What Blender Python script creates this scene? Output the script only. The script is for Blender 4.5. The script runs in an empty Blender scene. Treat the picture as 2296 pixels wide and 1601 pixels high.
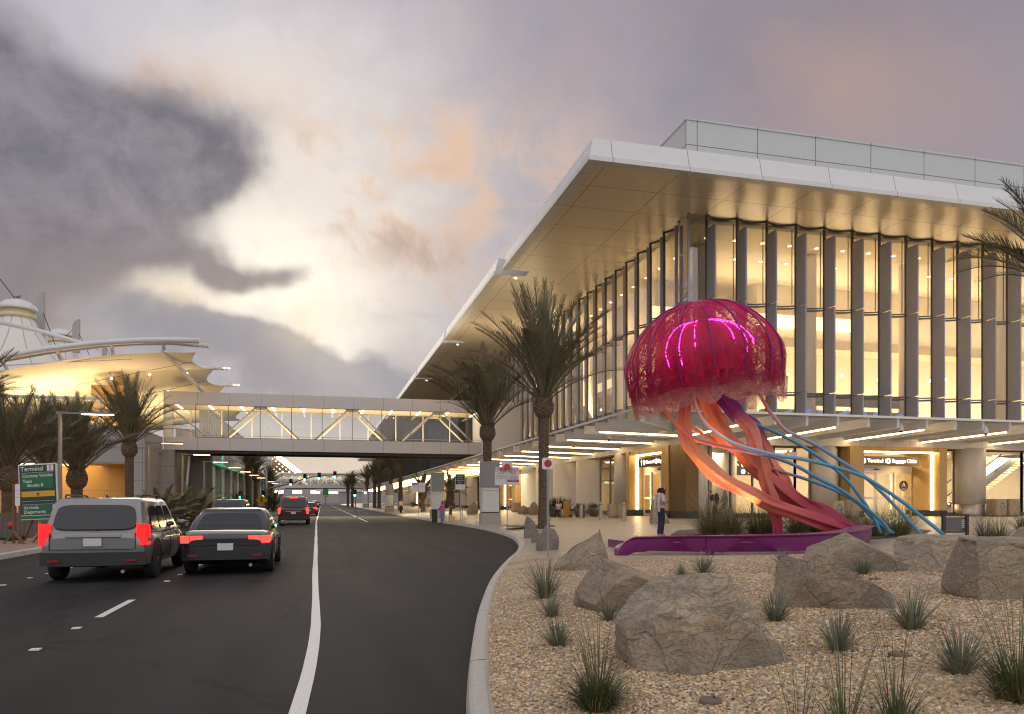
import bpy, math, random
import numpy as np
from mathutils import Vector, Matrix, noise
random.seed(7); rng = np.random.default_rng(7)
S = bpy.context.scene
COL = S.collection
R = math.radians
PI = math.pi
# ------------------------------------------------------------------ view geometry (measured off the photograph)
F, CX, HY, CAMZ = 1680.0, 1148.0, 1124.0, 1.6
YAW = R(14.29); SY, CY = math.sin(YAW), math.cos(YAW)
def P(px, py, d):
    r, v = (px - CX) / F, (HY - py) / F
    return Vector(((r * CY + SY) * d, (CY - r * SY) * d, v * d + CAMZ))
def PX(px, x):                      # depth at which the column px reaches world x
    r = (px - CX) / F; return x / (r * CY + SY)
def PYd(px, y):
    r = (px - CX) / F; return y / (CY - r * SY)
def atY(px, y): return P(px, HY, PYd(px, y)).x
def atX(px, x): return P(px, HY, PX(px, x)).y
KPTS = [(-30,-4.5),(-12,-2.3),(-4,-.75),(0,.1),(2.5,.55),(5.56,1.06),(8.6,1.72),(10.7,2.24),(14.1,3.17),(18.5,4.57),(21.5,5.6),(26.6,7.0),(32.3,8.05),(39.8,8.7),(47,8.8),(56,8.6),(64,8.5),(97,8.4),(500,8.4)]
def kx(y):
    for i in range(len(KPTS) - 1):
        a, b = KPTS[i], KPTS[i + 1]
        if y <= b[0] or i == len(KPTS) - 2:
            p0 = KPTS[max(i - 1, 0)]; p3 = KPTS[min(i + 2, len(KPTS) - 1)]
            h = b[0] - a[0]; t = max(0, (y - a[0]) / h)
            m0 = (b[1] - p0[1]) / (b[0] - p0[0]) * h; m1 = (p3[1] - a[1]) / (p3[0] - a[0]) * h
            t2, t3 = t * t, t * t * t
            return (2*t3-3*t2+1)*a[1] + (t3-2*t2+t)*m0 + (-2*t3+3*t2)*b[1] + (t3-t2)*m1
def gz(x, y):
    d = x - kx(y)
    if d > 0: return .15 + .45 * (1 - math.exp(-d / 5.5))
    if x < -8.6: return .15
    return 0.0
def G(px, py):                      # ground point seen at a picture place
    z = .2
    for _ in range(40):
        d = (CAMZ - z) * F / (py - HY); p = P(px, py, d); z = .5 * z + .5 * gz(p.x, p.y)
    return Vector((p.x, p.y, gz(p.x, p.y)))
def depth(p): return p[0] * SY + p[1] * CY
def C(r, g, b):
    f = lambda c: (c / 255 / 12.92) if c <= 10 else ((c / 255 + .055) / 1.055) ** 2.4
    return (f(r), f(g), f(b))
# ------------------------------------------------------------------ nodes
class NT:
    def __init__(s, nt): s.nt = nt; s.n = nt.nodes; s.l = nt.links
    def new(s, t, **k):
        n = s.n.new(t)
        for a, b in k.items(): setattr(n, a, b)
        return n
    def link(s, a, b): s.l.new(a, b)
    def put(s, sock, v):
        if hasattr(v, 'is_linked'): s.link(v, sock)
        elif isinstance(v, tuple) and len(v) == 3 and sock.type == 'RGBA': sock.default_value = (*v, 1)
        else: sock.default_value = v
    def m(s, op, a, b=None, c=None, clamp=False):
        n = s.new('ShaderNodeMath', operation=op, use_clamp=clamp); s.put(n.inputs[0], a)
        if b is not None: s.put(n.inputs[1], b)
        if c is not None: s.put(n.inputs[2], c)
        return n.outputs[0]
    def mix(s, f, a, b, mode='MIX'):
        n = s.new('ShaderNodeMix', data_type='RGBA', blend_type=mode); s.put(n.inputs[0], f); s.put(n.inputs[6], a); s.put(n.inputs[7], b)
        return n.outputs[2]
    def noise(s, vec, scale, detail=4, rough=.55, dist=0):
        n = s.new('ShaderNodeTexNoise'); n.inputs['Scale'].default_value = scale; n.inputs['Detail'].default_value = detail
        n.inputs['Roughness'].default_value = rough; n.inputs['Distortion'].default_value = dist
        if vec is not None: s.link(vec, n.inputs['Vector'])
        return n.outputs[0]
    def ramp(s, f, stops):
        n = s.new('ShaderNodeValToRGB'); e = n.color_ramp.elements
        while len(e) < len(stops): e.new(.5)
        for el, (p, c) in zip(e, stops): el.position = p; el.color = (*c, 1) if len(c) == 3 else c
        s.put(n.inputs[0], f); return n.outputs[0]
    def sstep(s, x, a, b):
        n = s.new('ShaderNodeMapRange', interpolation_type='SMOOTHSTEP'); s.put(n.inputs[0], x); n.inputs[1].default_value = a; n.inputs[2].default_value = b
        return n.outputs[0]
MATS = {}
def mat(name, col, rough=.6, metal=0, var=0, vs=3, bump=0, bs=40, emit=None, es=0, spec=.5, joints=None, jw=.012, jcol=(.04,.04,.04), col2=None, alpha=None, attr=False, detail=4, bdist=.02, coat=0, stretch=None):
    if name in MATS: return MATS[name]
    m = bpy.data.materials.new(name); m.use_nodes = True; t = NT(m.node_tree); b = t.n['Principled BSDF']
    b.inputs['Roughness'].default_value = rough; b.inputs['Metallic'].default_value = metal; b.inputs['Specular IOR Level'].default_value = spec
    if coat: b.inputs['Coat Weight'].default_value = coat; b.inputs['Coat Roughness'].default_value = .05
    oc = t.new('ShaderNodeTexCoord').outputs['Object']
    if stretch:
        mp = t.new('ShaderNodeMapping'); mp.inputs['Scale'].default_value = stretch; t.link(oc, mp.inputs[0]); voc = mp.outputs[0]
    else: voc = oc
    c = col
    if attr:
        a = t.new('ShaderNodeVertexColor', layer_name='Col'); c = a.outputs[0]
        if not var: t.put(b.inputs['Base Color'], c)
    if var or col2:
        n = t.noise(voc, vs, detail)
        if col2: c = t.mix(t.sstep(n, .38, .62), c, col2)
        if var:
            n2 = t.noise(voc, vs * 3.1, detail)
            f = t.m('MULTIPLY_ADD', n2, 2 * var, 1 - var)
            cc = t.new('ShaderNodeCombineColor'); [t.link(f, cc.inputs[i]) for i in range(3)]
            c = t.mix(1.0, c, cc.outputs[0], 'MULTIPLY')
    if joints:                       # panel joints every (dx, dy, dz) metres from an offset
        sp = t.new('ShaderNodeSeparateXYZ'); t.link(oc, sp.inputs[0]); msk = None
        for i, j in enumerate(joints):
            if not j: continue
            d, off = j if isinstance(j, tuple) else (j, 0)
            fr = t.m('FRACT', t.m('DIVIDE', t.m('SUBTRACT', sp.outputs[i], off), d))
            l = t.m('LESS_THAN', fr, jw / d); msk = l if msk is None else t.m('MAXIMUM', msk, l)
        c = t.mix(msk, c, jcol)
    t.put(b.inputs['Base Color'], c)
    if bump:
        bn = t.new('ShaderNodeBump'); bn.inputs['Strength'].default_value = bump; bn.inputs['Distance'].default_value = bdist
        t.link(t.noise(voc, bs, 5), bn.inputs['Height']); t.link(bn.outputs[0], b.inputs['Normal'])
    if emit: b.inputs['Emission Color'].default_value = (*emit, 1); b.inputs['Emission Strength'].default_value = es
    MATS[name] = m; return m
def glass(name, tint=(.95,.95,.92), refl=.12, haze=0, hazecol=(.9,.88,.8), rough=.02, lines=0):
    if name in MATS: return MATS[name]
    m = bpy.data.materials.new(name); m.use_nodes = True; t = NT(m.node_tree); t.n.remove(t.n['Principled BSDF'])
    tr = t.new('ShaderNodeBsdfTransparent'); tr.inputs[0].default_value = (*tint, 1); cur = tr.outputs[0]
    if haze:
        df = t.new('ShaderNodeBsdfTranslucent'); df.inputs[0].default_value = (*hazecol, 1); mx = t.new('ShaderNodeMixShader')
        if lines:
            oc = t.new('ShaderNodeTexCoord').outputs['Object']; sp = t.new('ShaderNodeSeparateXYZ'); t.link(oc, sp.inputs[0])
            fr = t.m('FRACT', t.m('MULTIPLY', t.m('ADD', sp.outputs[0], sp.outputs[1]), lines))
            t.link(t.m('MULTIPLY_ADD', t.m('GREATER_THAN', fr, .5), haze * 1.2, haze * .4), mx.inputs[0])
        else: mx.inputs[0].default_value = haze
        t.link(cur, mx.inputs[1]); t.link(df.outputs[0], mx.inputs[2]); cur = mx.outputs[0]
    gl = t.new('ShaderNodeBsdfGlossy'); gl.inputs['Roughness'].default_value = rough; lw = t.new('ShaderNodeLayerWeight'); lw.inputs[0].default_value = .35
    mx = t.new('ShaderNodeMixShader'); t.link(t.m('MULTIPLY_ADD', lw.outputs[0], refl * 2.5, refl * .5, True), mx.inputs[0])
    t.link(cur, mx.inputs[1]); t.link(gl.outputs[0], mx.inputs[2]); t.link(mx.outputs[0], t.n['Material Output'].inputs[0])
    MATS[name] = m; return m
# ------------------------------------------------------------------ mesh building
class MB:
    def __init__(s): s.v = []; s.f = []; s.c = []; s.hascol = False
    def add(s, vs, fs, col=None):
        o = len(s.v); s.v += [tuple(v) for v in vs]; s.f += [tuple(i + o for i in f) for f in fs]
        if col is not None: s.hascol = True
        s.c += [col if col is not None else (1,1,1)] * len(vs) if not isinstance(col, list) else col
        return s
    def quad(s, a, b, c, d, col=None): return s.add([a,b,c,d], [(0,1,2,3)], col)
    def box(s, x0, y0, z0, x1, y1, z1, col=None):
        return s.add([(x0,y0,z0),(x1,y0,z0),(x1,y1,z0),(x0,y1,z0),(x0,y0,z1),(x1,y0,z1),(x1,y1,z1),(x0,y1,z1)],
                     [(0,3,2,1),(4,5,6,7),(0,1,5,4),(1,2,6,5),(2,3,7,6),(3,0,4,7)], col)
    def obox(s, c, u, v, w, col=None):
        c, u, v, w = map(Vector, (c, u, v, w)); vs = []
        for k in (-1, 1):
            for i, j in ((-1,-1),(1,-1),(1,1),(-1,1)): vs.append(c + u*i + v*j + w*k)
        return s.add(vs, [(0,3,2,1),(4,5,6,7),(0,1,5,4),(1,2,6,5),(2,3,7,6),(3,0,4,7)], col)
    def bar(s, p, q, w, h, up=(0,0,1), col=None):
        p, q = Vector(p), Vector(q); d = q - p; up = Vector(up)
        if abs(d.normalized().dot(up)) > .99: up = Vector((0,1,0))
        sd = d.cross(up).normalized() * (w / 2); u2 = sd.cross(d).normalized() * (h / 2)
        return s.obox((p + q) / 2, d / 2, sd, u2, col)
    def tube(s, pts, r, n=8, cap=True, col=None, sq=None):
        pts = [Vector(p) for p in pts]; k = len(pts); rs = r if isinstance(r, (list, tuple)) else [r] * k
        t0 = (pts[1] - pts[0]).normalized(); a = Vector((0,0,1)) if abs(t0.z) < .9 else Vector((1,0,0)); u = t0.cross(a).normalized()
        vs = []; cs = []
        for i, p in enumerate(pts):
            t = (pts[min(i+1,k-1)] - pts[max(i-1,0)]).normalized(); u = (u - t * u.dot(t)).normalized(); w = t.cross(u)
            for j in range(n):
                an = 2 * PI * j / n; vs.append(p + (u * math.cos(an) + w * math.sin(an)) * rs[i])
            if isinstance(col, list): cs += [col[i]] * n
        fs = [(i*n+j, i*n+(j+1)%n, (i+1)*n+(j+1)%n, (i+1)*n+j) for i in range(k-1) for j in range(n)]
        if cap: fs += [tuple(range(n))[::-1], tuple((k-1)*n + j for j in range(n))]
        return s.add(vs, fs, cs if cs else col)
    def lathe(s, prof, c=(0,0,0), n=16, col=None, axis=None):
        vs = []; fs = []; k = len(prof)
        for (r, z) in prof:
            for j in range(n):
                a = 2*PI*j/n; vs.append((c[0] + r*math.cos(a), c[1] + r*math.sin(a), c[2] + z))
        for i in range(k-1):
            for j in range(n): fs.append((i*n+j, i*n+(j+1)%n, (i+1)*n+(j+1)%n, (i+1)*n+j))
        fs.append(tuple(range(n))[::-1]); fs.append(tuple((k-1)*n + j for j in range(n)))
        return s.add(vs, fs, col)
    def prism(s, poly, z0, z1, col=None):
        n = len(poly); vs = [(x,y,z0) for x,y in poly] + [(x,y,z1) for x,y in poly]
        return s.add(vs, [tuple(range(n))[::-1], tuple(range(n,2*n))] + [(i,(i+1)%n,n+(i+1)%n,n+i) for i in range(n)], col)
    def slab(s, poly, nrm, th, col=None):     # planar 3-D polygon given a thickness
        n = len(poly); nv = Vector(nrm).normalized() * th; p = [Vector(q) for q in poly]
        return s.add(p + [q + nv for q in p], [tuple(range(n))[::-1], tuple(range(n,2*n))] + [(i,(i+1)%n,n+(i+1)%n,n+i) for i in range(n)], col)
    def grid(s, rows, col=None, close=False):
        k, n = len(rows), len(rows[0]); vs = [p for r in rows for p in r]
        fs = [(i*n+j, i*n+(j+1)%n, (i+1)*n+(j+1)%n, (i+1)*n+j) for i in range(k-1) for j in range(n if close else n-1)]
        return s.add(vs, fs, col)
    def ball(s, c, r, n=8, col=None):
        rx, ry, rz = r if isinstance(r, tuple) else (r, r, r); k = max(4, n // 2 + 1); vs = []; fs = []
        for i in range(1, k):
            th = PI * i / k
            for j in range(n): a = 2*PI*j/n; vs.append((c[0]+rx*math.sin(th)*math.cos(a), c[1]+ry*math.sin(th)*math.sin(a), c[2]+rz*math.cos(th)))
        top, bot = len(vs), len(vs) + 1; vs += [(c[0],c[1],c[2]+rz),(c[0],c[1],c[2]-rz)]
        for i in range(k-2):
            for j in range(n): fs.append((i*n+j, (i+1)*n+j, (i+1)*n+(j+1)%n, i*n+(j+1)%n))
        for j in range(n): fs.append((top, j, (j+1)%n)); fs.append((bot, (k-2)*n+(j+1)%n, (k-2)*n+j))
        return s.add(vs, fs, col)
    def xf(s, M):                              # transform everything added so far
        s.v = [tuple(M @ Vector(v)) for v in s.v]; return s
    def text(s, txt, size, o, rt, up, align='CENTER', push=.004, bold=0):
        cu = bpy.data.curves.new('lettering', 'FONT'); cu.body = txt; cu.size = size; cu.align_x = align; cu.align_y = 'CENTER'; cu.offset = bold
        ob = bpy.data.objects.new('lettering_tmp', cu); COL.objects.link(ob); bpy.context.view_layer.update()
        me = ob.evaluated_get(bpy.context.evaluated_depsgraph_get()).to_mesh()
        rt, up = Vector(rt).normalized(), Vector(up).normalized(); nn = rt.cross(up); o = Vector(o)
        s.add([o + rt*v.co.x + up*v.co.y + nn*push for v in me.vertices], [tuple(p.vertices) for p in me.polygons])
        ob.to_mesh_clear(); bpy.data.objects.remove(ob); bpy.data.curves.remove(cu); return s
    def build(s, name, m, parent=None, smooth=False, **props):
        o0 = Vector(WL.get(parent.name, (0,0,0))) if parent else Vector((0,0,0))
        me = bpy.data.meshes.new(name); me.from_pydata([tuple(Vector(v) - o0) for v in s.v] if parent else s.v, [], s.f)
        if s.hascol:
            ca = me.color_attributes.new('Col', 'FLOAT_COLOR', 'POINT'); ca.data.foreach_set('color', [x for c in s.c for x in (*c, 1)])
        if smooth: me.polygons.foreach_set('use_smooth', [True] * len(me.polygons))
        if m: me.materials.append(m)
        me.update(); ob = bpy.data.objects.new(name, me); COL.objects.link(ob)
        if parent: ob.parent = parent; WL[ob.name] = o0
        for k, v in props.items(): ob[k] = v
        return ob
def spl(pts, n):            # Catmull-Rom through a list of tuples
    P_ = [np.array(p, float) for p in pts]; P_ = [2*P_[0]-P_[1]] + P_ + [2*P_[-1]-P_[-2]]; out = []; m = len(P_) - 3
    for i in range(n):
        u = i/(n-1)*m; k = min(int(u), m-1); f = u-k; a, b, c, d = P_[k:k+4]
        out.append(.5*((2*b) + (c-a)*f + (2*a-5*b+4*c-d)*f*f + (3*b-a-3*c+d)*f**3))
    return out
WL = {}
def thing(name, label, cat, loc=(0,0,0), group=None):
    o = bpy.data.objects.new(name, None); COL.objects.link(o); o.location = loc; WL[o.name] = Vector(loc); o.empty_display_size = .1
    o['label'] = label; o['category'] = cat
    if group: o['group'] = group
    return o
def tag(o, label, cat, group=None):
    o['label'] = label; o['category'] = cat
    if group: o['group'] = group
    return o
def dup(o, loc, rz=0, sc=1, label=None, group=None, parent=None):
    c = o.copy(); COL.objects.link(c)
    if parent is None:
        c.location = loc; c.rotation_euler = (0, 0, rz); c.scale = (sc, sc, sc) if not isinstance(sc, tuple) else sc
        if label: c['label'] = label
        if group: c['group'] = group
    else: c.parent = parent
    for ch in list(o.children): dup(ch, None, parent=c)
    return c
def struct(mb, name, m, **k): return mb.build(name, m, kind='structure', **k)
def lamp(kind, name, loc, col, energy, size=None, direction=None, spot=None, sy=None, blend=.6):
    l = bpy.data.lights.new(name, kind); l.color = col; l.energy = energy
    if kind == 'AREA':
        l.size = size or 1
        if sy: l.shape = 'RECTANGLE'; l.size_y = sy
    elif size is not None and kind != 'SUN': l.shadow_soft_size = size
    if spot: l.spot_size = R(spot); l.spot_blend = blend
    o = bpy.data.objects.new(name, l); COL.objects.link(o); o.location = loc
    if direction is not None: o.rotation_euler = Vector(direction).to_track_quat('-Z', 'Y').to_euler()
    return o
# ------------------------------------------------------------------ camera
cam = bpy.data.cameras.new('camera'); co = bpy.data.objects.new('camera', cam); COL.objects.link(co); S.camera = co
cam.sensor_width = 36; cam.lens = 36 * F / 2296; cam.shift_y = (HY - 800.5) / 2296; cam.clip_end = 6000; cam.clip_start = .1
co.location = (0, 0, CAMZ); co.rotation_euler = (PI/2, 0, -YAW)
S.view_settings.view_transform = 'Standard'; S.view_settings.look = 'None'; S.view_settings.exposure = 0; S.view_settings.gamma = 1
S.render.engine = 'CYCLES'; S.cycles.use_denoising = True; S.cycles.max_bounces = 5; S.cycles.diffuse_bounces = 3; S.cycles.glossy_bounces = 2; S.cycles.transmission_bounces = 3; S.cycles.transparent_max_bounces = 14; S.cycles.use_adaptive_sampling = True; S.cycles.adaptive_threshold = .025; S.cycles.filter_width = 1.15
S.cycles.sample_clamp_indirect = 4; S.cycles.caustics_reflective = False; S.cycles.caustics_refractive = False
# ------------------------------------------------------------------ sky
W = bpy.data.worlds.new('World'); S.world = W; W.use_nodes = True; t = NT(W.node_tree); bg = t.n['Background']
SUN_AZ, SUN_EL = R(-4), R(15)
def build_sky():
    d = t.new('ShaderNodeTexCoord').outputs['Generated']; sp = t.new('ShaderNodeSeparateXYZ'); t.link(d, sp.inputs[0]); x, y, z = sp.outputs
    n1 = t.noise(d, 3.2, 5, .5, .2); n2 = t.noise(d, 9, 6, .58, .35); n4 = t.noise(d, 17, 6, .62, .5)
    az0 = t.m('ARCTAN2', x, y); el0 = t.m('ARCSINE', z)
    nv = t.new('ShaderNodeTexNoise'); nv.inputs['Scale'].default_value = 5; nv.inputs['Detail'].default_value = 4; nv.inputs['Roughness'].default_value = .5; t.link(d, nv.inputs['Vector'])
    sc = t.new('ShaderNodeSeparateColor'); t.link(nv.outputs['Color'], sc.inputs[0])
    az = t.m('MULTIPLY_ADD', t.m('SUBTRACT', sc.outputs[0], .5), .20, az0); el = t.m('MULTIPLY_ADD', t.m('SUBTRACT', sc.outputs[1], .5), .15, el0)
    def blob(px, py, sx, sy, a=az, e=el, amp=1):
        r = (px - CX) / F; A = math.atan(r) + YAW; E = math.atan((HY - py) / math.hypot(F, px - CX))
        k = 1 / (1 + r * r)
        u = t.m('MULTIPLY', t.m('SUBTRACT', a, A), F / (sx * k)); v = t.m('MULTIPLY', t.m('SUBTRACT', e, E), F / (sy * math.sqrt(k)))
        return t.m('MULTIPLY', t.m('EXPONENT', t.m('MULTIPLY', t.m('ADD', t.m('MULTIPLY', u, u), t.m('MULTIPLY', v, v)), -1.0)), amp)
    def add(*b):
        o = b[0]
        for q in b[1:]: o = t.m('ADD', o, q)
        return o
    # high cloud sheet seen in perspective: streaks by the plane position
    zz = t.m('ADD', t.m('MAXIMUM', z, 0.02), .12); cb = t.new('ShaderNodeCombineXYZ'); t.link(t.m('DIVIDE', x, zz), cb.inputs[0]); t.link(t.m('DIVIDE', y, zz), cb.inputs[1])
    s1 = t.noise(cb.outputs[0], 1.5, 7, .6, .6); s2 = t.noise(cb.outputs[0], .55, 4, .55, .3)
    hor = t.sstep(el0, 0.0, .34)
    base = t.mix(hor, C(182,181,190), C(175,171,182))
    base = t.mix(t.m('MULTIPLY', t.sstep(s2, .42, .62), .5), base, C(152,143,152))
    base = t.mix(blob(1900, 40, 1000, 420, amp=.75), base, C(130,121,133))
    base = t.mix(t.m('MULTIPLY', blob(1500, 270, 620, 230), t.m('MULTIPLY', t.sstep(n1, .36, .6), .85), clamp=True), base, C(190,158,146))
    base = t.mix(t.m('MULTIPLY', add(blob(430, 100, 520, 190), blob(820, 230, 420, 200, amp=.8)), t.m('MULTIPLY_ADD', t.m('ADD', t.m('MULTIPLY', s1, .6), t.m('MULTIPLY', n4, .4)), 1.3, .0), clamp=True), base, C(210,206,213))
    cream = add(blob(760, 470, 430, 300), blob(620, 330, 300, 170, amp=.6), blob(700, 640, 260, 170, amp=.7), blob(820, 760, 170, 90, amp=.4))
    base = t.mix(t.m('MULTIPLY', cream, t.m('MULTIPLY_ADD', t.m('ADD', t.m('MULTIPLY', s1, .6), t.m('MULTIPLY', n4, .4)), 1.5, -.12), clamp=True), base, C(234,224,214))
    peach = t.m('MULTIPLY', add(blob(980, 470, 330, 190), blob(330, 200, 200, 70, amp=.8), blob(1020, 330, 200, 100, amp=.6)), t.sstep(n2, .42, .62), clamp=True)
    base = t.mix(t.m('MULTIPLY', peach, .75), base, C(236,196,164))
    core = add(blob(600, 620, 160, 100, amp=.95), blob(700, 690, 150, 80, amp=.8), blob(470, 690, 130, 36, amp=.7), blob(790, 770, 80, 46, amp=.7), blob(150, 715, 66, 50, az0, el0, 1.2), blob(520, 500, 120, 60, amp=.5))
    base = t.mix(t.m('MULTIPLY', core, t.m('MULTIPLY_ADD', n4, 1.0, .25), clamp=True), base, (1.08, 1.0, .85))
    # soft grey wisps at the centre
    w = t.m('MULTIPLY', add(blob(800, 400, 260, 70, amp=.9), blob(880, 560, 240, 60, amp=.7), blob(1060, 600, 190, 60, amp=.7)), t.sstep(n2, .48, .66), clamp=True)
    base = t.mix(t.m('MULTIPLY', w, .6), base, C(170,150,140))
    # dark cumulus bank
    den = add(blob(120, 300, 250, 150), blob(330, 350, 200, 120), blob(500, 400, 120, 90), blob(120, 540, 330, 130, amp=1.1), blob(410, 610, 200, 50), blob(580, 635, 90, 34, amp=.9), blob(10, 150, 130, 120, amp=.8), blob(240, 450, 260, 90, amp=.8), blob(-200, 420, 300, 330), blob(160, 690, 300, 80, amp=.75), blob(330, 760, 180, 60, amp=.5))
    den = t.m('ADD', den, t.m('ADD', t.m('MULTIPLY', t.m('SUBTRACT', n1, .5), 1.0), t.m('ADD', t.m('MULTIPLY', t.m('SUBTRACT', n2, .5), .9), t.m('MULTIPLY', t.m('SUBTRACT', n4, .5), .7))))
    msk = t.m('MULTIPLY', t.sstep(den, .20, 1.35), .92)
    dk = t.mix(t.sstep(t.m('ADD', t.m('MULTIPLY', s1, .5), t.m('MULTIPLY', n4, .5)), .36, .64), C(92,91,103), C(140,134,142))
    dk = t.mix(t.sstep(el, .20, .36), C(138,126,126), dk)
    base = t.mix(msk, base, dk)
    # low grey deck over the road end
    low = add(blob(620, 790, 150, 42), blob(740, 825, 190, 46), blob(470, 765, 130, 46, amp=.9), blob(330, 740, 120, 60, amp=.8), blob(850, 850, 200, 45, amp=.8), blob(620, 900, 400, 70, amp=.7), blob(720, 1040, 350, 60, amp=.5), blob(250,700,130,70,amp=.7))
    low = t.m('ADD', low, t.m('ADD', t.m('MULTIPLY', t.m('SUBTRACT', n2, .5), 1.1), t.m('MULTIPLY', t.m('SUBTRACT', n4, .5), .9)))
    base = t.mix(t.m('MULTIPLY', t.sstep(low, .35, 1.1), .85), base, t.mix(t.sstep(n1, .4, .6), C(140,137,147), C(174,169,173)))
    base = t.mix(t.m('MULTIPLY', add(blob(800, 1040, 260, 70, amp=.55), blob(690, 740, 90, 60, amp=.5), blob(420, 690, 120, 26, amp=.5)), t.m('MULTIPLY_ADD', n4, 1.2, .1), clamp=True), base, C(250,226,186))
    back = t.sstep(y, -.25, .25)                      # behind the viewer: an even dusk overcast
    base = t.mix(back, t.mix(n1, (.95, .93, 1.0), (1.12, 1.06, 1.05)), base)
    ns = t.new('ShaderNodeTexSky', sky_type='NISHITA', sun_disc=False, sun_elevation=SUN_EL, sun_rotation=SUN_AZ); ns.air_density = 1; ns.dust_density = .6
    ad = t.mix(.003, base, ns.outputs[0], 'ADD')
    t.link(ad, bg.inputs[0]); bg.inputs[1].default_value = 1.0
build_sky(); W.cycles.sampling_method = 'MANUAL'; W.cycles.sample_map_resolution = 512
sun = lamp('SUN', 'sun', (0,0,60), (1,.86,.68), .35, direction=(-math.sin(SUN_AZ)*math.cos(SUN_EL), -math.cos(SUN_AZ)*math.cos(SUN_EL), -math.sin(SUN_EL))); sun.data.angle = R(20)
# ------------------------------------------------------------------ ground, road, plaza, kerbs, gravel
m_ground = mat('earth', (.12,.1,.085), .95, var=.3, vs=.2)
mb = MB(); mb.quad((-1500,-300,-.06),(1500,-300,-.06),(1500,2500,-.06),(-1500,2500,-.06)); struct(mb, 'ground', m_ground)
def asphalt():
    m = mat('asphalt', (.03,.0295,.03), .72, bump=.5, bs=160, bdist=.006, spec=.16)
    t = NT(m.node_tree); b = t.n['Principled BSDF']; oc = t.new('ShaderNodeTexCoord').outputs['Object']
    mp = t.new('ShaderNodeMapping'); mp.inputs['Scale'].default_value = (1.4,.12,1); t.link(oc, mp.inputs[0])
    a = t.noise(mp.outputs[0], .9, 5); f = t.noise(oc, 220, 2); g = t.noise(oc, .22, 4)
    c = t.mix(t.sstep(a, .3, .7), (.010,.0098,.0105), (.031,.030,.030)); c = t.mix(t.sstep(g, .42, .66), c, (.026,.024,.023)); f2 = t.noise(oc, 70, 3); sx = t.new('ShaderNodeSeparateXYZ'); t.link(oc, sx.inputs[0]); wp = t.m('COSINE', t.m('MULTIPLY', t.m('SUBTRACT', sx.outputs[0], .75), 2*PI/1.5))
    c = t.mix(t.m('MULTIPLY', t.sstep(wp, .1, 1.0), t.m('MULTIPLY', t.sstep(a, .3, .6), .45)), c, (.011,.0108,.011)); dr = t.noise(oc, 1.7, 6); c = t.mix(t.m('MULTIPLY', t.sstep(dr, .60, .72), .5), c, (.010,.010,.010)); c = t.mix(t.m('MULTIPLY', t.sstep(dr, .30, .40), -.35), c, (.05,.048,.046)) if False else c
    c = t.mix(t.m('MULTIPLY', t.sstep(f2, .52, .75), .55), c, (.062,.06,.058)); c = t.mix(t.sstep(f, .58, .8), c, (.085,.082,.08))
    vr = t.new('ShaderNodeTexVoronoi', feature='DISTANCE_TO_EDGE'); vr.inputs['Scale'].default_value = .16; t.link(oc, vr.inputs['Vector'])
    wv = t.m('ADD', vr.outputs[0], t.m('MULTIPLY', t.m('SUBTRACT', t.noise(oc, 1.3, 6), .5), .12)); cr = t.m('LESS_THAN', t.m('ABSOLUTE', wv), .006)
    c = t.mix(t.m('MULTIPLY', cr, .7), c, (.012,.012,.012)); t.link(c, b.inputs['Base Color'])
    t.link(t.m('MULTIPLY_ADD', a, .25, .62), b.inputs['Roughness']); return m
m_asph = asphalt()
ys = [-30,-20,-12] + [i * .5 for i in range(-20, 140)] + [70 + 5 * i for i in range(0, 60)]
mb = MB(); mb.grid([[(-8.5 + (kx(y) + 8.5) * k / 6, y, 0) for k in range(7)] for y in ys]); struct(mb, 'road', m_asph)
m_paint = mat('road_paint', (.62,.61,.58), .6, var=.28, vs=9)
mb = MB(); rows = []
for y in ys:
    w = .058 + .016 * max(0, 1 - abs(y - 4) / 5) + .004 * math.sin(y * .8); cx = float(np.interp(y, [0, 4.5, 5.9, 7.2, 8.6, 10, 12.5, 16, 20, 25, 60, 130, 400], [-.42, -.24, -.173, -.115, -.08, -.066, -.085, -.12, -.145, -.168, -.36, -.3, -.3]))
    rows.append([(cx - w, y, .004), (cx + w, y, .004)])
mb.grid(rows); struct(mb, 'edge_line', m_paint)
mb = MB()
for a, b in ((59,74),(80,128),(132,300)): mb.quad((3.42,a,.004),(3.56,a,.004),(3.56,b,.004),(3.42,b,.004))
struct(mb, 'lane_line', m_paint)
mb = MB()
for lx in (-2.97, -5.85):
    y = 11.4 - 7.1 * 3
    while y < 300:
        if not (lx < -4 and y < 9): mb.quad((lx-.055,y,.004),(lx+.055,y,.004),(lx+.055,y+1.9,.004),(lx-.055,y+1.9,.004))
        mb.box(lx-.05, y-2.4, .004, lx+.05, y-2.3, .018); mb.box(lx-.05, y-1.0, .004, lx+.05, y-.9, .018); y += 7.1
struct(mb, 'dashed_line', m_paint)
mb = MB(); mb.box(-8.5,128.6,.004,8.3,129,.006); mb.box(-8.5,132,.004,8.3,132.4,.006); struct(mb, 'crosswalk_line', m_paint)
m_kerb = mat('kerb_concrete', (.46,.42,.37), .85, var=.22, vs=6, bump=.35, bs=90, bdist=.006, joints=(None,(3.05,.6),None), jw=.03, jcol=(.1,.09,.08))
def kerb(fx, side, name, y0, y1):
    mb = MB(); rows = []; y = y0
    while y <= y1:
        e = 1e-2; tx = (fx(y+e) - fx(y-e)) / (2*e); L = math.hypot(tx, 1); nx, ny = 1/L*side, -tx/L*side; x = fx(y)
        pts = []
        for off, z in ((-.012,-.05),(0,.004),(.022,.128),(.05,.15),(.175,.152),(.18,-.05)): pts.append((x + nx*off, y + ny*off, z))
        rows.append(pts); y += .5 if y < 60 else 4
    mb.grid(rows); return struct(mb, name, m_kerb)
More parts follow.
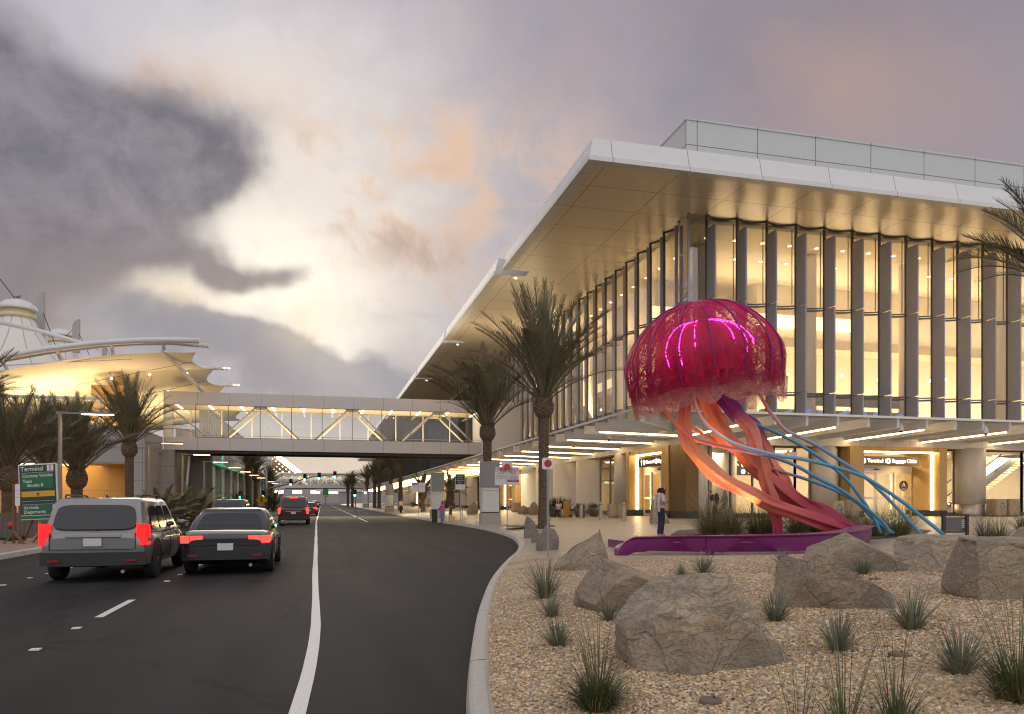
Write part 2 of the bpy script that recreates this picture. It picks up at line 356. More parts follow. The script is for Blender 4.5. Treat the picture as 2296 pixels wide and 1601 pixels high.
kerb(kx, 1, 'kerb', -12, 320); kerb(lambda y: -8.5, -1, 'kerb', -12, 320)
def paving():
    m = mat('paving', (.37,.32,.26), .5, var=.2, vs=1.4, spec=.5, joints=((2.4,.4),(2.4,.9),None), jw=.035, jcol=(.15,.13,.11), bump=.12, bs=120, bdist=.004)
    t = NT(m.node_tree); b = t.n['Principled BSDF']; oc = t.new('ShaderNodeTexCoord').outputs['Object']
    t.link(t.m('MULTIPLY_ADD', t.noise(oc, 3, 6), .45, .16), b.inputs['Roughness']); return m
m_pave = paving()
ss = [.17,.5,1,1.6,2.3,3.2,4.2,5.5,7,9,12,16,22,30,45,70]
def plaza_rows(ylist): return [[(kx(y)+s, y, gz(kx(y)+s, y)) for s in ss] for y in ylist]
mb = MB(); mb.grid(plaza_rows(ys)); struct(mb, 'plaza', m_pave, smooth=True)
# gravel bed
BND = [(-6,40),(5.0,18.6),(5.6,17.6),(6.6,16.1),(8.7,14.4),(11,13.7),(13.5,14.3),(16,15.9),(19.5,18.2),(26,19),(60,19)]
def yb(x):
    for (a, b), (c, d) in zip(BND, BND[1:]):
        if x <= c: return b + (d - b) * (x - a) / (c - a)
    return 19
def kinv(x):
    lo, hi = -12.0, 45.0
    if x > kx(hi): return hi
    for _ in range(30):
        mid = (lo + hi) / 2
        if kx(mid) < x: lo = mid
        else: hi = mid
    return lo
xs = [-1.5 + .22 * i for i in range(60)] + [11.7 + .7 * i for i in range(60)]
rows = []
for x in xs:
    yt = min(yb(x), kinv(x - .19)); rows.append([(x, -6 + (yt + 6) * k / 60, gz(x, -6 + (yt + 6) * k / 60) + .012 + .02 * noise.noise((x*.8, (yt+6)*k/60*.8, 3))) for k in range(61)])
def gravel_mat():
    m = mat('gravel', (.3,.22,.15), .9); t = NT(m.node_tree); b = t.n['Principled BSDF']; oc = t.new('ShaderNodeTexCoord').outputs['Object']
    vo = t.new('ShaderNodeTexVoronoi'); vo.inputs['Scale'].default_value = 42; t.link(oc, vo.inputs['Vector'])
    sc = t.new('ShaderNodeSeparateColor'); t.link(vo.outputs['Color'], sc.inputs[0])
    c = t.ramp(sc.outputs[0], [(0,(.46,.32,.19)),(.35,(.56,.41,.27)),(.6,(.62,.5,.35)),(.8,(.42,.33,.24)),(1,(.7,.58,.43))])
    c = t.mix(t.sstep(t.noise(oc, 1.1, 5), .42, .7), c, t.mix(1.0, c, (.72,.66,.6), 'MULTIPLY'))
    t.link(c, b.inputs['Base Color']); bn = t.new('ShaderNodeBump'); bn.inputs['Strength'].default_value = 1; bn.inputs['Distance'].default_value = .025
    t.link(t.m('SUBTRACT', 1.0, vo.outputs['Distance']), bn.inputs['Height']); t.link(bn.outputs[0], b.inputs['Normal']); return m
m_grav = gravel_mat()
mb = MB(); mb.grid([[Vector(p) for p in r] for r in rows]); mb.f = [f[::-1] for f in mb.f]; struct(mb, 'gravel_bed', m_grav)
def pebbles():
    N = 75000
    # density falls with distance so that stones near the viewer are all real
    d = 4.2 + (rng.random(N) ** 1.6) * 11.5; px = rng.uniform(1000, 2400, N); r = (px - CX) / F
    X = (r * CY + SY) * d; Y = (CY - r * SY) * d; ok = np.array([kx(y) + .2 < x and y < yb(x) - .02 for x, y in zip(X, Y)])
    X, Y = X[ok], Y[ok]; n = len(X); Z = np.array([gz(x, y) for x, y in zip(X, Y)]) + .016
    base = np.array([(1,0,0),(-.5,.87,0),(-.5,-.87,0),(.5,.5,.7),(-.7,.1,.75),(.3,-.6,.65)], float)
    v = base[None] + rng.normal(0, .22, (n, 6, 3)); s = rng.uniform(.008, .019, n)
    a = rng.uniform(0, 2*PI, n); ca, sa = np.cos(a)[:,None], np.sin(a)[:,None]
    v[:,:,0] *= 1.35; vx = v[:,:,0]*ca - v[:,:,1]*sa; vy = v[:,:,0]*sa + v[:,:,1]*ca
    vv = np.stack([vx*s[:,None] + X[:,None], vy*s[:,None] + Y[:,None], v[:,:,2]*s[:,None]*.9 + Z[:,None]], 2).reshape(-1, 3)
    tri = np.array([(0,1,3),(1,4,3),(1,2,4),(2,5,4),(2,0,5),(0,3,5),(3,4,5)])
    fc = (tri[None] + (np.arange(n) * 6)[:,None,None]).reshape(-1, 3)
    me = bpy.data.meshes.new('pebbles'); me.vertices.add(len(vv)); me.vertices.foreach_set('co', vv.ravel()); me.loops.add(fc.size); me.loops.foreach_set('vertex_index', fc.ravel())
    me.polygons.add(len(fc)); me.polygons.foreach_set('loop_start', np.arange(0, fc.size, 3)); me.update(calc_edges=True); me.validate()
    pal = np.array([(.52,.34,.18),(.64,.45,.26),(.68,.53,.34),(.44,.31,.19),(.34,.27,.23),(.72,.60,.42),(.56,.38,.20)])
    c = pal[rng.integers(0, 7, n)] * rng.uniform(.75, 1.15, (n, 1)); cc = np.repeat(np.c_[c, np.ones(n)], 6, 0)
    ca = me.color_attributes.new('Col', 'FLOAT_COLOR', 'POINT'); ca.data.foreach_set('color', cc.ravel())
    me.materials.append(mat('pebble_stone', (.4,.3,.2), .85, attr=True)); o = bpy.data.objects.new('pebbles', me); COL.objects.link(o); o['kind'] = 'stuff'
pebbles()
# verge on the far side of the road
mb = MB(); mb.grid([[(-8.69, y, .152), (-11, y, .2), (-20, y, .25), (-80, y, .3)] for y in ys]); struct(mb, 'verge', mat('verge_gravel', (.3,.2,.15), .95, var=.35, vs=14, bump=.8, bs=30, bdist=.03))
mb = MB()
for k in range(2): pass
mb.grid([[(kx(y)+.18, y, gz(kx(y)+.18,y)+.004), (kx(y)+1.0, y, gz(kx(y)+1.0,y)+.004)] for y in (52,53,54,55)])
mb.grid([[(kx(y)+.18, y, gz(kx(y)+.18,y)+.004), (kx(y)+1.0, y, gz(kx(y)+1.0,y)+.004)] for y in (84,86,88,90)])
struct(mb, 'tactile_paving', mat('tactile_yellow', (.6,.3,.04), .7, var=.15, vs=20))
# ------------------------------------------------------------------ shared building materials
WARM = (1.0, .79, .49)
m_soffit = mat('soffit_panel', (.70,.61,.48), .32, metal=.25, var=.05, vs=.6, joints=((4.1,1.0),(3.0,.7),None), jw=.035, jcol=(.08,.065,.05))
m_white = mat('white_metal_panel', (.62,.61,.60), .38, var=.03, vs=.8)
m_fascia = mat('fascia_panel', (.66,.66,.66), .4, var=.04, vs=.5, joints=((4.3,1.6),(4.3,.6),None), jw=.03, jcol=(.12,.12,.12))
m_screen = mat('screen_panel', (.50,.52,.51), .45, var=.05, vs=.4, joints=((4.3,1.6),(4.3,2.1),(5.6,24.05)), jw=.06, jcol=(.16,.16,.16))
m_mull = mat('dark_mullion', (.10,.092,.085), .4, metal=.3)
m_fin = mat('fin_metal', (.35,.345,.38), .45, metal=.0, var=.08, vs=.5)
m_glass = glass('curtain_glass', (.93,.9,.84), .12, .24, (.95,.88,.72), lines=0)
m_cglass = glass('corner_glass', (.35,.34,.31), .3, .25, (.4,.38,.34))
m_clear = glass('clear_glass', (.95,.95,.92), .1)
m_inwall = mat('interior_wall', (.62,.54,.41), .8, var=.05, vs=.4)
m_inceil = mat('interior_ceiling', (.56,.46,.32), .7)
m_infloor = mat('interior_floor', (.45,.38,.29), .35)
m_inwhite = mat('interior_white', (.75,.68,.55), .6)
m_strip = mat('light_strip', (1,1,1), .5, emit=(1,.68,.32), es=24)
m_strip2 = mat('light_strip_soft', (1,1,1), .5, emit=(1,.72,.36), es=8)
m_cove = mat('light_cove', (1,1,1), .5, emit=(1,.74,.40), es=1.15)
m_down = mat('downlight', (1,1,1), .5, emit=(1,.8,.5), es=8)
m_bronze = mat('bronze_panel', (.46,.30,.12), .40, metal=.35, var=.06, vs=.7)
m_black = mat('black_metal', (.014,.013,.013), .45)
m_steel = mat('brushed_steel', (.42,.38,.33), .45, metal=.9, var=.1, vs=3, stretch=(1,1,.05))
m_alu = mat('door_aluminium', (.55,.52,.47), .38, metal=.6)
m_beam = mat('canopy_beam_paint', (.72,.69,.64), .45, var=.03, vs=1)
m_panel = mat('curved_wall_panel', (.58,.54,.48), .45, var=.04, vs=.5)
m_signdark = mat('sign_dark', (.05,.038,.026), .5)
m_lit = mat('lit_lettering', (1,1,1), .5, emit=(1,.9,.72), es=3)
TX, TY = 21.4, 41.0
ZC, ZB, ZS = 18.55, 6.9, 18.9
tb = thing('terminal_building', 'large glass terminal with fluted glazed bays under a broad flat overhanging roof', 'building', (TX, TY, 0))
# roof
ex = 13.1
mb = MB(); mb.box(15.22, 36.31, ZS + .01, 75, 330, 20.1)
roof = mb.build('roof', m_white, tb)
mb = MB(); mb.quad((15.2,35.7,ZS),(15.2,330,ZS),(75,330,ZS),(75,35.7,ZS))
segs = [(35.7,54.3),(55.6,79.6),(80.9,104.8)] + [(106 + 25.2*k, 130 + 25.2*k) for k in range(8)]
for i, (a, b) in enumerate(segs):
    x0 = ex - (.35 if i else 0); mb.quad((x0,a,ZS),(x0,b,ZS),(15.2,b,ZS),(15.2,a,ZS))
mb.build('soffit', m_soffit, roof)
def fascia(pts):
    mb = MB()
    for p, q in zip(pts, pts[1:]):
        p, q = Vector(p), Vector(q); d = (q - p).normalized(); n = Vector((d.y, -d.x, 0)) if True else None
        prof = [(0, ZS - .03), (0, ZS + .22), (-.1, ZS + .24), (-.34, ZS + 1.25), (-.6, ZS + 1.27), (-.6, ZS - .02)]
        r1 = [p + n*o + Vector((0,0,z)) - d*(-o if False else 0) for o, z in prof]; r2 = [q + n*o + Vector((0,0,z)) for o, z in prof]
        mb.grid([r1 + [r1[0]], r2 + [r2[0]]]); mb.f.append(tuple(range(len(mb.v) - 14, len(mb.v) - 8))); mb.f.append(tuple(range(len(mb.v) - 7, len(mb.v) - 1)))
    return mb
for i, (a, b) in enumerate(segs):
    x0 = ex - (.35 if i else 0)
    if i == 0:
        mb = MB()      # mitred corner: one profile swept along west edge then south edge
        prof = [(0, ZS - .03), (0, ZS + .22), (.1, ZS + .24), (.34, ZS + 1.25), (.6, ZS + 1.27), (.6, ZS - .02), (0, ZS - .03)]
        mb.grid([[(x0 + o, b, z) for o, z in prof], [(x0 + o, a + o, z) for o, z in prof], [(75, a + o, z) for o, z in prof]])
        mb.build('fascia', m_fascia, roof)
        mb = MB(); mb.box(x0 + .6, a + .6, ZS + .02, 15.2, b, ZS + 1.2); mb.build('roof_edge', m_white, roof)
    else:
        mb = MB(); prof = [(0, ZS - .03), (0, ZS + .22), (.1, ZS + .24), (.34, ZS + 1.25), (.6, ZS + 1.27), (.6, ZS - .02), (0, ZS - .03)]
        mb.grid([[(x0 + o, b, z) for o, z in prof], [(x0 + o, a, z) for o, z in prof]]); mb.f.append(tuple(range(7, 13))); mb.build('fascia', m_fascia, roof)
        mb = MB(); mb.box(x0 + .6, a, ZS + .02, 15.2, b, ZS + 1.2); mb.build('roof_edge', m_white, roof)
mb = MB()
for y in (56.2, 81.6, 106.8, 131.6, 157): mb.lathe([(.12,-.02),(.12,.0)], (14.6, y, ZS - .01), 10)
mb.build('downlight', m_down, roof)
mb = MB(); mb.box(22.3, 43, 20.1, 75, 43.25, 25.62); mb.box(22.3, 43.25, 20.1, 22.55, 90, 25.62); mb.box(22.24, 42.94, 25.62, 75, 43.3, 25.74); mb.box(22.24, 43.3, 25.62, 22.6, 90, 25.74)
mb.build('rooftop_screen', m_screen, tb)
# curtain wall bays
def arc(p, q, n, amp, seg=8):
    p, q, n = Vector(p), Vector(q), Vector(n)
    return [p.lerp(q, k/seg) + n * amp * (1 - (2*k/seg - 1)**2) for k in range(seg + 1)]
def bay(p, q, n, dark_base=False, gl=m_glass):
    a = arc((*p, 0), (*q, 0), (*n, 0), .42); f = MB(); g = MB()
    def strip(z0, z1, th=.09):
        rows = []
        for v in a:
            o = Vector((*n, 0)) * -th; rows.append([v + o + Vector((0,0,z0)), v + o + Vector((0,0,z1)), v + Vector((0,0,z1)), v + Vector((0,0,z0)), v + o + Vector((0,0,z0))])
        f.grid(rows)
    for z0, z1 in ((ZB, ZB+.14), (8.18, 8.30), (8.36, 8.44), (13.6, 13.7), (13.76, 13.84), (ZS-.09, ZS-.005)): strip(z0, z1)
    d = (Vector(q) - Vector(p)).normalized(); pp = Vector((*p, 0))
    f.bar(pp + Vector((0,0,ZB)), pp + Vector((0,0,ZS-.005)), .13, .13)
    f.bar(pp + Vector((*d, 0))*1.88 + Vector((*n,0))*.16 + Vector((0,0,13.9)), pp + Vector((*d,0))*1.88 + Vector((*n,0))*.16 + Vector((0,0,ZS-.3)), .04, .04)
    z0 = 8.2 if dark_base else ZB + .1
    g.grid([[v + Vector((*n,0))*.02 + Vector((0,0,z0)), v + Vector((*n,0))*.02 + Vector((0,0,ZS-.1))] for v in a])
    w = f.build('window', m_mull, tb); g.build('pane', gl, w, smooth=True)
    if dark_base:
        s = MB(); s.grid([[v + Vector((*n,0))*.02 + Vector((0,0,ZB)), v + Vector((*n,0))*.02 + Vector((0,0,8.2))] for v in a]); s.build('spandrel', m_black, w, smooth=True)
NS = 14
for k in range(NS): bay((22.6 + 2.05*k, TY), (24.65 + 2.05*k, TY), (0, 1))
for k in range(NS):
    x = 22.6 + 2.05*k; mb = MB(); mb.box(x-.05, TY-1.02, ZB, x+.05, TY-.07, 8.28); mb.box(x-.05, TY-1.02, 8.36, x+.05, TY-.07, 13.64); mb.box(x-.05, TY-1.02, 13.72, x+.05, TY-.07, 18.05); mb.build('fin', m_fin, tb)
for k in range(26): bay((TX, 42.3 + 2.05*k + 2.05), (TX, 42.3 + 2.05*k), (1, 0), k > 4)
for k in range(27):
    y = 42.3 + 2.05*k; mb = MB(); mb.box(TX-.26, y-.04, ZB, TX-.07, y+.04, 18.6); mb.build('fin', m_fin, tb)
mb = MB(); mb.box(TX-.06, TY-.06, ZB, TX+.06, TY+.06, ZS-.01); mb.box(TX, TY-.05, 13.6, 22.55, TY+.02, 13.75); mb.box(TX-.05, TY, 13.6, TX+.02, 42.25, 13.75); mb.box(TX, TY-.05, ZB, 22.55, TY, ZB+.15)
w = mb.build('window', mat('corner_trim', (.3,.29,.28), .35, metal=.7), tb)
mb = MB(); mb.quad((TX,TY+.01,ZB),(22.55,TY+.01,ZB),(22.55,TY+.01,ZS),(TX,TY+.01,ZS)); mb.quad((TX+.01,TY,ZB),(TX+.01,42.25,ZB),(TX+.01,42.25,ZS),(TX+.01,TY,ZS)); mb.build('pane', m_cglass, w)
# louvred western wing farther along the road
mb = MB(); y = 95.8
while y < 320:
    mb.box(TX-.34, y-.06, ZB-.2, TX+.02, y+.06, 18.5); y += .85 if y < 150 else 1.7
mb.build('louvre_screen', mat('louvre_metal', (.075,.07,.066), .4, metal=.5), tb)
mb = MB(); mb.quad((TX+.05,95.7,ZB),(TX+.05,95.7,ZS),(TX+.05,330,ZS),(TX+.05,330,ZB)); mb.build('louvre_backing', mat('louvre_backing', (.2,.165,.12), .25, metal=.3, var=.2, vs=.3, emit=(1,.72,.4), es=.14), tb)  # backing given a faint warm glow, added to lighten the soffit
# structure inside
mb = MB(); mb.box(TX+.6, TY+.6, 6.55, 75, 95.4, 6.85); mb.box(TX+.6, 95.4, 5.3, 75, 330, 6.85); mb.build('floor_slab', m_infloor, tb)
mb = MB(); mb.box(TX+.6, TY+.6, 18.62, 75, 95.6, 18.8); mb.build('interior_ceiling', m_inceil, tb)
mb = MB(); mb.box(33, 52, 6.86, 75, 52.3, 18.6); mb.box(33, 52.3, 6.86, 33.3, 95.6, 18.6); mb.box(21.6, 95.4, 6.86, 33, 95.6, 18.6); mb.build('interior_wall', m_inwall, tb)
mb = MB(); mb.box(26, 49.5, 13.2, 75, 51.98, 13.9); mb.box(30.4, 52, 13.2, 32.98, 95, 13.9); mb.build('mezzanine', m_inceil, tb)
mb = MB(); mb.box(24, 51.6, 15.2, 41.5, 51.9, 16.2); mb.box(32.5, 53, 14.8, 32.8, 90, 15.8); mb.build('light_cove', m_cove, tb)
mb = MB(); mb.box(34, 51.85, 6.9, 75, 51.95, 8.9)
mb.build('feature_wall', mat('pale_feature_wall', (.8,.70,.46), .7), tb)
for k in range(6):
    mb = MB(); mb.lathe([(.55,6.86),(.55,18.6)], (24.6 + 8.2*k, 45.4, 0), 20); mb.build('column', m_inwhite, tb, smooth=True)
for k in range(5):
    mb = MB(); mb.lathe([(.5,6.86),(.5,18.6)], (25.6, 53.5 + 8.2*k, 0), 20); mb.build('column', m_inwhite, tb, smooth=True)
mb = MB()
for k in range(12):
    for yy in (43.8, 47.2): mb.lathe([(.13,0),(.13,.02)], (23.6 + 2.05*k + .5, yy, 18.58), 8)
for k in range(8): mb.lathe([(.13,0),(.13,.02)], (24, 48 + 2.4*k, 18.58), 8)
mb.build('downlight', m_down, tb)
mb = MB()
for k in range(7): mb.bar((30 + 1.5*k, 44.6, 7.35 + .1*(k%3)), (30.9 + 1.5*k, 44.5, 7.6 + .12*(k%2)), .06, .42)
mb.build('display_panel', mat('blue_screen', (.05,.1,.3), .3, emit=(.12,.3,1), es=.7), tb)
mb = MB(); mb.box(29.2,45,6.9,41,45.8,7.9); mb.box(33,44.9,8.2,40,45.1,9.0); mb.build('check_in_desk', mat('dark_desk', (.06,.045,.03), .3), tb)
mb = MB()
for k in range(12): mb.ball((25 + 2.1*k, 48 + .6*(k%3), 11.0 + .3*(k%2)), .12, 8)
for k in range(8): mb.ball((28.5, 50 + 4*k, 11.2), .12, 8)
mb.build('pendant_lamp', m_down, tb)
lamp('AREA', 'hall_fill_south', (42, 47.5, 7.4), WARM, 4600, 38, (0,.75,.5), sy=1.5)  # unseen fill lamp behind the spandrel, added to brighten the south hall
lamp('AREA', 'hall_fill_west', (27.5, 69, 7.4), WARM, 5600, 2, (.75,0,.5), sy=48)  # unseen fill lamp added low down to brighten the west hall
lamp('AREA', 'hall_cove_south', (46, 50.4, 14.05), WARM, 2000, 40, (0,-.15,1), sy=1.2)
lamp('AREA', 'hall_cove_west', (31.2, 72, 14.05), WARM, 2200, 1.2, (-.15,0,1), sy=42)
# ------------------------------------------------------------------ ground floor
def front(kind):
    if kind == 'S': return lambda u, v, z: Vector((u, TY + .2 + v, z))
    return lambda u, v, z: Vector((TX + .2 + v, -u, z))
def ubox(mb, T, u0, u1, v0, v1, z0, z1):
    return mb.obox((T(u0,v0,z0) + T(u1,v1,z1)) / 2, (T(u1,v0,z0) - T(u0,v0,z0)) / 2, (T(u0,v1,z0) - T(u0,v0,z0)) / 2, Vector((0,0,(z1-z0)/2)))
ZF = .5
def storefront(T, u0, u1, nm, z1=5.1, transom=None, gl=m_clear):
    f = MB(); g = MB(); ubox(f, T, u0, u1, .5, .62, ZF-.2, ZF+.35); ubox(f, T, u0, u1, .5, .6, z1-.12, z1)
    for k in range(nm + 1):
        u = u0 + (u1 - u0) * k / nm; ubox(f, T, u-.05, u+.05, .48, .62, ZF+.35, z1-.12)
    if transom: ubox(f, T, u0+.05, u1-.05, .5, .6, transom, transom+.08)
    g.quad(T(u0,.55,ZF+.35), T(u1,.55,ZF+.35), T(u1,.55,z1-.12), T(u0,.55,z1-.12))
    w = f.build('storefront_window', m_mull, tb); g.build('pane', gl, w)
def column(T, u, r=.75, steel=True, v=.2):
    mb = MB(); p = T(u, v, 0); mb.lathe([(r,ZF+.9),(r,5.16)], (p.x,p.y,0), 28); c = mb.build('column', m_panel, tb, smooth=False)
    c.data.polygons.foreach_set('use_smooth', [len(q.vertices) == 4 for q in c.data.polygons])
    if steel: mb = MB(); mb.lathe([(r+.015,ZF-.3),(r+.015,ZF+.9)], (p.x,p.y,0), 28); s = mb.build('column_base', m_steel, c); s.data.polygons.foreach_set('use_smooth', [len(q.vertices) == 4 for q in s.data.polygons])
def bulge(T, u0, u1, d=.7):           # curved pale wall panel between openings
    mb = MB(); rows = []
    for k in range(13):
        tt = k / 12; e = max(0, 1 - abs(2*tt-1)**3); rows.append([T(u0 + (u1-u0)*tt, .5 - d*e**.5, ZF+.45), T(u0 + (u1-u0)*tt, .5 - d*e**.5, 5.16)])
    mb.grid(rows); o = mb.build('wall_panel', m_panel, tb, smooth=True)
    mb = MB(); mb.grid([[r[0] - Vector((0,0,.7)), r[0]] for r in rows]); mb.build('skirting', mat('dark_skirting', (.06,.05,.042), .4), o)
def portal(T, u0, u1, strip_side, sign_u=None, letters=True):
    """bronze door surround with sliding doors, light strip and lit direction sign"""
    zt = 5.12; DV = 0 if strip_side > 0 else -1.25; f = MB(); ja, jb = (1.05, .6) if strip_side > 0 else (.6, 1.05)
    ubox(f, T, u0, u0+ja, -.45, 2.6, ZF+.5, zt); ubox(f, T, u1-jb, u1, -.45, 2.6, ZF+.5, zt); ubox(f, T, u0+ja, u1-jb, -.4, 2.6, zt-.28, zt)
    p = f.build('entrance_portal', m_bronze, tb)
    b = MB(); ubox(b, T, u0-.01, u0+ja+.01, -.46, 2.5, ZF-.2, ZF+.5); b.build('plinth', m_black, p); b = MB(); ubox(b, T, u1-jb-.01, u1+.01, -.46, 2.5, ZF-.2, ZF+.5); b.build('plinth', m_black, p)
    s = MB(); a, c = u0+ja, u1-jb; us = c-.02 if strip_side > 0 else a+.02
    ubox(s, T, us-.06, us+.06, .1, .22, ZF+.5, zt-.3); ubox(s, T, a+.1, c-.1, .1, .22, zt-.36, zt-.29); s.build('light_strip', m_strip, p)
    d = MB(); g = MB(); n = 4; wd = (c - a) / n; ubox(d, T, a, c, 1.9+DV, 2.0+DV, 3.62, 4.0)
    for k in range(n):
        q0, q1 = a + wd*k, a + wd*(k+1); vv = (1.9 if k in (0, 3) else 1.97) + DV
        for x0, x1 in ((q0, q0+.11), (q1-.11, q1)): ubox(d, T, x0+.004, x1-.004, vv, vv+.06, ZF, 3.6)
        for z0, z1 in ((ZF, ZF+.24), (1.75, 1.9), (3.44, 3.6)): ubox(d, T, q0+.115, q1-.115, vv+.004, vv+.056, z0, z1)
        g.quad(T(q0,vv+.03,ZF+.2), T(q1,vv+.03,ZF+.2), T(q1,vv+.03,3.5), T(q0,vv+.03,3.5))
    dr = d.build('sliding_door', m_alu, p); g.build('pane', m_clear, dr)
    b = MB(); ubox(b, T, (a+c)/2-.16, (a+c)/2+.16, 1.8+DV, 1.89+DV, 3.72, 3.8); b.build('motion_sensor', m_black, dr)
    rt = (T(1,0,0) - T(0,0,0)); up = (0,0,1)
    k = MB(); k.text('A', .42, T(c - wd/2, 1.86+DV, 2.72), rt, up); k.text('ZONE', .13, T(c - wd/2, 1.86+DV, 2.42), rt, up)
    disc = MB(); n_ = rt.cross(Vector(up)); cc = T(c - wd/2, 1.88+DV, 2.66); disc.slab([cc + rt*(.36*math.cos(2*PI*i/28)) + Vector((0,0,.36*math.sin(2*PI*i/28))) for i in range(28)], n_, .01)
    dd = disc.build('zone_disc', m_signdark, dr); k.build('lettering', mat('white_decal', (.8,.8,.78), .5), dr)
    if letters:
        sg = thing('direction_sign', 'dark lit Terminal 1 Baggage Claim sign over the doors ' + ('behind the blue tentacles' if strip_side > 0 else 'beside the woman with the phone' if letters is True else 'by the near wrapped pillar'), 'sign', T((u0+u1)/2, 1.2, 4.3), 'lit direction signs over the entrances')
        m_ = MB(); e0, e1 = (a + .02, c - .35) if strip_side > 0 else (a + .5, c - .02)
        SV = .9 if strip_side > 0 else .05; ubox(m_, T, e0, e1, SV, SV+.4, 3.98, 4.58); m_.build('sign_box', m_signdark, sg)
        L = MB(); L0 = e0 + (e1-e0)*.11; z = 4.28; v = SV - .005
        def circ(u, r, n=20): L.add([T(u + r*math.cos(2*PI*i/n), v-.006, z + r*math.sin(2*PI*i/n)) for i in range(n)], [tuple(range(n))])
        L.obox(T(L0, v, z-.06), rt*.035, T(0,.006,0)-T(0,0,0), Vector((0,0,.13))); L.add([T(L0-.15,v-.006,z+.03),T(L0,v-.006,z+.22),T(L0+.15,v-.006,z+.03),T(L0,v-.006,z+.1)], [(0,1,3),(1,2,3)])
        circ(L0 + .45, .18); L.text('Terminal 1', .34, T(L0 + .75, v, z), rt, up, 'LEFT', bold=.006); circ(L0 + 2.38, .18); L.text('Baggage Claim', .34, T(L0 + 2.66, v, z), rt, up, 'LEFT', bold=.006)
        L.build('lettering', m_lit, sg)
        I = MB()
        for q in (L0 + .45, L0 + 2.38): I.obox(T(q, v-.012, z), rt*.07, T(0,.003,0)-T(0,0,0), Vector((0,0,.07)))
        I.build('pictogram', m_signdark, sg)
TS, TW = front('S'), front('W')
portal(TS, 32.5, 39.95, 1)
portal(TW, -50.0, -43.2, -1)
portal(TW, -89.5, -81.5, -1, letters=2)
portal(TW, -136, -129, -1, letters=False); portal(TW, -176, -169, -1, letters=False)
mb = MB(); mb.lathe([(.75,ZF-.3),(.75,5.16)], (22.3, 41.9, 0), 28); c_ = mb.build('corner_column', m_panel, tb); c_.data.polygons.foreach_set('use_smooth', [len(q.vertices) == 4 for q in c_.data.polygons])
mb = MB(); mb.box(TX-.2, TY-.2+.2, ZF+.5, TX+.65, 43.18, 5.1); b_ = mb.build('corner_pier', mat('dark_bronze', (.15,.085,.028), .4, metal=.5), tb); mb = MB(); mb.box(TX-.21, TY-.01, ZF-.3, TX+.66, 43.17, ZF+.5); mb.build('plinth', m_black, b_)
storefront(TS, 23.1, 29.2, 4); column(TS, 31.25, .85, False, .6); mb = MB()
storefront(TS, 29.2, 30.3, 1); storefront(TS, 32.0, 32.5, 1); storefront(TS, 39.95, 41.5, 1); column(TS, 42.45, 1.0, True, .3); storefront(TS, 43.5, 47.2, 1); storefront(TS, 47.2, 56, 2)
# west ground floor: pale rounded panels, windows, columns
yy = 50.0
lay = [('w',50.2,51.2),('c',52.2,.9),('w',53.3,57.6),('b',57.7,62.6),('b',62.8,69.5),('b',70.2,75.4),('b',75.6,81.4),('b',89.6,95),('w',95.2,98),('b',98.2,104),('w',104.2,107),('b',107.2,113),('b',113.2,119),('w',119.2,122),('b',122.2,128.8),('b',136.2,142),('b',142.2,148),('b',148.2,154),('b',154.2,160),('b',160.2,168.8),('b',176.2,190),('b',190.2,205),('b',205.2,220)]
for it in lay:
    if it[0] == 'w': storefront(TW, -it[2], -it[1], 2 if it[2]-it[1] > 2 else 1, transom=3.2)
    elif it[0] == 'c': column(TW, -it[1], it[2], False, .5)
    else: bulge(TW, -it[2], -it[1])
# band above the glass, ground-floor ceiling and room behind
mb = MB(); mb.box(TX+.02, TY+.02, 5.15, 75, TY+.3, 6.88); mb.box(TX+.02, TY+.3, 5.15, TX+.3, 330, 6.88); mb.build('fascia_band', mat('band_panel', (.62,.6,.56), .45, joints=((1.9,.7),(1.9,.4),None), jw=.02, jcol=(.2,.18,.15)), tb)
mb = MB(); mb.box(TX+.3, TY+.3, 5.16, 75, 66, 5.25); mb.box(TX+.3, 66, 5.16, 40, 300, 5.25); mb.box(TX-.0, TY-.02, 5.1, 75, TY+.9, 5.149); mb.box(TX, TY+.9, 5.1, TX+.9, 300, 5.149); mb.build('lobby_ceiling', m_inwhite, tb)
mb = MB(); mb.box(TX+.9, TY+.9, .45, 75, 300, .52); mb.build('lobby_floor', m_infloor, tb)
mb = MB(); mb.box(30, 53, .52, 75, 53.2, 5.15); mb.box(30, 53.2, .52, 30.2, 300, 5.15); mb.build('lobby_wall', m_inwall, tb)
mb = MB()
for k in range(9): mb.lathe([(.9,0),(.9,.03)], (25 + 3.3*k, 46.8, 5.1), 20)
for k in range(12): mb.lathe([(.5,0),(.5,.03)], (25.6, 52 + 6*k, 5.1), 16)
mb.build('ceiling_light', mat('ceiling_light', (1,1,1), .5, emit=(1,.8,.5), es=3), tb)
mb = MB(); mb.lathe([(.8,.52),(.8,5.1)], (26.2, 45.2, 0), 24); mb.build('column', m_inwhite, tb, smooth=True)
lamp('AREA', 'lobby_light_south', (43, 46.5, 5.0), WARM, 5600, 40, (0,.12,-1), sy=4)
lamp('AREA', 'lobby_light_west', (25.5, 80, 5.0), WARM, 4200, 4, (.1,0,-1), sy=60)
for (a, t_, g_) in ((26.9, '\u2191', None), (28.6, '', None)):
    pass
sg = thing('ticketing_sign', 'dark hanging sign with white pictograms inside the window behind the orange arms', 'sign', (28.3, 45.0, 3.8))
mb = MB(); mb.box(26.6,45,3.35,29.9,45.1,4.3); mb.build('sign_box', m_signdark, sg); mb = MB(); mb.text('Ticketing', .3, (28.2,44.99,3.6), (1,0,0), (0,0,1), 'LEFT'); mb.text('\u2191', .5, (26.8,44.99,3.95), (1,0,0), (0,0,1), 'LEFT')
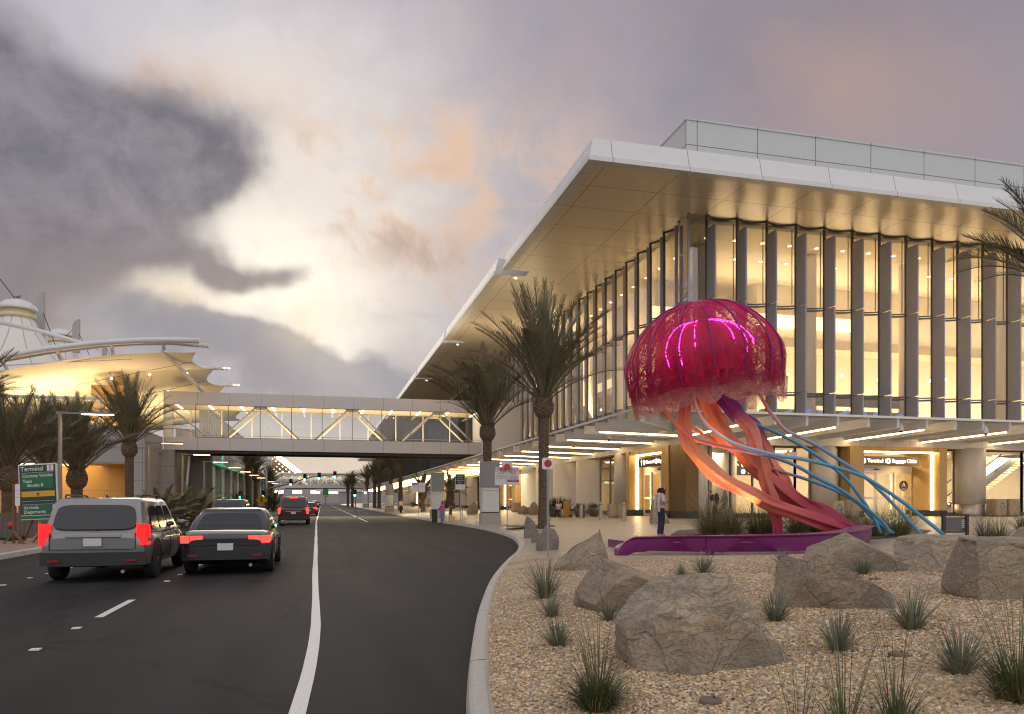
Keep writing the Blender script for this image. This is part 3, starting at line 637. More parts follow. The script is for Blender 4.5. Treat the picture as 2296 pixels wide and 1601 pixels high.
for ux, uz in ((27.5,4.05),(28.0,4.05),(27.5,3.6),(28.0,3.6)): mb.add([(ux+.16*math.cos(i*PI/8),44.99,uz+.16*math.sin(i*PI/8)) for i in range(16)], [tuple(range(16))])
mb.build('lettering', m_lit, sg)
# escalator and stair behind the right-hand windows
es = thing('escalator', 'steel escalator with lit balustrade rising behind the windows by the round column', 'escalator', (40.5, 45.5, .5))
mb = MB()
mb.slab([(39.2,45,.52),(40.2,45,.52),(47,45,4.9),(47,45,5.1),(46.4,45,5.1),(39.2,45,.9)], (0,1,0), 1.3); mb.build('truss', m_steel, es)
for y_ in (44.8, 46.4):
    mb = MB(); mb.slab([(39,y_,.9),(39.9,y_,.9),(46.5,y_,5.1),(45.0,y_,5.1),(39.6,y_,1.75),(39,y_,1.75)], (0,1,0), .03); mb.build('balustrade', m_clear, es)
    mb = MB(); mb.tube([(38.8,y_,1.1),(38.7,y_,1.4),(38.9,y_,1.72),(39.6,y_,1.8),(44.8,y_,5.08)], .05, 6); mb.build('handrail', m_black, es)
mb = MB()
for k in range(22): mb.ball((39.8 + .25*k, 44.76, 1.25 + .16*k), .035, 6)
mb.build('balustrade_lamp', m_down, es)
mb = MB()
for k in range(24): mb.box(40 + .29*k, 45.1, .7 + .183*k, 40.3 + .29*k, 46.3, .88 + .183*k)
mb.build('step', mat('escalator_step', (.12,.1,.08), .5), es)
st = thing('staircase', 'white staircase with glass rail climbing behind the right-hand windows', 'staircase', (46, 48, .5))
mb = MB()
for k in range(22): mb.box(44.2 + .3*k, 47.6, .6 + .19*k, 44.52 + .3*k, 49.6, .7 + .19*k)
mb.build('step', m_inwhite, st); mb = MB(); mb.tube([(44,47.5,1.5),(50.6,47.5,5.0)], .03, 6)
for k in range(6): mb.tube([(44.3+1.2*k,47.5,.7+.76*k),(44.3+1.2*k,47.5,1.65+.64*k)], .02, 5)
mb.build('handrail', m_steel, st)
es.location.x += 4.0; st.location.x += 3.2
# ------------------------------------------------------------------ entrance canopy
cn = thing('entrance_canopy', 'long glass canopy on white beams with warm light strips around the terminal base', 'canopy', (TX, TY, 5))
XO, YO = 15.2, 34.4
nb = 0
def cbeam(p, q, lit):
    p, q = Vector(p), Vector(q); mb = MB(); d = (q - p).normalized(); sd = Vector((-d.y, d.x, 0)) * .075
    a, b = .62, .50      # beam depth at root and tip
    mb.add([p - sd + Vector((0,0,6.1-b)), p + sd + Vector((0,0,6.1-b)), p + sd + Vector((0,0,6.1)), p - sd + Vector((0,0,6.1)), q - sd + Vector((0,0,6.1-a)), q + sd + Vector((0,0,6.1-a)), q + sd + Vector((0,0,6.1)), q - sd + Vector((0,0,6.1))],
           [(0,1,2,3),(7,6,5,4),(0,4,5,1),(1,5,6,2),(2,6,7,3),(3,7,4,0)])
    o = mb.build('beam', m_beam, cn)
    if lit:
        mb = MB(); z = 6.1 - .585; mb.bar(p.lerp(q, .04) + Vector((0,0,6.1-b-.05)), p.lerp(q, .985) + Vector((0,0,6.1-a-.05)), .06, .045); mb.build('light_strip', m_strip, o)
for k in range(16):
    x = 19.1 + 1.9*k; cbeam((x, YO, 0), (x, TY+.02, 0), k % 3 == 1)
cbeam((XO+.2, YO+.2, 0), (TX, TY, 0), False)
for k in range(78):
    y = 38.4 + 1.9*k; cbeam((XO, y, 0), (TX+.02, y, 0), k % 3 == 1)
mb = MB(); y = 38.4 + 1.9*78
while y < 300: mb.box(XO, y-.07, 5.5, TX, y+.07, 6.1); y += 1.9
mb.build('far_beam', m_beam, cn, kind='stuff')
mb = MB(); y = 38.4 + 1.9*79
while y < 300: mb.box(XO+.3, y-.04, 5.46, TX-.2, y+.04, 5.499); y += 5.7
mb.build('far_light_strip', m_strip, cn, kind='stuff')
mb = MB(); mb.box(XO-.25, YO-.25, 6.13, 75, TY, 6.16); mb.box(XO-.25, TY, 6.13, TX, 300, 6.16); mb.build('glass_roof', glass('canopy_glass', (.88,.87,.83), .14, .07, (.6,.58,.52)), cn)
mb = MB(); mb.box(XO-.3, YO-.3, 6.08, 75, YO-.24, 6.2); mb.box(XO-.3, YO-.24, 6.08, XO-.24, 300, 6.2); mb.build('edge_trim', m_beam, cn)
# ------------------------------------------------------------------ pedestrian bridges
m_bridge = mat('bridge_panel', (.53,.50,.47), .4, metal=.1, var=.03, vs=.5, joints=((3.05,.3),None,None), jw=.03, jcol=(.14,.13,.12))
m_dark = mat('dark_soffit', (.05,.04,.035), .7)
m_brace = mat('brace_white', (.68,.62,.5), .45)
def bridge(y0, label, x0=-15, x1=21.4, lit=True, pw=3.05, xo=-12.1):
    b = thing('pedestrian_bridge', label, 'bridge', (3, y0, 6.7), 'glazed bridges over the road'); D = 5.0; z0, z1, z2, z3 = 6.7, 7.95, 11.23, 12.5
    for yy in (y0, y0 + D):
        s = 1 if yy == y0 else -1; a, c = (yy, yy + .12*s) if s > 0 else (yy-.12, yy)
        mb = MB(); mb.box(x0, a, z0, x1, c, z1); mb.build('lower_band', m_bridge, b)
        mb = MB(); mb.box(x0, a, z2, x1, c, z3); mb.build('upper_band', m_bridge, b)
    mb = MB(); mb.box(x0, y0+.13, z3-.3, x1, y0+D-.13, z3-.05); mb.build('roof', m_white, b)
    mb = MB(); mb.box(x0, y0+.13, z1-.35, x1, y0+D-.13, z1-.15); mb.build('deck', m_infloor, b)
    mb = MB(); mb.box(x0, y0+.13, z2+.05, x1, y0+D-.13, z2+.12); mb.build('ceiling', m_inceil, b)
    mb = MB(); mb.box(x0+1.5, y0+.25, z0-.28, x1-1, y0+.75, z0+.3); mb.box(x0+1.5, y0+D-.75, z0-.28, x1-1, y0+D-.25, z0+.3); mb.box(x0, y0+.13, z0+.3, x1, y0+D-.13, z0+.34)
    for k in range(8): mb.box(-11+pw*1.4*k, y0+.75, z0-.15, -10.7+pw*1.4*k, y0+D-.75, z0+.28)
    mb.build('girder', m_dark, b)
    mb = MB(); mb.box(x0, y0-.02, z0+.01, xo-2.95, y0+D, z3-.01); mb.build('end_wall', m_white, b)
    mb = MB(); mb.box(xo+pw*9+1.6, y0-.02, z0+.01, x1, y0+D, z3-.01); mb.build('end_wall', m_white, b)
    for k in range(11):
        xa = xo + pw*(k-1); xb = min(xa + pw, xo + pw*9 + 1.6)
        if k == 0: xa += .1
        mb = MB(); mb.box(xa-.03, y0+.02, z1, xa+.03, y0+.14, z2); mb.box(xa+.03, y0+.03, z1, xb-.03, y0+.1, z1+.05); mb.box(xa+.03, y0+.03, z2-.04, xb-.03, y0+.1, z2); w = mb.build('window', m_mull if k else m_alu, b)
        mb = MB(); mb.quad((xa,y0+.06,z1),(xb,y0+.06,z1),(xb,y0+.06,z2),(xa,y0+.06,z2)); mb.build('pane', m_clear, w); mb = MB(); mb.quad((xa,y0+D-.06,z1),(xb,y0+D-.06,z1),(xb,y0+D-.06,z2),(xa,y0+D-.06,z2)); mb.build('pane', m_clear, w)
    ms = xo + pw*2     # truss crest positions
    for yy in (y0+.55, y0+D-.55):
        for cx in (ms, ms+pw*3, ms+pw*6):
            for s in (-1, 1):
                mb = MB(); mb.tube([(cx+.35*s, yy, z2+.02), (cx + s*pw*1.28, yy, z1-.05)], .1, 8); mb.build('truss_brace', m_brace, b, smooth=True)
            mb = MB(); mb.slab([(cx-.75,yy-.04,z2+.04),(cx+.75,yy-.04,z2+.04),(cx+.4,yy-.04,z2-.3),(cx-.4,yy-.04,z2-.3)], (0,1,0), .08); mb.build('gusset', m_alu, b)
    for s_ in (xo-.9-pw*.4, ):
        mb = MB(); mb.tube([(s_-.7,y0+.55,z2),(s_+pw*1.1,y0+.55,z1-.05)], .1, 8); mb.build('truss_brace', m_brace, b, smooth=True)
    mb = MB()
    for k in range(10): mb.box(xo-1.2+pw*k, y0+D-.5, z1, xo-1.1+pw*k, y0+D-.4, z2)
    mb.build('post', m_brace, b)
    mb = MB(); mb.tube([(x0+2.6,y0+.35,z1+.28),(xo+pw*9+1.5,y0+.35,z1+.28)], .025, 5); mb.build('handrail', m_alu, b)
    if lit:
        for k in range(11): mb = MB(); mb.box(xo-2+pw*k, y0+.9, z2-.01, xo-1.82+pw*k, y0+D-.9, z2+.045); mb.build('light_strip', m_strip2, b)
        lamp('AREA', 'bridge_light', (2, y0 + D/2, z1-.1), WARM, 1300, 27, (0,0,1), sy=3)
    return b
bridge(80, 'glazed white footbridge with diagonal braces crossing the road between the tent roof and the terminal')
bridge(300, 'distant glazed footbridge seen far down the road below the traffic lights')
# ------------------------------------------------------------------ building on the far side of the road with its tent roof
m_garage = mat('grey_wall_panel', (.30,.285,.275), .45, var=.05, vs=.5, joints=((4.5,1.2),(4.5,.5),(1.6,.2)), jw=.03, jcol=(.08,.075,.07))
m_orange = mat('orange_wall', (.58,.36,.13), .6, var=.04, vs=.6, joints=((2.6,.3),None,(2.2,.4)), jw=.02, jcol=(.2,.12,.05))
m_silver = mat('silver_wall_panel', (.46,.45,.43), .3, metal=.3, var=.06, vs=.3, joints=(None,(4.2,.6),(2.3,.4)), jw=.035, jcol=(.12,.12,.11))
gb = thing('transit_plaza', 'grey panelled building with warm orange open ground floor behind the palms and green sign', 'building', (-30, 72, 0))
x1 = -15.1
mb = MB(); mb.box(-75, 72, 6.35, x1, 72.3, 7.9); mb.box(x1-.3, 72.3, 6.35, x1, 79.9, 7.9); mb.build('upper_wall', m_garage, gb)
mb = MB(); mb.box(-75, 72.1, 4.9, x1, 72.4, 6.33); mb.box(-16.6, 72.1, .15, x1, 72.4, 4.9); mb.box(x1-.3, 72.4, .15, x1, 78, 6.33); mb.box(-75, 72.1, .15, -40.5, 72.4, 4.9); mb.build('lower_wall', m_garage, gb)
mb = MB(); mb.box(-75, 72.4, 4.95, x1-.3, 100, 5.1); mb.build('ceiling', m_inceil, gb)
mb = MB(); mb.box(-75, 72.4, .15, x1-.3, 100, .22); mb.build('floor', m_infloor, gb)
mb = MB(); mb.box(-24.0, 78, .2, -17.0, 78.3, 4.95); mb.build('inner_wall', m_orange, gb); mb = MB(); mb.box(-40, 83, .2, -33, 83.3, 4.95); mb.build('inner_wall', m_orange, gb)
mb = MB(); mb.box(-75, 97, .2, -17.5, 97.3, 4.95); mb.build('back_wall', mat('dim_wall', (.2,.15,.09), .8, var=.2, vs=.3), gb)
for k in range(5):
    mb = MB(); mb.box(-38.2 + 3.7*k - .35, 74, .2, -38.2 + 3.7*k + .35, 74.7, 4.95); mb.build('pillar', m_orange, gb)
mb = MB()
for k in range(11): mb.box(-37 + .4*(k%3), 74.8 + 2*k, 4.86, -20.5 - .5*(k%4), 74.92 + 2*k, 4.93)
mb.build('light_strip', m_strip2, gb)
mb = MB(); mb.slab([(-31.5,75.5,4.9),(-30.7,75.5,4.9),(-25.2,75.5,.2),(-26.2,75.5,.2)], (0,1,0), .25); mb.build('stair_stringer', m_white, gb)
lamp('AREA', 'transit_plaza_light', (-29, 76.5, 4.8), (1,.66,.28), 800, 18, (0,.1,-1), sy=6)
# level above: glazing and orange lift core
mb = MB(); mb.box(-75, 74, 7.9, -19, 74.2, 8.3); mb.box(-75, 74, 10.6, -19, 74.2, 10.9)
for k in range(14): mb.box(-75+4*k, 74, 8.3, -74.85+4*k, 74.2, 10.6)
mb.box(-19.2,74,8.3,-19,74.2,10.6); w = mb.build('upper_window', m_alu, gb); mb = MB(); mb.quad((-75,74.1,8.3),(-19.2,74.1,8.3),(-19.2,74.1,10.6),(-75,74.1,10.6)); mb.build('pane', m_clear, w)
mb = MB(); mb.box(-20.4, 76, 7.9, -17.7, 82, 12.3); mb.build('lift_core', m_orange, gb)
mb = MB(); mb.box(-75, 84, 7.9, -27, 84.2, 12.0); mb.build('upper_back_wall', mat('pale_warm_wall', (.6,.48,.3), .7), gb)
# columns carrying the bridge end
mb = MB(); mb.box(-16.0, 79.6, .15, -14.0, 81.2, 6.68); mb.build('bridge_pier', m_garage, gb)
mb = MB(); mb.box(-13.2, 82.5, .15, -11.2, 85, 6.4); mb.build('dark_pier', mat('dark_pier', (.11,.09,.075), .6, joints=(None,None,(2.2,.3)), jw=.03), gb)
mb = MB(); mb.bar((-14.9,79,.2), (-16.6,79,5.0), .25, .25); mb.bar((-13.4,81.5,.2),(-12.9,81.5,6.2), .2, .2); mb.build('slanted_strut', m_white, gb)
# long side wall along the road beyond the bridge
lw = thing('parking_garage', 'silver metal clad garage wall with tall bays running along the road behind the lamp posts', 'building', (-13, 120, 0))
mb = MB(); mb.box(-15, 86, 6.0, -12.4, 205, 9.3); mb.build('upper_wall', m_silver, lw)
mb = MB(); mb.box(-15, 86, .15, -12.5, 97.5, 5.98); mb.build('lower_wall', m_silver, lw)
for k in range(12): mb = MB(); mb.box(-15, 104 + 9*k, .15, -12.5, 106.4 + 9*k, 5.98); mb.build('wall_pier', m_silver, lw)
mb = MB(); mb.box(-16.2, 97.5, .15, -15.8, 205, 5.98); mb.build('recess_wall', mat('recess_wall', (.35,.27,.18), .6, joints=(None,(2.2,.2),None), jw=.04), lw)
mb = MB()
for k in range(60): mb.box(-12.6, 86.5 + 2*k, 9.32, -12.4, 86.6 + 2*k, 12)
mb.box(-12.6,86,12.01,-12.4,205,12.2); mb.build('fence_screen', m_white, lw)
mb = MB(); mb.quad((-12.7,86,9.3),(-12.7,205,9.3),(-12.7,205,12),(-12.7,86,12)); mb.build('screen_glass', glass('screen_glass', (.7,.7,.68), .2, .3, (.6,.6,.6)), lw)
mb = MB(); mb.box(-12.3,87,6.05,-12.15,150,6.15); mb.build('wall_washer', mat('green_washer', (.1,.5,.3), .5, emit=(.08,1,.55), es=.35), lw)
lamp('AREA', 'green_wall_light', (-11.9, 104, 5.6), (.10,1,.58), 150, .3, (-1,0,-.25), sy=36)
# tent roof
m_fabric = mat('tent_fabric', (.80,.72,.56), .7, var=.03, vs=.3)
m_pipe = mat('white_pipe', (.62,.62,.62), .35)
tt = thing('tent_canopy', 'white tensile fabric tent roof glowing warm underneath with a curved pipe edge', 'tent roof', (-30, 80, 12))
def edge(x):           # front pipe curve height
    u = (x + 10.5) / 15; return 15.45 - 1.9 * u * u if u > 0 else 15.45 - 2.0 * u * u
pts = [(x, 70 - .02*(x+30)**2*.1, edge(x)) for x in [-75,-60,-50,-40,-34,-30,-26,-22,-18,-15,-12.5,-10.2]]
mb = MB(); mb.tube(pts, .26, 10); mb.build('edge_pipe', m_pipe, tt, smooth=True)
mb = MB(); mb.tube([(x, y+.75, z-.08) for x, y, z in pts[:-1]] + [(-9.6, 70.5, 15.25)], .2, 8); mb.build('rear_pipe', m_pipe, tt, smooth=True)
for k in range(9):
    x = -13.2 - 4.1*k; mb = MB(); mb.tube([(x, 70.1, edge(x)-.15), (x-.3, 72.2, edge(x)-.75)], .16, 6); mb.build('bracket', m_pipe, tt)
xs_ = [-75,-62,-52,-44,-38,-33,-29,-25,-21,-18,-15.5,-13.5,-12,-10.9]
def tz(x, y):
    z = edge(x) - .55 - .035*(y-70)
    z -= .42 * abs(math.sin(PI*(y-70)/9.0))**.7 * (1 if x < -11 else .7) + 0.5*math.exp(-((x+24)/5)**2 - ((y-84)/5)**2)*2
    return z
rows = []
for j in range(44):
    y = 70.9 + j; rows.append([(x + .6 + (1.15*abs(math.sin(PI*(y-70)/9.0)) * max(0, (x+22)/11)**2 * -1 if x > -22 else 0), y, tz(x, y)) for x in xs_])
mb = MB(); mb.grid(rows); mb.build('fabric', m_fabric, tt, smooth=True)
for j in range(1, 5):
    y = 70 + 9*j; z = tz(-11, y) + .1
    mb = MB(); mb.tube([(-19, y, z-.3), (-8.6 - .15*j, y, z+.15)], [.26,.2], 8); s_ = mb.build('strut', m_pipe, tt, smooth=True)
    mb = MB(); [mb.ball((-9.2 + q, y-.24, z+.08), .09, 6) for q in (0, .38)]; mb.build('strut_lamp', m_down, s_)
mb = MB(); mb.tube([(-13.4, 70.8, 14.7), (-12.2, 76, 13.4), (-11.0, 88, 12.0)], .17, 6); mb.build('diagonal_tube', m_pipe, tt)
for q in range(2):
    for k in range(7):
        y = 78 + 9*q; x = -12.6 - 3.3*k; mb = MB(); mb.ball((x, y, tz(x, y) - .42), .13, 8); mb.build('lamp', m_down, tt)
mb = MB(); mb.tube([(-16, 71.5, 14.0), (-24, 71.5, 13.2), (-40, 71.5, 11.4)], .05, 5); mb.build('sprinkler_pipe', m_pipe, tt)
for q in range(3):
    mb = MB(); y = 78 + 9*q; mb.tube([(-11.5,y-4,tz(-12,y)+.0),(-22,y,tz(-22,y)-.5)], .02, 4); mb.build('cable', m_black, tt)
lamp('AREA', 'tent_uplight', (-22, 77, 8.6), (1,.76,.44), 1500, 12, (.0,-.05,1), sy=7)
lamp('AREA', 'tent_uplight_far', (-20, 98, 9), (1,.76,.44), 1500, 10, (0,0,1), sy=18)
# upper cones with domed caps
def cone(x, y, ztop, R0, label):
    t_ = thing('tent_peak', label, 'tent roof', (x, y, 14), 'domed peaks of the tent roof'); mb = MB(); n = 48; rows = []
    for k in range(15):
        u = k / 14; r = 1.75 + (R0 - 1.75) * u**1.25; z = 14.6 + (ztop - 2.3 - 14.6) * (1-u)**2.1
        rows.append([(x + r*math.cos(2*PI*j/n), y + r*math.sin(2*PI*j/n), z + .25*u*(1 if j % 4 else 1.5)) for j in range(n)])
    mb.grid(rows, close=True); mb.build('fabric', mat('tent_fabric_outer', (.66,.62,.57), .7, var=.04, vs=.3), t_, smooth=True)
    for j in range(0, n, 4):
        mb = MB(); mb.tube([Vector(r[j]) + Vector((0,0,.04)) for r in rows], .05, 4); mb.build('seam', mat('seam_grey', (.42,.42,.43), .6), t_)
    mb = MB(); mb.lathe([(1.95,ztop-2.35),(1.95,ztop-1.9),(1.7,ztop-1.8),(1.7,ztop-1.25)], (x,y,0), 28); mb.build('vent_ring', mat('vent_warm', (.6,.5,.3), .6), t_, smooth=True)
    mb = MB(); mb.lathe([(2.1,ztop-1.3),(2.15,ztop-1.2),(1.95,ztop-.75),(1.45,ztop-.3),(.8,ztop-.06),(.2,ztop)], (x,y,0), 28); mb.build('cap', m_pipe, t_, smooth=True); return t_
p = P(40, 672, 92); cone(p.x, p.y, p.z, 17, 'nearest white tent cone with a domed cap and a perched bird')
cap = p
p = P(138, 738, 125); cone(p.x, p.y, p.z, 17, 'farther tent peak half hidden behind the grey mast fins')
b_ = tag(MB().ball((cap.x, cap.y, cap.z+.32), (.32,.14,.16), 10).ball((cap.x+.28, cap.y, cap.z+.5), .1, 8).bar((cap.x-.25,cap.y,cap.z+.33),(cap.x-.55,cap.y,cap.z+.28),.14,.03).bar((cap.x,cap.y-.04,cap.z+.0),(cap.x,cap.y-.04,cap.z+.2),.02,.02).bar((cap.x,cap.y+.04,cap.z+.0),(cap.x,cap.y+.04,cap.z+.2),.02,.02).bar((cap.x+.36,cap.y,cap.z+.5),(cap.x+.46,cap.y,cap.z+.48),.03,.02).build('seagull', mat('gull_grey', (.16,.15,.15), .8), smooth=True), 'small grey gull standing on the domed tent cap', 'bird')
for px, top, bot, d, w, lb in ((89, 653, 735, 96, 17, 'tall grey mast fin nearest the domed tent cap'), (169.5, 715, 760, 118, 15, 'smaller grey mast fin farther along the tent roof'), (233, 759, 775, 150, 10, 'tiny grey mast fin just over the curved pipe')):
    a, b = P(px - w/2, top, d), P(px + w/2, bot + 30, d); hw = w/2/F*d
    o = thing('mast_fin', lb, 'mast', (a.x, a.y, b.z), 'grey mast fins on the tent roof'); mb = MB()
    u = Vector((CY, -SY, 0)); c = P(px, bot + 30, d); H = a.z - b.z
    mb.slab([c - u*hw, c + u*hw, c + u*hw + Vector((0,0,H)), c + u*hw*.2 + Vector((0,0,H*.97)), c - u*hw*.6 + Vector((0,0,H*.9)), c - u*hw + Vector((0,0,H*.8))], (0,1,0), .7); mb.build('blade', mat('mast_grey', (.34,.34,.34), .5), o)
    q = c + Vector((0,0,H*.66)); mb = MB(); mb.tube([q - u*hw, q - u*hw*3.4 - Vector((0,0,H*.22))], .05, 5); mb.tube([q + u*hw - Vector((0,0,H*.1)), q + u*hw*4.2 - Vector((0,0,H*.75))], .05, 5); mb.build('stay_cable', m_black, o)
mb = MB(); mb.tube([P(-20, 600, 90), P(62, 706, 92)], .05, 5); tag(mb.build('stay_cable', m_black), 'thin dark stay cable slanting down to the domed tent cap', 'cable')
mb = MB(); mb.tube([P(-10, 780, 80), P(60, 800, 79), P(190, 769, 80)] if False else [P(-20, 719, 84), P(90, 742, 82), P(190, 771, 78)], .22, 8); tag(mb.build('roof_tube', m_pipe, smooth=True), 'white tube lying along the near slope of the tent cone', 'tube')
# second canopy with dots of light farther down the road
fc = thing('lit_canopy', 'distant sloping canopy with rows of small lights above the left palms', 'canopy', (-20, 190, 12))
Pa = [P(660,1060,195), P(612,1023,195), P(545,1024,230), P(540,1055,230)]
mb = MB(); mb.slab(Pa, (0,0,1), .5); mb.build('soffit', mat('lit_soffit', (.7,.58,.38), .6), fc)
mb = MB()
for i in range(9):
    for j in range(6):
        u, v = (i+.5)/9, (j+.5)/6; q = (Pa[1]*(1-u) + Pa[2]*u)*(1-v) + (Pa[0]*(1-u) + Pa[3]*u)*v; mb.ball(q - Vector((0,0,.2)), .2, 6)
mb.build('bulb', m_down, fc)
for i in range(14):
    q = Pa[1].lerp(Pa[0], i/13); mb = MB(); mb.tube([q, q + Vector((1.6,0,.25))], .12, 5); mb.ball(q + Vector((1.6,0,.25)), .2, 6); mb.build('edge_lamp', m_down, fc)
lamp('AREA', 'lit_canopy_uplight', (-26, 205, 8), WARM, 2500, 14, (0,0,1), sy=14)
mb = MB(); mb.box(-60, 206, .1, -15, 230, 9); mb.build('wall', m_silver, fc)
# end of the road
ob = thing('overpass', 'low pale overpass crossing the far end of the road', 'overpass', (20, 430, 0))
mb = MB(); mb.box(-3, 430, 7, 60, 440, 10.5); mb.build('parapet', m_white, ob); mb = MB(); mb.box(10, 431, 0, 24, 439, 7); mb.build('abutment', m_garage, ob); mb = MB(); mb.box(40, 431, 0, 60, 439, 7); mb.build('abutment', m_garage, ob)
ft = thing('hangar', 'long hazy airport building closing the view at the road end', 'building', (-40, 620, 0))
mb = MB(); mb.box(-160, 620, 0, 60, 650, 17); mb.build('wall', mat('far_wall', (.32,.31,.32), .7), ft); mb = MB(); mb.box(-160, 619, 17, 60, 652, 19); mb.build('roof', mat('far_roof', (.45,.44,.45), .6), ft)
mb = MB(); [mb.box(-120+14*k, 619.8, 8, -113+14*k, 619.95, 10) for k in range(10)]; mb.build('window', m_strip2, ft)
gs = thing('green_sign', 'small distant green sign with yellow foot beside the overpass', 'sign', (9, 330, 0)); q = P(730, 1085, 300)
mb = MB(); mb.obox((q.x, q.y, 5.2), (1.05,-.25,0), (0,.08,0), (0,0,2)); mb.build('sign_panel', mat('far_green', (.05,.35,.12), .5), gs); mb = MB(); mb.obox((q.x,q.y-.1,3.7),(1.0,-.25,0),(0,.08,0),(0,0,.35)); mb.build('yellow_panel', mat('far_yellow', (.7,.6,.05), .5), gs); mb = MB(); mb.bar((q.x,q.y+.1,0),(q.x,q.y+.1,3.2),.3,.3); mb.build('post', m_garage, gs)
# ------------------------------------------------------------------ jellyfish sculpture
E1, E2, E3 = Vector((CY, -SY, 0)), Vector((SY, CY, 0)), Vector((0, 0, 1))
def meshmat(name, hole, rough=.35, scale=24, emit=None, es=0, trans=.3):
    m = bpy.data.materials.new(name); m.use_nodes = True; t = NT(m.node_tree); b = t.n['Principled BSDF']; b.inputs['Roughness'].default_value = rough
    a = t.new('ShaderNodeVertexColor', layer_name='Col'); t.link(a.outputs[0], b.inputs['Base Color'])
    oc = t.new('ShaderNodeTexCoord').outputs['Object']; vo = t.new('ShaderNodeTexVoronoi'); vo.inputs['Scale'].default_value = scale; t.link(oc, vo.inputs['Vector'])
    bl = t.noise(oc, 1.3, 3)
    mask = t.m('LESS_THAN', vo.outputs['Distance'], t.m('MULTIPLY_ADD', bl, .40, hole - .20))
    tr = t.new('ShaderNodeBsdfTransparent'); tl = t.new('ShaderNodeBsdfTranslucent'); t.link(a.outputs[0], tl.inputs[0])
    m1 = t.new('ShaderNodeMixShader'); m1.inputs[0].default_value = trans; t.link(b.outputs[0], m1.inputs[1]); t.link(tl.outputs[0], m1.inputs[2])
    m2 = t.new('ShaderNodeMixShader'); t.link(mask, m2.inputs[0]); t.link(m1.outputs[0], m2.inputs[1]); t.link(tr.outputs[0], m2.inputs[2]); t.link(m2.outputs[0], t.n['Material Output'].inputs[0])
    return m
m_bell = meshmat('bell_chainmail', .44, .45, 32, trans=.4); m_fringe = meshmat('fringe_chainmail', .52, .35, 42, trans=.35); m_inner = meshmat('inner_chainmail', .30, scale=36)
m_skin = mat('sculpture_paint', (.7,.2,.15), .42, attr=True, spec=.4)
m_led = mat('magenta_led', (1,1,1), .5, emit=(1,.03,.75), es=8)
jc = P(1576, 801, 22); base = G(1745, 1200)
jf = thing('jellyfish_sculpture', 'giant crimson mesh jellyfish sculpture with orange arms and blue trailing tentacles', 'sculpture', base)
ta = R(6.5); J1 = E1*math.cos(ta) + E3*math.sin(ta); J3 = E3*math.cos(ta) - E1*math.sin(ta); JR = 2.335
def jp(r, th, z): return jc + (J1*math.cos(th) + E2*math.sin(th))*(r*JR) + J3*(z*JR)
PROF = [(.02,.655),(.10,.66),(.22,.655),(.36,.625),(.5,.565),(.63,.475),(.75,.365),(.85,.25),(.93,.12),(.985,.0),(1.0,-.12),(.985,-.25),(.96,-.37),(.94,-.47)]
def lob(th, k): return 1 - (k**1.4)*.11*(1 - abs(math.cos(8*th + .3 + .25*math.sin(2*th)))) + .012*k*math.sin(3*th + 1) + .02*k*math.sin(5*th)
n = 128; rows = []; cols = []
for i, (r, z) in enumerate(PROF):
    k = i / (len(PROF) - 1)
    for j in range(n): pass
    rows.append([jp(r*lob(2*PI*j/n, k), 2*PI*j/n, z + (.02*math.sin(16*PI*j/n) if i > 8 else 0)) for j in range(n)])
    c = (.40+.06*k, .003, .062 + .03*(1-k)) if i < 10 else (.36, .003, .055)
    cols += [c]*n
mb = MB(); mb.grid(rows, close=True); mb.c = cols; mb.hascol = True; mb.build('bell', m_bell, jf, smooth=True)
def fringe(r0, r1, z0, z1, nn, ph, cA, cB):
    for q in range(nn):
        rows = []; cc = []
        for i in range(6):
            v = i/5; row = []
            for j in range(9):
                u = j/8; th = 2*PI*(q + u*1.06)/nn + ph; sc = 1 - .35*abs(2*u-1)**2.2
                row.append(jp((r0 + (r1-r0)*v)*(1 + .03*math.cos(PI*(2*u-1))), th, z0 + (z1-z0)*v*sc)); f = v**1.6; cc.append(tuple(a*(1-f)+b*f for a, b in zip(cA, cB)))
            rows.append(row)
        mb = MB(); mb.grid(rows); mb.c = cc; mb.hascol = True; mb.build('fringe', m_fringe, jf, smooth=True)
fringe(.95, .90, -.36, -.68, 18, .1, (.34,.006,.05), (.55,.30,.24))
fringe(.76, .72, -.30, -.60, 13, .3, (.32,.01,.05), (.6,.45,.38))
rows = [[jp(r, 2*PI*j/48, z) for j in range(48)] for r, z in ((.03,.42),(.25,.40),(.42,.32),(.55,.18),(.61,.0),(.58,-.16),(.50,-.24))]
mb = MB(); mb.grid(rows, close=True, col=(.5,.004,.10)); mb.build('inner_bell', m_inner, jf, smooth=True)
for j in range(16):
    th = 2*PI*(j+.5)/16 + .05; pts = [jp(r*lob(th, i/13)*1.012, th, z + .004) for i, (r, z) in enumerate(PROF[1:14], 1)]
    mb = MB(); mb.tube([Vector(q) for q in spl([tuple(p) for p in pts], 36)], .024, 6, col=(.22,.008,.12)); mb.build('rib', m_skin, jf, smooth=True)
for j in range(9):
    th = 2*PI*j/9 + .2; pts = [jp(.42 + .5*v, th, .18 - .5*v + .42*v*(1-v)) for v in (0,.25,.5,.75,1)]
    mb = MB(); mb.tube(pts, .035, 6, col=(.45,.03,.05)); mb.build('strut', m_skin, jf, smooth=True)
ring = [jp(.80, 2*PI*j/48, -.25) for j in range(49)]; mb = MB(); mb.tube(ring, .02, 6, col=(.3,.01,.08)); mb.build('rim_ring', m_skin, jf, smooth=True)
IP = [(.16,.42),(.30,.385),(.44,.31),(.56,.18),(.62,.02),(.58,-.16)]
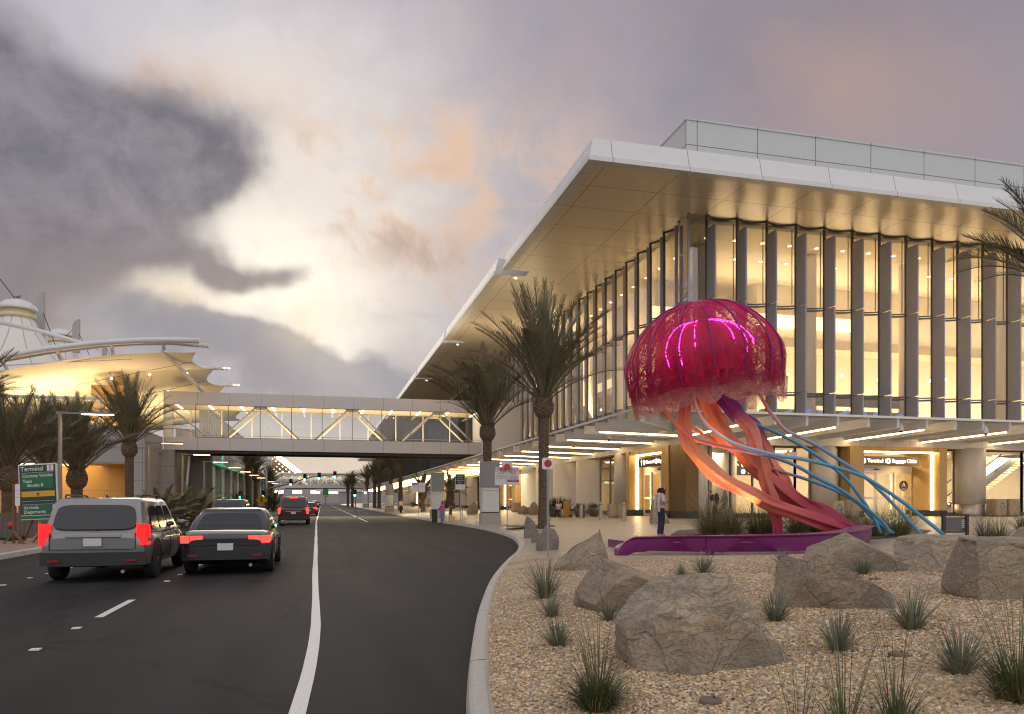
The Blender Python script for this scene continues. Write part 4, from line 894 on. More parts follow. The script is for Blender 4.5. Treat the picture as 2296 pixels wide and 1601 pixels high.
for th in (-2.55, -2.25, -1.95, -1.2, -.9, -.62, -.35):
    pts = [jp(r*1.05, th, z + .01) for r, z in IP][:6 if th in (-2.25, -.9, -2.55) else 5]
    mb = MB(); mb.tube([Vector(q) for q in spl(pts, 20)], .015, 5); mb.build('led_strip', m_led, jf)
pts = [jp(.06, -1.6, .3), jp(.2, -1.6, .2), jp(.2, -1.6, .0), jp(.16, -1.6, -.2), jp(.1, -1.6, -.36)]
mb = MB(); mb.tube(pts, .13, 8, col=(.75,.01,.03)); mb.build('throat', m_skin, jf, smooth=True)
for k in range(10):
    th = 2*PI*k/10; mb = MB(); pts = [jp(.30, th, .05), jp(.32, th+.15, -.2), jp(.25, th+.3, -.42), jp(.2, th+.35, -.5)]; mb.tube(pts, [.12,.11,.08,.03], 6, col=(.35,.01,.12)); mb.build('gonad_ruffle', m_skin, jf, smooth=True)
lamp('POINT', 'bell_light_magenta', jp(0, 0, .12), (1,.03,.30), 70, .3)
lamp('POINT', 'bell_light_red', jp(0, 0, -.30), (1,.12,.16), 25, .25)
def jx(x, y): return (1373.3 + .3677*x, 644.6 + .3677*y)
def grad(stops, v):
    for (a, ca), (b, cb) in zip(stops, stops[1:]):
        if v <= b: f = (v-a)/(b-a); return tuple(p*(1-f)+q*f for p, q in zip(ca, cb))
    return stops[-1][1]
def arm(path, stops, seed, face=1):
    """path rows: crop x, crop y, half width (crop px), depth"""
    N = 84; sp = spl(path, N); rnd = random.Random(seed); ph = rnd.random()*6
    cen = [P(*jx(q[0], q[1]), q[3]) for q in sp]; rows = []; cc = []
    for i, q in enumerate(sp):
        v = i/(N-1); t_ = (cen[min(i+1,N-1)] - cen[max(i-1,0)]).normalized(); vw = (cen[i] - Vector((0,0,CAMZ))).normalized()
        sd = t_.cross(vw).normalized(); dp = sd.cross(t_).normalized(); w = q[2]*.3677/F*q[3]*1.02
        if dp.dot(vw) < 0: dp = -dp
        fr = []; bk = []; c = grad(stops, v)
        for k in range(15):
            s = k/7 - 1; e = abs(s)**2
            lat = s*w*(1 + e*(.15*math.sin(31*v + ph + (2 if s > 0 else 0)) + .10*math.sin(19*v + 2*ph + (1 if s > 0 else 4)))) ; dd = w*(.30*abs(s)**1.5 - .45*math.exp(-(s/.22)**2)) + w*.42*e*math.sin(23*v + ph*2 + 1.5*s)
            p = cen[i] + sd*lat + dp*dd; fr.append(p); bk.append(p + dp*.035)
        rows.append(fr + bk[::-1])
        for k in range(30):
            s = (k if k < 15 else 29-k)/7 - 1; f = 1 - .10*math.exp(-(abs(abs(s)-.25)/.1)**2); cc.append(tuple(x*f for x in c))  # creases beside the ridge darkened: their shade is painted into the colour
    mb = MB(); mb.grid(rows, close=True); mb.f.append(tuple(range(30))); mb.f.append(tuple(range(len(mb.v)-30, len(mb.v)))[::-1]); mb.c = cc; mb.hascol = True
    return mb.build('oral_arm', m_skin, jf, smooth=True)
S1 = [(0,(.20,.006,.16)),(.05,(.22,.01,.16)),(.13,(.74,.20,.10)),(.35,(.84,.34,.16)),(.55,(.70,.20,.12)),(.75,(.42,.05,.07)),(.9,(.32,.02,.07)),(1,(.27,.012,.08))]
S2 = [(0,(.70,.10,.08)),(.1,(.84,.27,.13)),(.4,(.74,.20,.12)),(.7,(.38,.04,.06)),(.9,(.30,.018,.07)),(1,(.26,.012,.08))]
S3 = [(0,(.17,.006,.18)),(.18,(.25,.02,.18)),(.3,(.62,.20,.16)),(.55,(.74,.22,.13)),(.8,(.40,.05,.07)),(1,(.3,.02,.08))]
arm([(470,600,30,21.6),(452,690,36,21.5),(436,800,38,21.4),(444,900,42,21.3),(490,1000,46,21.2),(575,1085,48,21.1),(690,1172,46,21.0),(820,1250,42,20.9),(950,1318,42,20.9),(1100,1370,46,20.9),(1260,1425,44,20.9),(1400,1470,40,20.8),(1500,1500,34,20.7),(1560,1518,22,20.6)], S1, 1)
arm([(545,600,34,21.9),(580,700,46,21.9),(625,800,52,21.9),(690,900,52,21.9),(765,990,48,21.9),(850,1080,46,21.9),(945,1160,48,21.8),(1045,1250,54,21.7),(1170,1340,60,21.5),(1310,1410,60,21.4),(1440,1462,54,21.2),(1530,1500,40,21)], S2, 2)
arm([(620,600,36,21.5),(680,690,44,21.4),(755,770,46,21.3),(830,850,44,21.3),(875,950,40,21.2),(905,1050,38,21.2),(930,1150,38,21.2),(960,1250,40,21.2),(985,1350,38,21.2),(1000,1440,32,21.2),(1005,1520,26,21.2)], S3, 3)
arm([(780,760,24,22.2),(850,830,34,22.2),(910,930,36,22.2),(955,1030,36,22.1),(1005,1130,38,22),(1070,1230,40,21.9),(1150,1320,40,21.8),(1240,1390,36,21.7),(1330,1450,30,21.5)], S3, 4)
0 and arm([(530,640,20,22.3),(500,720,26,22.3),(487,800,24,22.3),(500,880,24,22.2),(560,980,28,22.2),(640,1060,30,22.2)], S2, 5)
BL = (.10,.30,.44)
TS1 = [(0,(.62,.12,.08)),(.18,(.72,.30,.22)),(.30,(.72,.62,.62)),(.42,(.30,.42,.52)),(.6,BL),(1,(.07,.27,.42))]
TS2 = [(0,(.60,.12,.09)),(.2,(.62,.25,.2)),(.36,(.40,.33,.38)),(.5,(.16,.30,.42)),(1,(.07,.26,.40))]
TS4 = [(0,(.78,.22,.08)),(.2,(.62,.14,.10)),(.36,(.50,.16,.18)),(.5,(.18,.22,.38)),(.65,BL),(1,(.07,.26,.40))]
def tent(pts, stops, d0, d1, r=.052):
    sp = spl([(x, y, d0 + (d1-d0)*i/(len(pts)-1)) for i, (x, y) in enumerate(pts)], 48); P3 = [P(*q) for q in sp]
    mb = MB(); mb.tube(P3, [r*(1.0 - .1*i/47) for i in range(48)], 10, col=[grad(stops, i/47) for i in range(48)]); mb.build('tentacle', m_skin, jf, smooth=True)
tent([(1550,870),(1555,889),(1564,917),(1579,946),(1609,972),(1645,994),(1704,1012),(1763,1025),(1796,1029),(1864,1045),(1932,1067),(1981,1096),(2030,1130),(2073,1164),(2122,1204)], TS1, 20.4, 19.3)
tent([(1696,866),(1702,880),(1722,917),(1740,940),(1763,965),(1799,982),(1840,1004),(1884,1033),(1940,1070),(1981,1108),(2017,1145),(2042,1172),(2071,1206)], TS2, 21.2, 20.2)
tent([(1640,915),(1693,950),(1738,969),(1784,992),(1820,1014),(1854,1038),(1884,1062),(1908,1087),(1930,1116),(1947,1140),(1964,1172),(1975,1196)], [(0,(.4,.3,.35)),(.1,BL),(1,(.06,.24,.36))], 22.2, 21.2, .05)
tent([(1478,880),(1483,898),(1498,930),(1528,960),(1560,985),(1610,1000),(1660,1010),(1700,1018),(1738,1026),(1786,1045),(1835,1073),(1874,1092),(1908,1114),(1944,1141),(1981,1173),(1995,1196)], TS4, 20.9, 21.0, .054)
tent([(1530,930),(1557,961),(1610,994),(1680,1030),(1720,1047),(1759,1060),(1800,1072),(1850,1090),(1890,1108),(1925,1130),(1960,1165),(2004,1196)], TS4, 22.4, 21.4, .05)
# purple wave bench round the planting
m_purple = mat('purple_paint', (.17,.012,.12), .4, var=.04, vs=2, spec=.4)
bn = thing('wave_bench', 'long purple wave shaped bench with a curled end in front of the sculpture', 'bench', G(1620, 1245))
bp = spl([(G(px, py).x, G(px, py).y) for px, py in ((1386,1247),(1404,1246),(1440,1245),(1500,1244.5),(1560,1244.5),(1621,1245),(1700,1244.5),(1780,1243),(1860,1239),(1925,1229),(1953,1214))], 90)
NB = 90; rows = []; topr = []
def bh(v): return .43 * min(1, (max(0, v-.0)/.16))**.55 if v < .16 else .43
for i, (x, y) in enumerate(bp):
    v = i/(NB-1); a = bp[max(i-1,0)]; b = bp[min(i+1,NB-1)]; dx, dy = b[0]-a[0], b[1]-a[1]; L = math.hypot(dx, dy); nx, ny = dy/L, -dx/L   # outward = toward the viewer
    g = gz(x, y); h = bh(v); zb = h*.18 if v > .17 else max(0, h - .36)
    for c0 in (.32, .58):
        u = (v - c0)/.075
        if abs(u) < 1: zb += .21*(1-u*u)
    zb += .02*math.sin(v*60) if v > .2 else 0
    if abs(v-.455) < .012 or abs(v-.82) < .012: zb = 0
    fl = .10*min(1, max(0, (v-.12)/.05)); sec = [(.0, zb), (.03, h*.5+zb*.5), (.02, h-.05), (fl, h-.03), (fl+.012, h-.01), (fl, h), (-.25, h+.005), (-.42, h-.01), (-.42, h-.06), (-.06, h-.07), (-.06, zb)]
    rows.append([(x+nx*o, y+ny*o, g+z) for o, z in sec])
mb = MB(); mb.grid(rows, close=True); mb.f += [tuple(range(11)), tuple(range(len(mb.v)-11, len(mb.v)))[::-1]]
o = mb.build('seat_shell', m_purple, bn, smooth=True); o.data.set_sharp_from_angle(angle=R(28))
for v in (.455, .82):
    x, y = bp[int(v*89)]; mb = MB(); mb.box(x-.07, y-.05, gz(x,y)-.02, x+.07, y+.02, gz(x,y)+.40); mb.build('leg', m_purple, bn)
mb = MB(); rr = [(1366,1226),(1400,1231),(1440,1234),(1500,1236),(1580,1237),(1700,1237),(1800,1235),(1900,1228),(1950,1215)]; q = spl([tuple(G(*p)) for p in rr], 40)
mb.grid([[(x,y,z-.02),(x,y,z+.21),(x+.02,y+.14,z+.21),(x+.02,y+.14,z-.02)] for x, y, z in q]); mb.build('low_wall', m_purple, bn)
mb = MB(); q0 = [G(*p) for p in ((1470,1222),(1600,1225),(1760,1224),(1900,1215),(1990,1206),(2060,1200),(2090,1190),(2020,1184),(1850,1180),(1650,1182),(1520,1190))]
cx_ = sum((p for p in q0), Vector())/len(q0); mb.add([p + Vector((0,0,.02)) for p in q0] + [cx_ + Vector((0,0,.06))], [(i,(i+1)%11,11) for i in range(11)]); struct(mb, 'planting_bed', mat('planting_soil', (.16,.12,.08), .95, var=.4, vs=30, bump=.8, bs=40))
def uplight(px, py, tgt, e, label, col=(1,.66,.30), spot=70):
    p = G(px, py); u = thing('ground_uplight', label, 'uplight', p, 'small ground uplights'); mb = MB(); mb.lathe([(.09,0),(.09,.05),(.06,.055)], p, 14); mb.build('housing', m_black, u)
    mb = MB(); mb.lathe([(.055,.056),(.055,.062)], p, 12); mb.build('lens', mat('uplight_lens', (1,1,1), .5, emit=(1,.75,.42), es=14), u); lamp('SPOT', 'uplight_lamp', p + Vector((0,0,.12)), col, e, .05, Vector(tgt) - p, spot)
uplight(1700, 1216, P(1600, 1000, 21.5), 300, 'small uplight in the grass under the orange arms', (1,.55,.25), 60)
uplight(1560, 1218, P(1570, 950, 21.5), 240, 'small uplight at the left of the grasses behind the bench', (1,.55,.25), 60)
uplight(1872, 1206, P(1860, 1180, 21), 26, 'small uplight glinting on the pink end of the arms', (1,.75,.45), 90)
uplight(1640, 1214, P(1650, 1185, 20.5), 110, 'small uplight among the straw tipped grasses', (1,.72,.38), 120)
uplight(2030, 1206, P(1960, 1080, 21), 120, 'small uplight under the blue tentacles', (.9,.95,1), 70)
# ------------------------------------------------------------------ boulders
import bmesh
def rockmat(name, c1, c2, rust, vein=.5):
    m = mat(name, c1, .88); t = NT(m.node_tree); b = t.n['Principled BSDF']; oc = t.new('ShaderNodeTexCoord').outputs['Object']
    mp = t.new('ShaderNodeMapping'); mp.inputs['Rotation'].default_value = (.4,.6,.2); mp.inputs['Scale'].default_value = (1,1,2.6); t.link(oc, mp.inputs[0]); st = mp.outputs[0]
    a = t.noise(oc, 1.6, 8, .62, .6); f = t.noise(oc, 34, 5, .7); g = t.noise(st, 2.4, 9, .65, 1.2); h = t.noise(oc, 110, 2)
    c = t.mix(t.sstep(a, .40, .56), c1, c2); c = t.mix(t.m('MULTIPLY', t.sstep(t.noise(oc, .9, 4), .49, .54), .8), c, (c1[0]*.5, c1[1]*.53, c1[2]*.6)); c = t.mix(t.m('MULTIPLY', t.sstep(g, .50, .62), .85), c, rust)
    c = t.mix(t.m('MULTIPLY', t.sstep(f, .35, .7), .55), c, tuple(x*.45 for x in c1)); c = t.mix(t.m('MULTIPLY', t.sstep(h, .6, .75), .5), c, (.5,.46,.4))
    vd = t.new('ShaderNodeTexNoise'); vd.inputs['Scale'].default_value = 2.2; vd.inputs['Detail'].default_value = 6; t.link(oc, vd.inputs['Vector']); va = t.new('ShaderNodeVectorMath', operation='MULTIPLY_ADD'); t.link(vd.outputs['Color'], va.inputs[0]); va.inputs[1].default_value = (.55,.55,.55); t.link(oc, va.inputs[2])
    v1 = t.new('ShaderNodeTexVoronoi'); v1.inputs['Scale'].default_value = 1.9; t.link(va.outputs[0], v1.inputs['Vector']); v2 = t.new('ShaderNodeTexVoronoi', feature='DISTANCE_TO_EDGE'); v2.inputs['Scale'].default_value = 1.9; t.link(va.outputs[0], v2.inputs['Vector']); cs = t.new('ShaderNodeSeparateColor'); t.link(v1.outputs['Color'], cs.inputs[0])
    c = t.mix(.5, c, t.ramp(cs.outputs[0], [(0,tuple(x*.55 for x in c1)),(.3,c1),(.5,(c1[0]*.8,c1[1]*.82,c1[2]*.9)),(.7,c2),(1,tuple(x*1.2 for x in c2))])); c = t.mix(t.m('MULTIPLY', t.sstep(f, .4, .7), .4), c, tuple(x*.5 for x in c1))
    eg = t.m('SUBTRACT', 1.0, t.sstep(v2.outputs[0], .0, .025)); c = t.mix(t.m('MULTIPLY', eg, t.m('MULTIPLY', t.sstep(a, .4, .6), .6)), c, (.58,.54,.48))
    rg = t.m('ABSOLUTE', t.m('SUBTRACT', t.noise(st, 3.1, 7, .6, 1.5), .5)); c = t.mix(t.m('MULTIPLY', t.m('SUBTRACT', 1.0, t.sstep(rg, .0, .022)), vein), c, (.55,.5,.44))
    t.link(c, b.inputs['Base Color']); bn = t.new('ShaderNodeBump'); bn.inputs['Strength'].default_value = .9; bn.inputs['Distance'].default_value = .05
    hh = t.m('ADD', t.m('MULTIPLY', g, .9), t.m('ADD', t.m('MULTIPLY', f, .35), t.m('MULTIPLY', h, .1))); hh = t.m('SUBTRACT', hh, t.m('MULTIPLY', t.m('SUBTRACT', 1.0, t.sstep(rg, 0, .03)), .25)); hh = t.m('ADD', hh, t.m('ADD', t.m('MULTIPLY', cs.outputs[1], 1.6), t.m('MULTIPLY', t.sstep(v2.outputs[0], 0, .06), .5)))
    t.link(hh, bn.inputs['Height']); t.link(bn.outputs[0], b.inputs['Normal']); return m
RK = [rockmat('boulder_tan', (.43,.35,.25), (.53,.41,.26), (.33,.19,.08)), rockmat('boulder_brown', (.37,.29,.20), (.46,.36,.23), (.27,.15,.07), .45), rockmat('boulder_grey', (.26,.23,.19), (.32,.26,.18), (.17,.11,.06), .7), rockmat('boulder_gold', (.36,.26,.14), (.42,.31,.17), (.25,.15,.06), .4)]
def boulder(x0, x1, yt, ybm, label, planes, seed, mi=0, deep=.8, d=None, sub=6, amp=.035, group='boulders set in the gravel', ns=1.6, bury=.40):
    """bbox in picture px; planes = list of (right, toward-viewer, up, offset) cuts in a unit blob"""
    g = G((x0+x1)/2, ybm - (ybm-yt)*.0); 
    if d is None: d = depth(g)
    w = (x1-x0)/F*d/2; g0 = P((x0+x1)/2, HY, d + w*deep*.75); gzz = g.z; h = (ybm-yt)/F*d
    bm = bmesh.new(); bmesh.ops.create_icosphere(bm, subdivisions=sub, radius=1); rnd = random.Random(seed); off = Vector((rnd.random()*50, rnd.random()*50, rnd.random()*50)); vs = []
    cuts = [(Vector(p[:3]).normalized(), p[3]) for p in planes] + [(Vector((rnd.gauss(0,1), rnd.gauss(0,1), rnd.gauss(.25,.6))).normalized(), rnd.uniform(.74,.98)) for _ in range(22)]
    for v in bm.verts:
        p = v.co.copy()*1.15
        p = Vector([math.copysign(abs(c)**.56, c) for c in p*.9]); hxy = math.hypot(p.x, p.y)
        if p.z < 0 and hxy > 1e-4: f_ = max(1, 1.0*min(1, hxy*2.4)/hxy); p.x *= f_; p.y *= f_
        for nrm, h_ in cuts:
            e = p.dot(nrm) - h_
            if e > 0: p -= nrm*e
        q = p*ns + off; f = noise.fractal(q, 1.0, 2.1, 5) * amp + noise.fractal(q*5, 1.0, 2.2, 4)*amp*.28 - abs(noise.fractal(Vector((q.x*1.4,q.y*1.4,q.z*3.4)), 1, 2, 3))*amp*.8
        vs.append(p*(1+f))
    lo = [min(v[i] for v in vs) for i in range(3)]; hi = [max(v[i] for v in vs) for i in range(3)]
    out = []
    for p in vs:
        a = ((p[0]-lo[0])/(hi[0]-lo[0])*2-1); b = ((p[1]-lo[1])/(hi[1]-lo[1])*2-1); c = (p[2]-lo[2])/(hi[2]-lo[2])
        z = (c - bury)/(1-bury)*h if c > bury else (c-bury)*h*.9
        out.append(g0 + E1*a*w - E2*b*w*deep + Vector((0,0, gzz - g0.z + z)))
    ctr = Vector((g0.x, g0.y, gzz)); me = bpy.data.meshes.new('boulder'); me.from_pydata([tuple(p-ctr) for p in out], [], [tuple(v.index for v in f.verts) for f in bm.faces]); bm.free()
    me.polygons.foreach_set('use_smooth', [True]*len(me.polygons)); me.set_sharp_from_angle(angle=R(24)); me.materials.append(RK[mi]); o = bpy.data.objects.new('boulder', me); COL.objects.link(o); o.location = ctr
    return tag(o, label, 'boulder', group)
boulder(1362,1766,1288,1512, 'largest tan boulder with grey broken faces at the front of the gravel', [(-.55,.30,.78,.62),(.80,.15,.58,.72),(-.62,.78,.05,.60),(.30,.95,.08,.56),(-.15,.80,.58,.66),(.62,.70,.35,.66),(.05,-.1,1,.72)], 3, 0, .75, amp=.045)
boulder(1236,1390,1189,1281, 'pointed brown boulder beside the curled end of the purple bench', [(-.50,.1,.86,.26),(.85,.1,.35,.5),(0,.9,.4,.5)], 9, 1, .7, sub=5, amp=.07)
boulder(1286,1536,1258,1372, 'smooth brown boulder just behind the largest boulder', [(.45,.1,.9,.5),(-.75,.3,.5,.62),(0,.9,-.2,.6)], 14, 1, .75, sub=5)
boulder(1766,2026,1198,1286, 'long grey brown boulder at the right end of the purple bench', [(-.5,.1,.85,.55),(.6,.2,.75,.6),(0,.95,.1,.55)], 21, 1, .6, sub=5)
boulder(2000,2248,1201,1284, 'wide flat topped boulder below the feet of the blue tentacles', [(0,.1,1,.5),(-.7,.5,.3,.6),(.75,.1,.6,.7),(0,.95,.2,.55)], 33, 0, .55, sub=5)
boulder(1738,1992,1243,1370, 'rust fronted slab boulder sloping down to the right', [(.36,.02,.93,.26),(-.5,.75,-.35,.5),(-.2,.97,.0,.5),(-.85,.2,.3,.6)], 40, 1, .75, sub=5)
boulder(2126,2400,1252,1398, 'blocky brown boulder cut by the right edge of the picture', [(0,.05,1,.6),(-.95,.1,.15,.7),(-.2,.95,.1,.6)], 52, 1, .7, sub=5, d=8.6)
boulder(2262,2420,1172,1252, 'dark boulder at the right edge behind the blocky one', [(-.6,.2,.75,.6)], 61, 1, .8, sub=5, d=15)
for a in ((1174,1206,1157,1206,'upright grey standing stone farthest from the kerb signpost',71),(1190,1211,1179,1217,'small upright stone squeezed between two standing stones',72),(1200,1254,1177,1234,'pointed grey standing stone behind the round red signpost',73)):
    boulder(a[0],a[1],a[2],a[3],a[4],[(.35,.1,.93,.78),(-.98,.1,.1,.62),(.2,.95,.1,.6)] if a[5] < 73 else [(-.80,.1,.6,.60),(.55,.2,.82,.62),(.1,.97,.2,.6)], a[5], 2, .8, sub=4, group='upright stones on the plaza', amp=.06)
boulder(1457,1505,1112,1174,'tall leaning grey rock behind the woman with the phone',[(.75,.1,.65,.55),(-.97,.1,.1,.7)],81,0,.7,sub=4,group='rocks on the plaza')
boulder(1161,1190,1132,1152,'low golden rock beside the stone litter bin by the far door',[(.5,.1,.8,.6)],82,3,.7,sub=4,group='rocks on the plaza',d=64)
boulder(1187,1212,1124,1154,'golden rock partly behind the front palm trunk',[(.6,.1,.8,.6)],83,3,.7,sub=4,group='rocks on the plaza',d=61)
boulder(1046,1072,1119,1148,'arched golden rock left of the near wrapped pillar',[(-.6,.1,.8,.6)],84,3,.7,sub=4,group='rocks on the plaza',d=68)
boulder(1610,1648,1128,1172,'golden rock stump in the grasses behind the orange arms',[(0,0,1,.6)],86,3,.8,sub=4,group='rocks on the plaza',d=30)
# ------------------------------------------------------------------ grasses and spiky plants
m_leaf = mat('leaf', (.1,.15,.05), .6, attr=True, spec=.3)
def blades(n, L0, L1, lean0, lean1, w, droop, cols, seed, rad=.05, tipc=None, seg=5):
    rnd = random.Random(seed); vs = []; fs = []; cs = []
    for _ in range(n):
        a = rnd.uniform(0, 2*PI); L = rnd.uniform(L0, L1); ln = rnd.uniform(lean0, lean1); r0 = rad*math.sqrt(rnd.random()); p = Vector((r0*math.cos(a), r0*math.sin(a), 0)); dr = droop*rnd.uniform(.4,1.5)
        a += rnd.gauss(0,.25); sd = Vector((-math.sin(a), math.cos(a), 0)); c = cols[rnd.randrange(len(cols))]; f = rnd.uniform(.75,1.25); tw = rnd.uniform(-.8,.8); o = len(vs)
        for i in range(seg+1):
            v = i/seg; an = ln + dr*v*v; 
            if i: p = p + (Vector((math.cos(a), math.sin(a), 0))*math.sin(an) + Vector((0,0,1))*math.cos(an))*(L/seg)
            ww = w*(1 - v**2.2*.92)*(.7+.6*min(1,v*4) if v < .25 else 1.15)/2; s2 = sd*math.cos(tw) + Vector((math.cos(a)*.5, math.sin(a)*.5, .5))*math.sin(tw); vs += [p - s2*ww, p + s2*ww]
            k = tipc if (tipc and v > .62) else c; cs += [tuple(x*f for x in k)]*2
        fs += [(o+2*i, o+2*i+1, o+2*i+3, o+2*i+2) for i in range(seg)]
    mb = MB(); mb.v = vs; mb.f = fs; mb.c = cs; mb.hascol = True; return mb
GRN = [(.080,.11,.035),(.11,.125,.045),(.065,.09,.03),(.15,.13,.055)]; STRAW = [(.42,.34,.16),(.5,.42,.22),(.36,.3,.14)]; BLUEG = [(.17,.19,.135),(.20,.22,.155),(.14,.155,.11),(.24,.22,.14)]
def plant(name, label, cat, p, parts, group, sc=1, rz=0):
    o = thing(name, label, cat, (0,0,0), group)
    for nm, mb in parts: mb.build(nm, m_leaf, o)
    o.location = p; WL[o.name] = Vector((0,0,0)); o.scale = (sc,)*3; o.rotation_euler[2] = rz; return o
AG = [plant('agave', 'x', 'agave', (0,0,0), [('leaves', blades(135, .28, .54, .02, 1.0, .0115, .28, BLUEG, s, .05))], 'spiky grey green agaves in the gravel') for s in (1,2,3)]
first = [True]*3
def put_agave(px, py, hpx, label, i):
    g = G(px, py); s = hpx/F*depth(g)/.44; k = i % 3; o = AG[k] if first[k] else dup(AG[k], g)
    first[k] = False; o.location = g - Vector((0,0,.01)); o.rotation_euler[2] = i*1.3; o.scale = (s,)*3; o['label'] = label
for i, a in enumerate([(1222,1344,92,'tall agave nearest the kerb, beside the pointed brown boulder'),(1238,1386,62,'short agave in the kerb row, between two taller ones'),(1250,1452,80,'front agave of the row along the kerb'),(1364,1394,60,'agave half hidden by the left flank of the largest boulder'),(1578,1290,58,'lone agave in front of the purple bench'),(1527,1293,34,'tiny agave behind the smooth brown boulder'),(1757,1272,44,'small agave left of the long grey brown boulder'),(1752,1303,40,'small agave at the left tip of the rust fronted slab'),(1738,1396,84,'agave touching the right flank of the largest boulder'),(1880,1464,100,'wide agave below the rust fronted slab boulder'),(2044,1414,104,'tall agave at the right end of the rust fronted slab'),(2152,1515,132,'largest agave, in front of the blocky brown boulder'),(1934,1290,50,'agave tucked between the slab and the long boulder'),(2160,1270,54,'agave in front of the wide flat topped boulder')]): put_agave(*a, i)
LIT = [(.16,.17,.06),(.22,.20,.08),(.12,.13,.045),(.30,.25,.11)]  # greens lightened for golden-lit clumps, the light put into the leaf colour
def grass(px, py, hpx, label, seed, n=330, dense=True, stems=40, straw=14, g=None, sl=1.7, cols=None):
    g = g or G(px, py); L = hpx/F*depth(g)
    pr = [('leaves', blades(n, L*.5, L*1.05, .03, .85, .006, .9, cols or GRN, seed, L*.20))]
    if stems: pr.append(('stems', blades(stems, L*1.0, L*sl, .02, .38, .0045, .35, [(.075,.09,.035),(.12,.12,.05)], seed+100, L*.13, seg=6)))
    if straw: pr.append(('seed_heads', blades(straw, L*1.1, L*1.6, .1, .6, .009, .8, [(.14,.13,.06)], seed+200, L*.13, tipc=(.5,.42,.22), seg=8)))
    return plant('ornamental_grass', label, 'grass clump', g - Vector((0,0,.01)), pr, 'ornamental grass clumps')
grass(1340,1598,130,'dense green grass clump with tall thin stems at the front of the gravel',1,700,stems=70,straw=0,sl=2.25)
for px, d, lb, sd, n, stn in ((1890,4.1,'thin seed stems rising from the bottom edge right of centre',3,120,34),(2010,4.3,'loose seed stems at the bottom edge farther right',4,100,24),(2285,4.6,'dense grass clump at the bottom right corner',5,420,60),(1790,4.0,'few thin stems at the bottom edge below the largest boulder',6,60,14)):
    p = P(px, HY, d); p.z = gz(p.x, p.y); grass(0,0,150 if sd != 5 else 190,lb,sd,n,stems=stn,straw=0,g=p,sl=2.2)
for i, (px, py, h, lb) in enumerate([(1592,1200,70,'leftmost straw tipped grass clump behind the bench'),(1640,1203,62,'grass clump under the left orange arm'),(1700,1199,66,'dark grass clump left of the standing arm'),(1790,1200,62,'grass clump right of the standing arm'),(1835,1199,54,'grass clump behind the pink end of the arms'),(1900,1196,52,'grass clump left of the blue tentacles'),(1960,1204,60,'grass clump in the bundle of blue tentacles'),(2015,1202,62,'grass clump between the two outer blue tentacles'),(1730,1196,50,'grass clump behind the standing arm')]):
    grass(px, py, h*1.5, lb, 20+i, 800, stems=50, straw=30 if i in (0,1,5) else 12, sl=1.5, cols=LIT)
for i, (px, py, h, lb) in enumerate([(2210,1214,50,'thin grass clump right of the equipment box'),(2240,1217,46,'grass clump behind the wide flat topped boulder'),(2292,1190,40,'grass clump at the right edge of the plaza')]): grass(px, py, h*1.4, lb, 50+i, 260, stems=60, straw=4)
# ------------------------------------------------------------------ date palms
m_frond = mat('palm_frond', (.05,.07,.03), .5, attr=True, spec=.35)
m_trunk = mat('palm_trunk', (.085,.058,.038), .9, var=.45, vs=12, bump=.8, bs=24, bdist=.05, col2=(.15,.10,.055))
def crown(seed, n=52, L=3.3, e0=82, e1=22, lf=.42, bend=38, fan=False):
    rnd = random.Random(seed); vs = []; fs = []; cs = []
    for q in range(n):
        f = (q + rnd.random()) / n; a = q*2.39996 + rnd.gauss(0,.2); el = R(e0 + (e1-e0)*f**1.15 + rnd.gauss(0,4)); Lq = L*rnd.uniform(.82,1.08); bd = R(bend*rnd.uniform(.5,1.5))*(.4+.9*f); dead = rnd.random() < .12
        hx = Vector((math.cos(a), math.sin(a), 0)); p = hx*.14 + Vector((0,0,-.25*f)); sd = Vector((-math.sin(a), math.cos(a), 0)); N = 26; pts = []; tw = rnd.gauss(0,.5)
        for i in range(N+1):
            v = i/N; e = el - bd*v**1.6; d = hx*math.cos(e) + Vector((0,0,1))*math.sin(e)
            if i: p = p + d*(Lq/N)
            pts.append((p.copy(), d))
        stem = (.16,.13,.07); k0 = rnd.uniform(.75,1.25); lc = (.21*k0,.15*k0,.08*k0) if dead else (.155*k0,.145*k0,.075*k0)
        o = len(vs)
        for i, (p, d) in enumerate(pts):
            w = .045*(1 - i/N*.85) + .006; up = sd.cross(d); vs += [p - sd*w, p + sd*w, p + up*w]; c = stem if i < N*.4 else lc; cs += [c]*3
            if i: b = o + 3*i; fs += [(b-3,b-2,b+1,b),(b-2,b-1,b+2,b+1),(b-1,b-3,b,b+2)]
        M = 52
        for i in range(M):
            v = .24 + .76*i/(M-1); u = v*N; k = min(int(u), N-1); pp = pts[k][0].lerp(pts[k+1][0], u-k); d = pts[k][1]; up = sd.cross(d).normalized() * -1
            if up.z < 0: up = -up
            ll = lf*(.35 + 1.1*math.sin(PI*min(1, max(.03, (v-.18)/.86))**.8))*rnd.uniform(.8,1.15)
            for s in (-1, 1):
                fw = .75 + .5*v; dr = (d*fw + (sd*s)*(.8 - .35*v) + up*(.42 + rnd.gauss(0,.12)) + Vector((0,0,rnd.gauss(-.08,.1)))).normalized(); w = .012*(1.15 - .4*v); wv = dr.cross(up).normalized()*w; o = len(vs); tip = pp + dr*ll - Vector((0,0,ll*.10)); mid = pp + dr*ll*.5
                vs += [pp - wv*.5, pp + wv*.5, mid + wv, mid - wv, tip]; fs += [(o,o+1,o+2,o+3),(o+3,o+2,o+4)]; r_ = rnd.uniform(.75,1.25); cs += [tuple(x*r_ for x in lc)]*5
    mb = MB(); mb.v = vs; mb.f = fs; mb.c = cs; mb.hascol = True; return mb
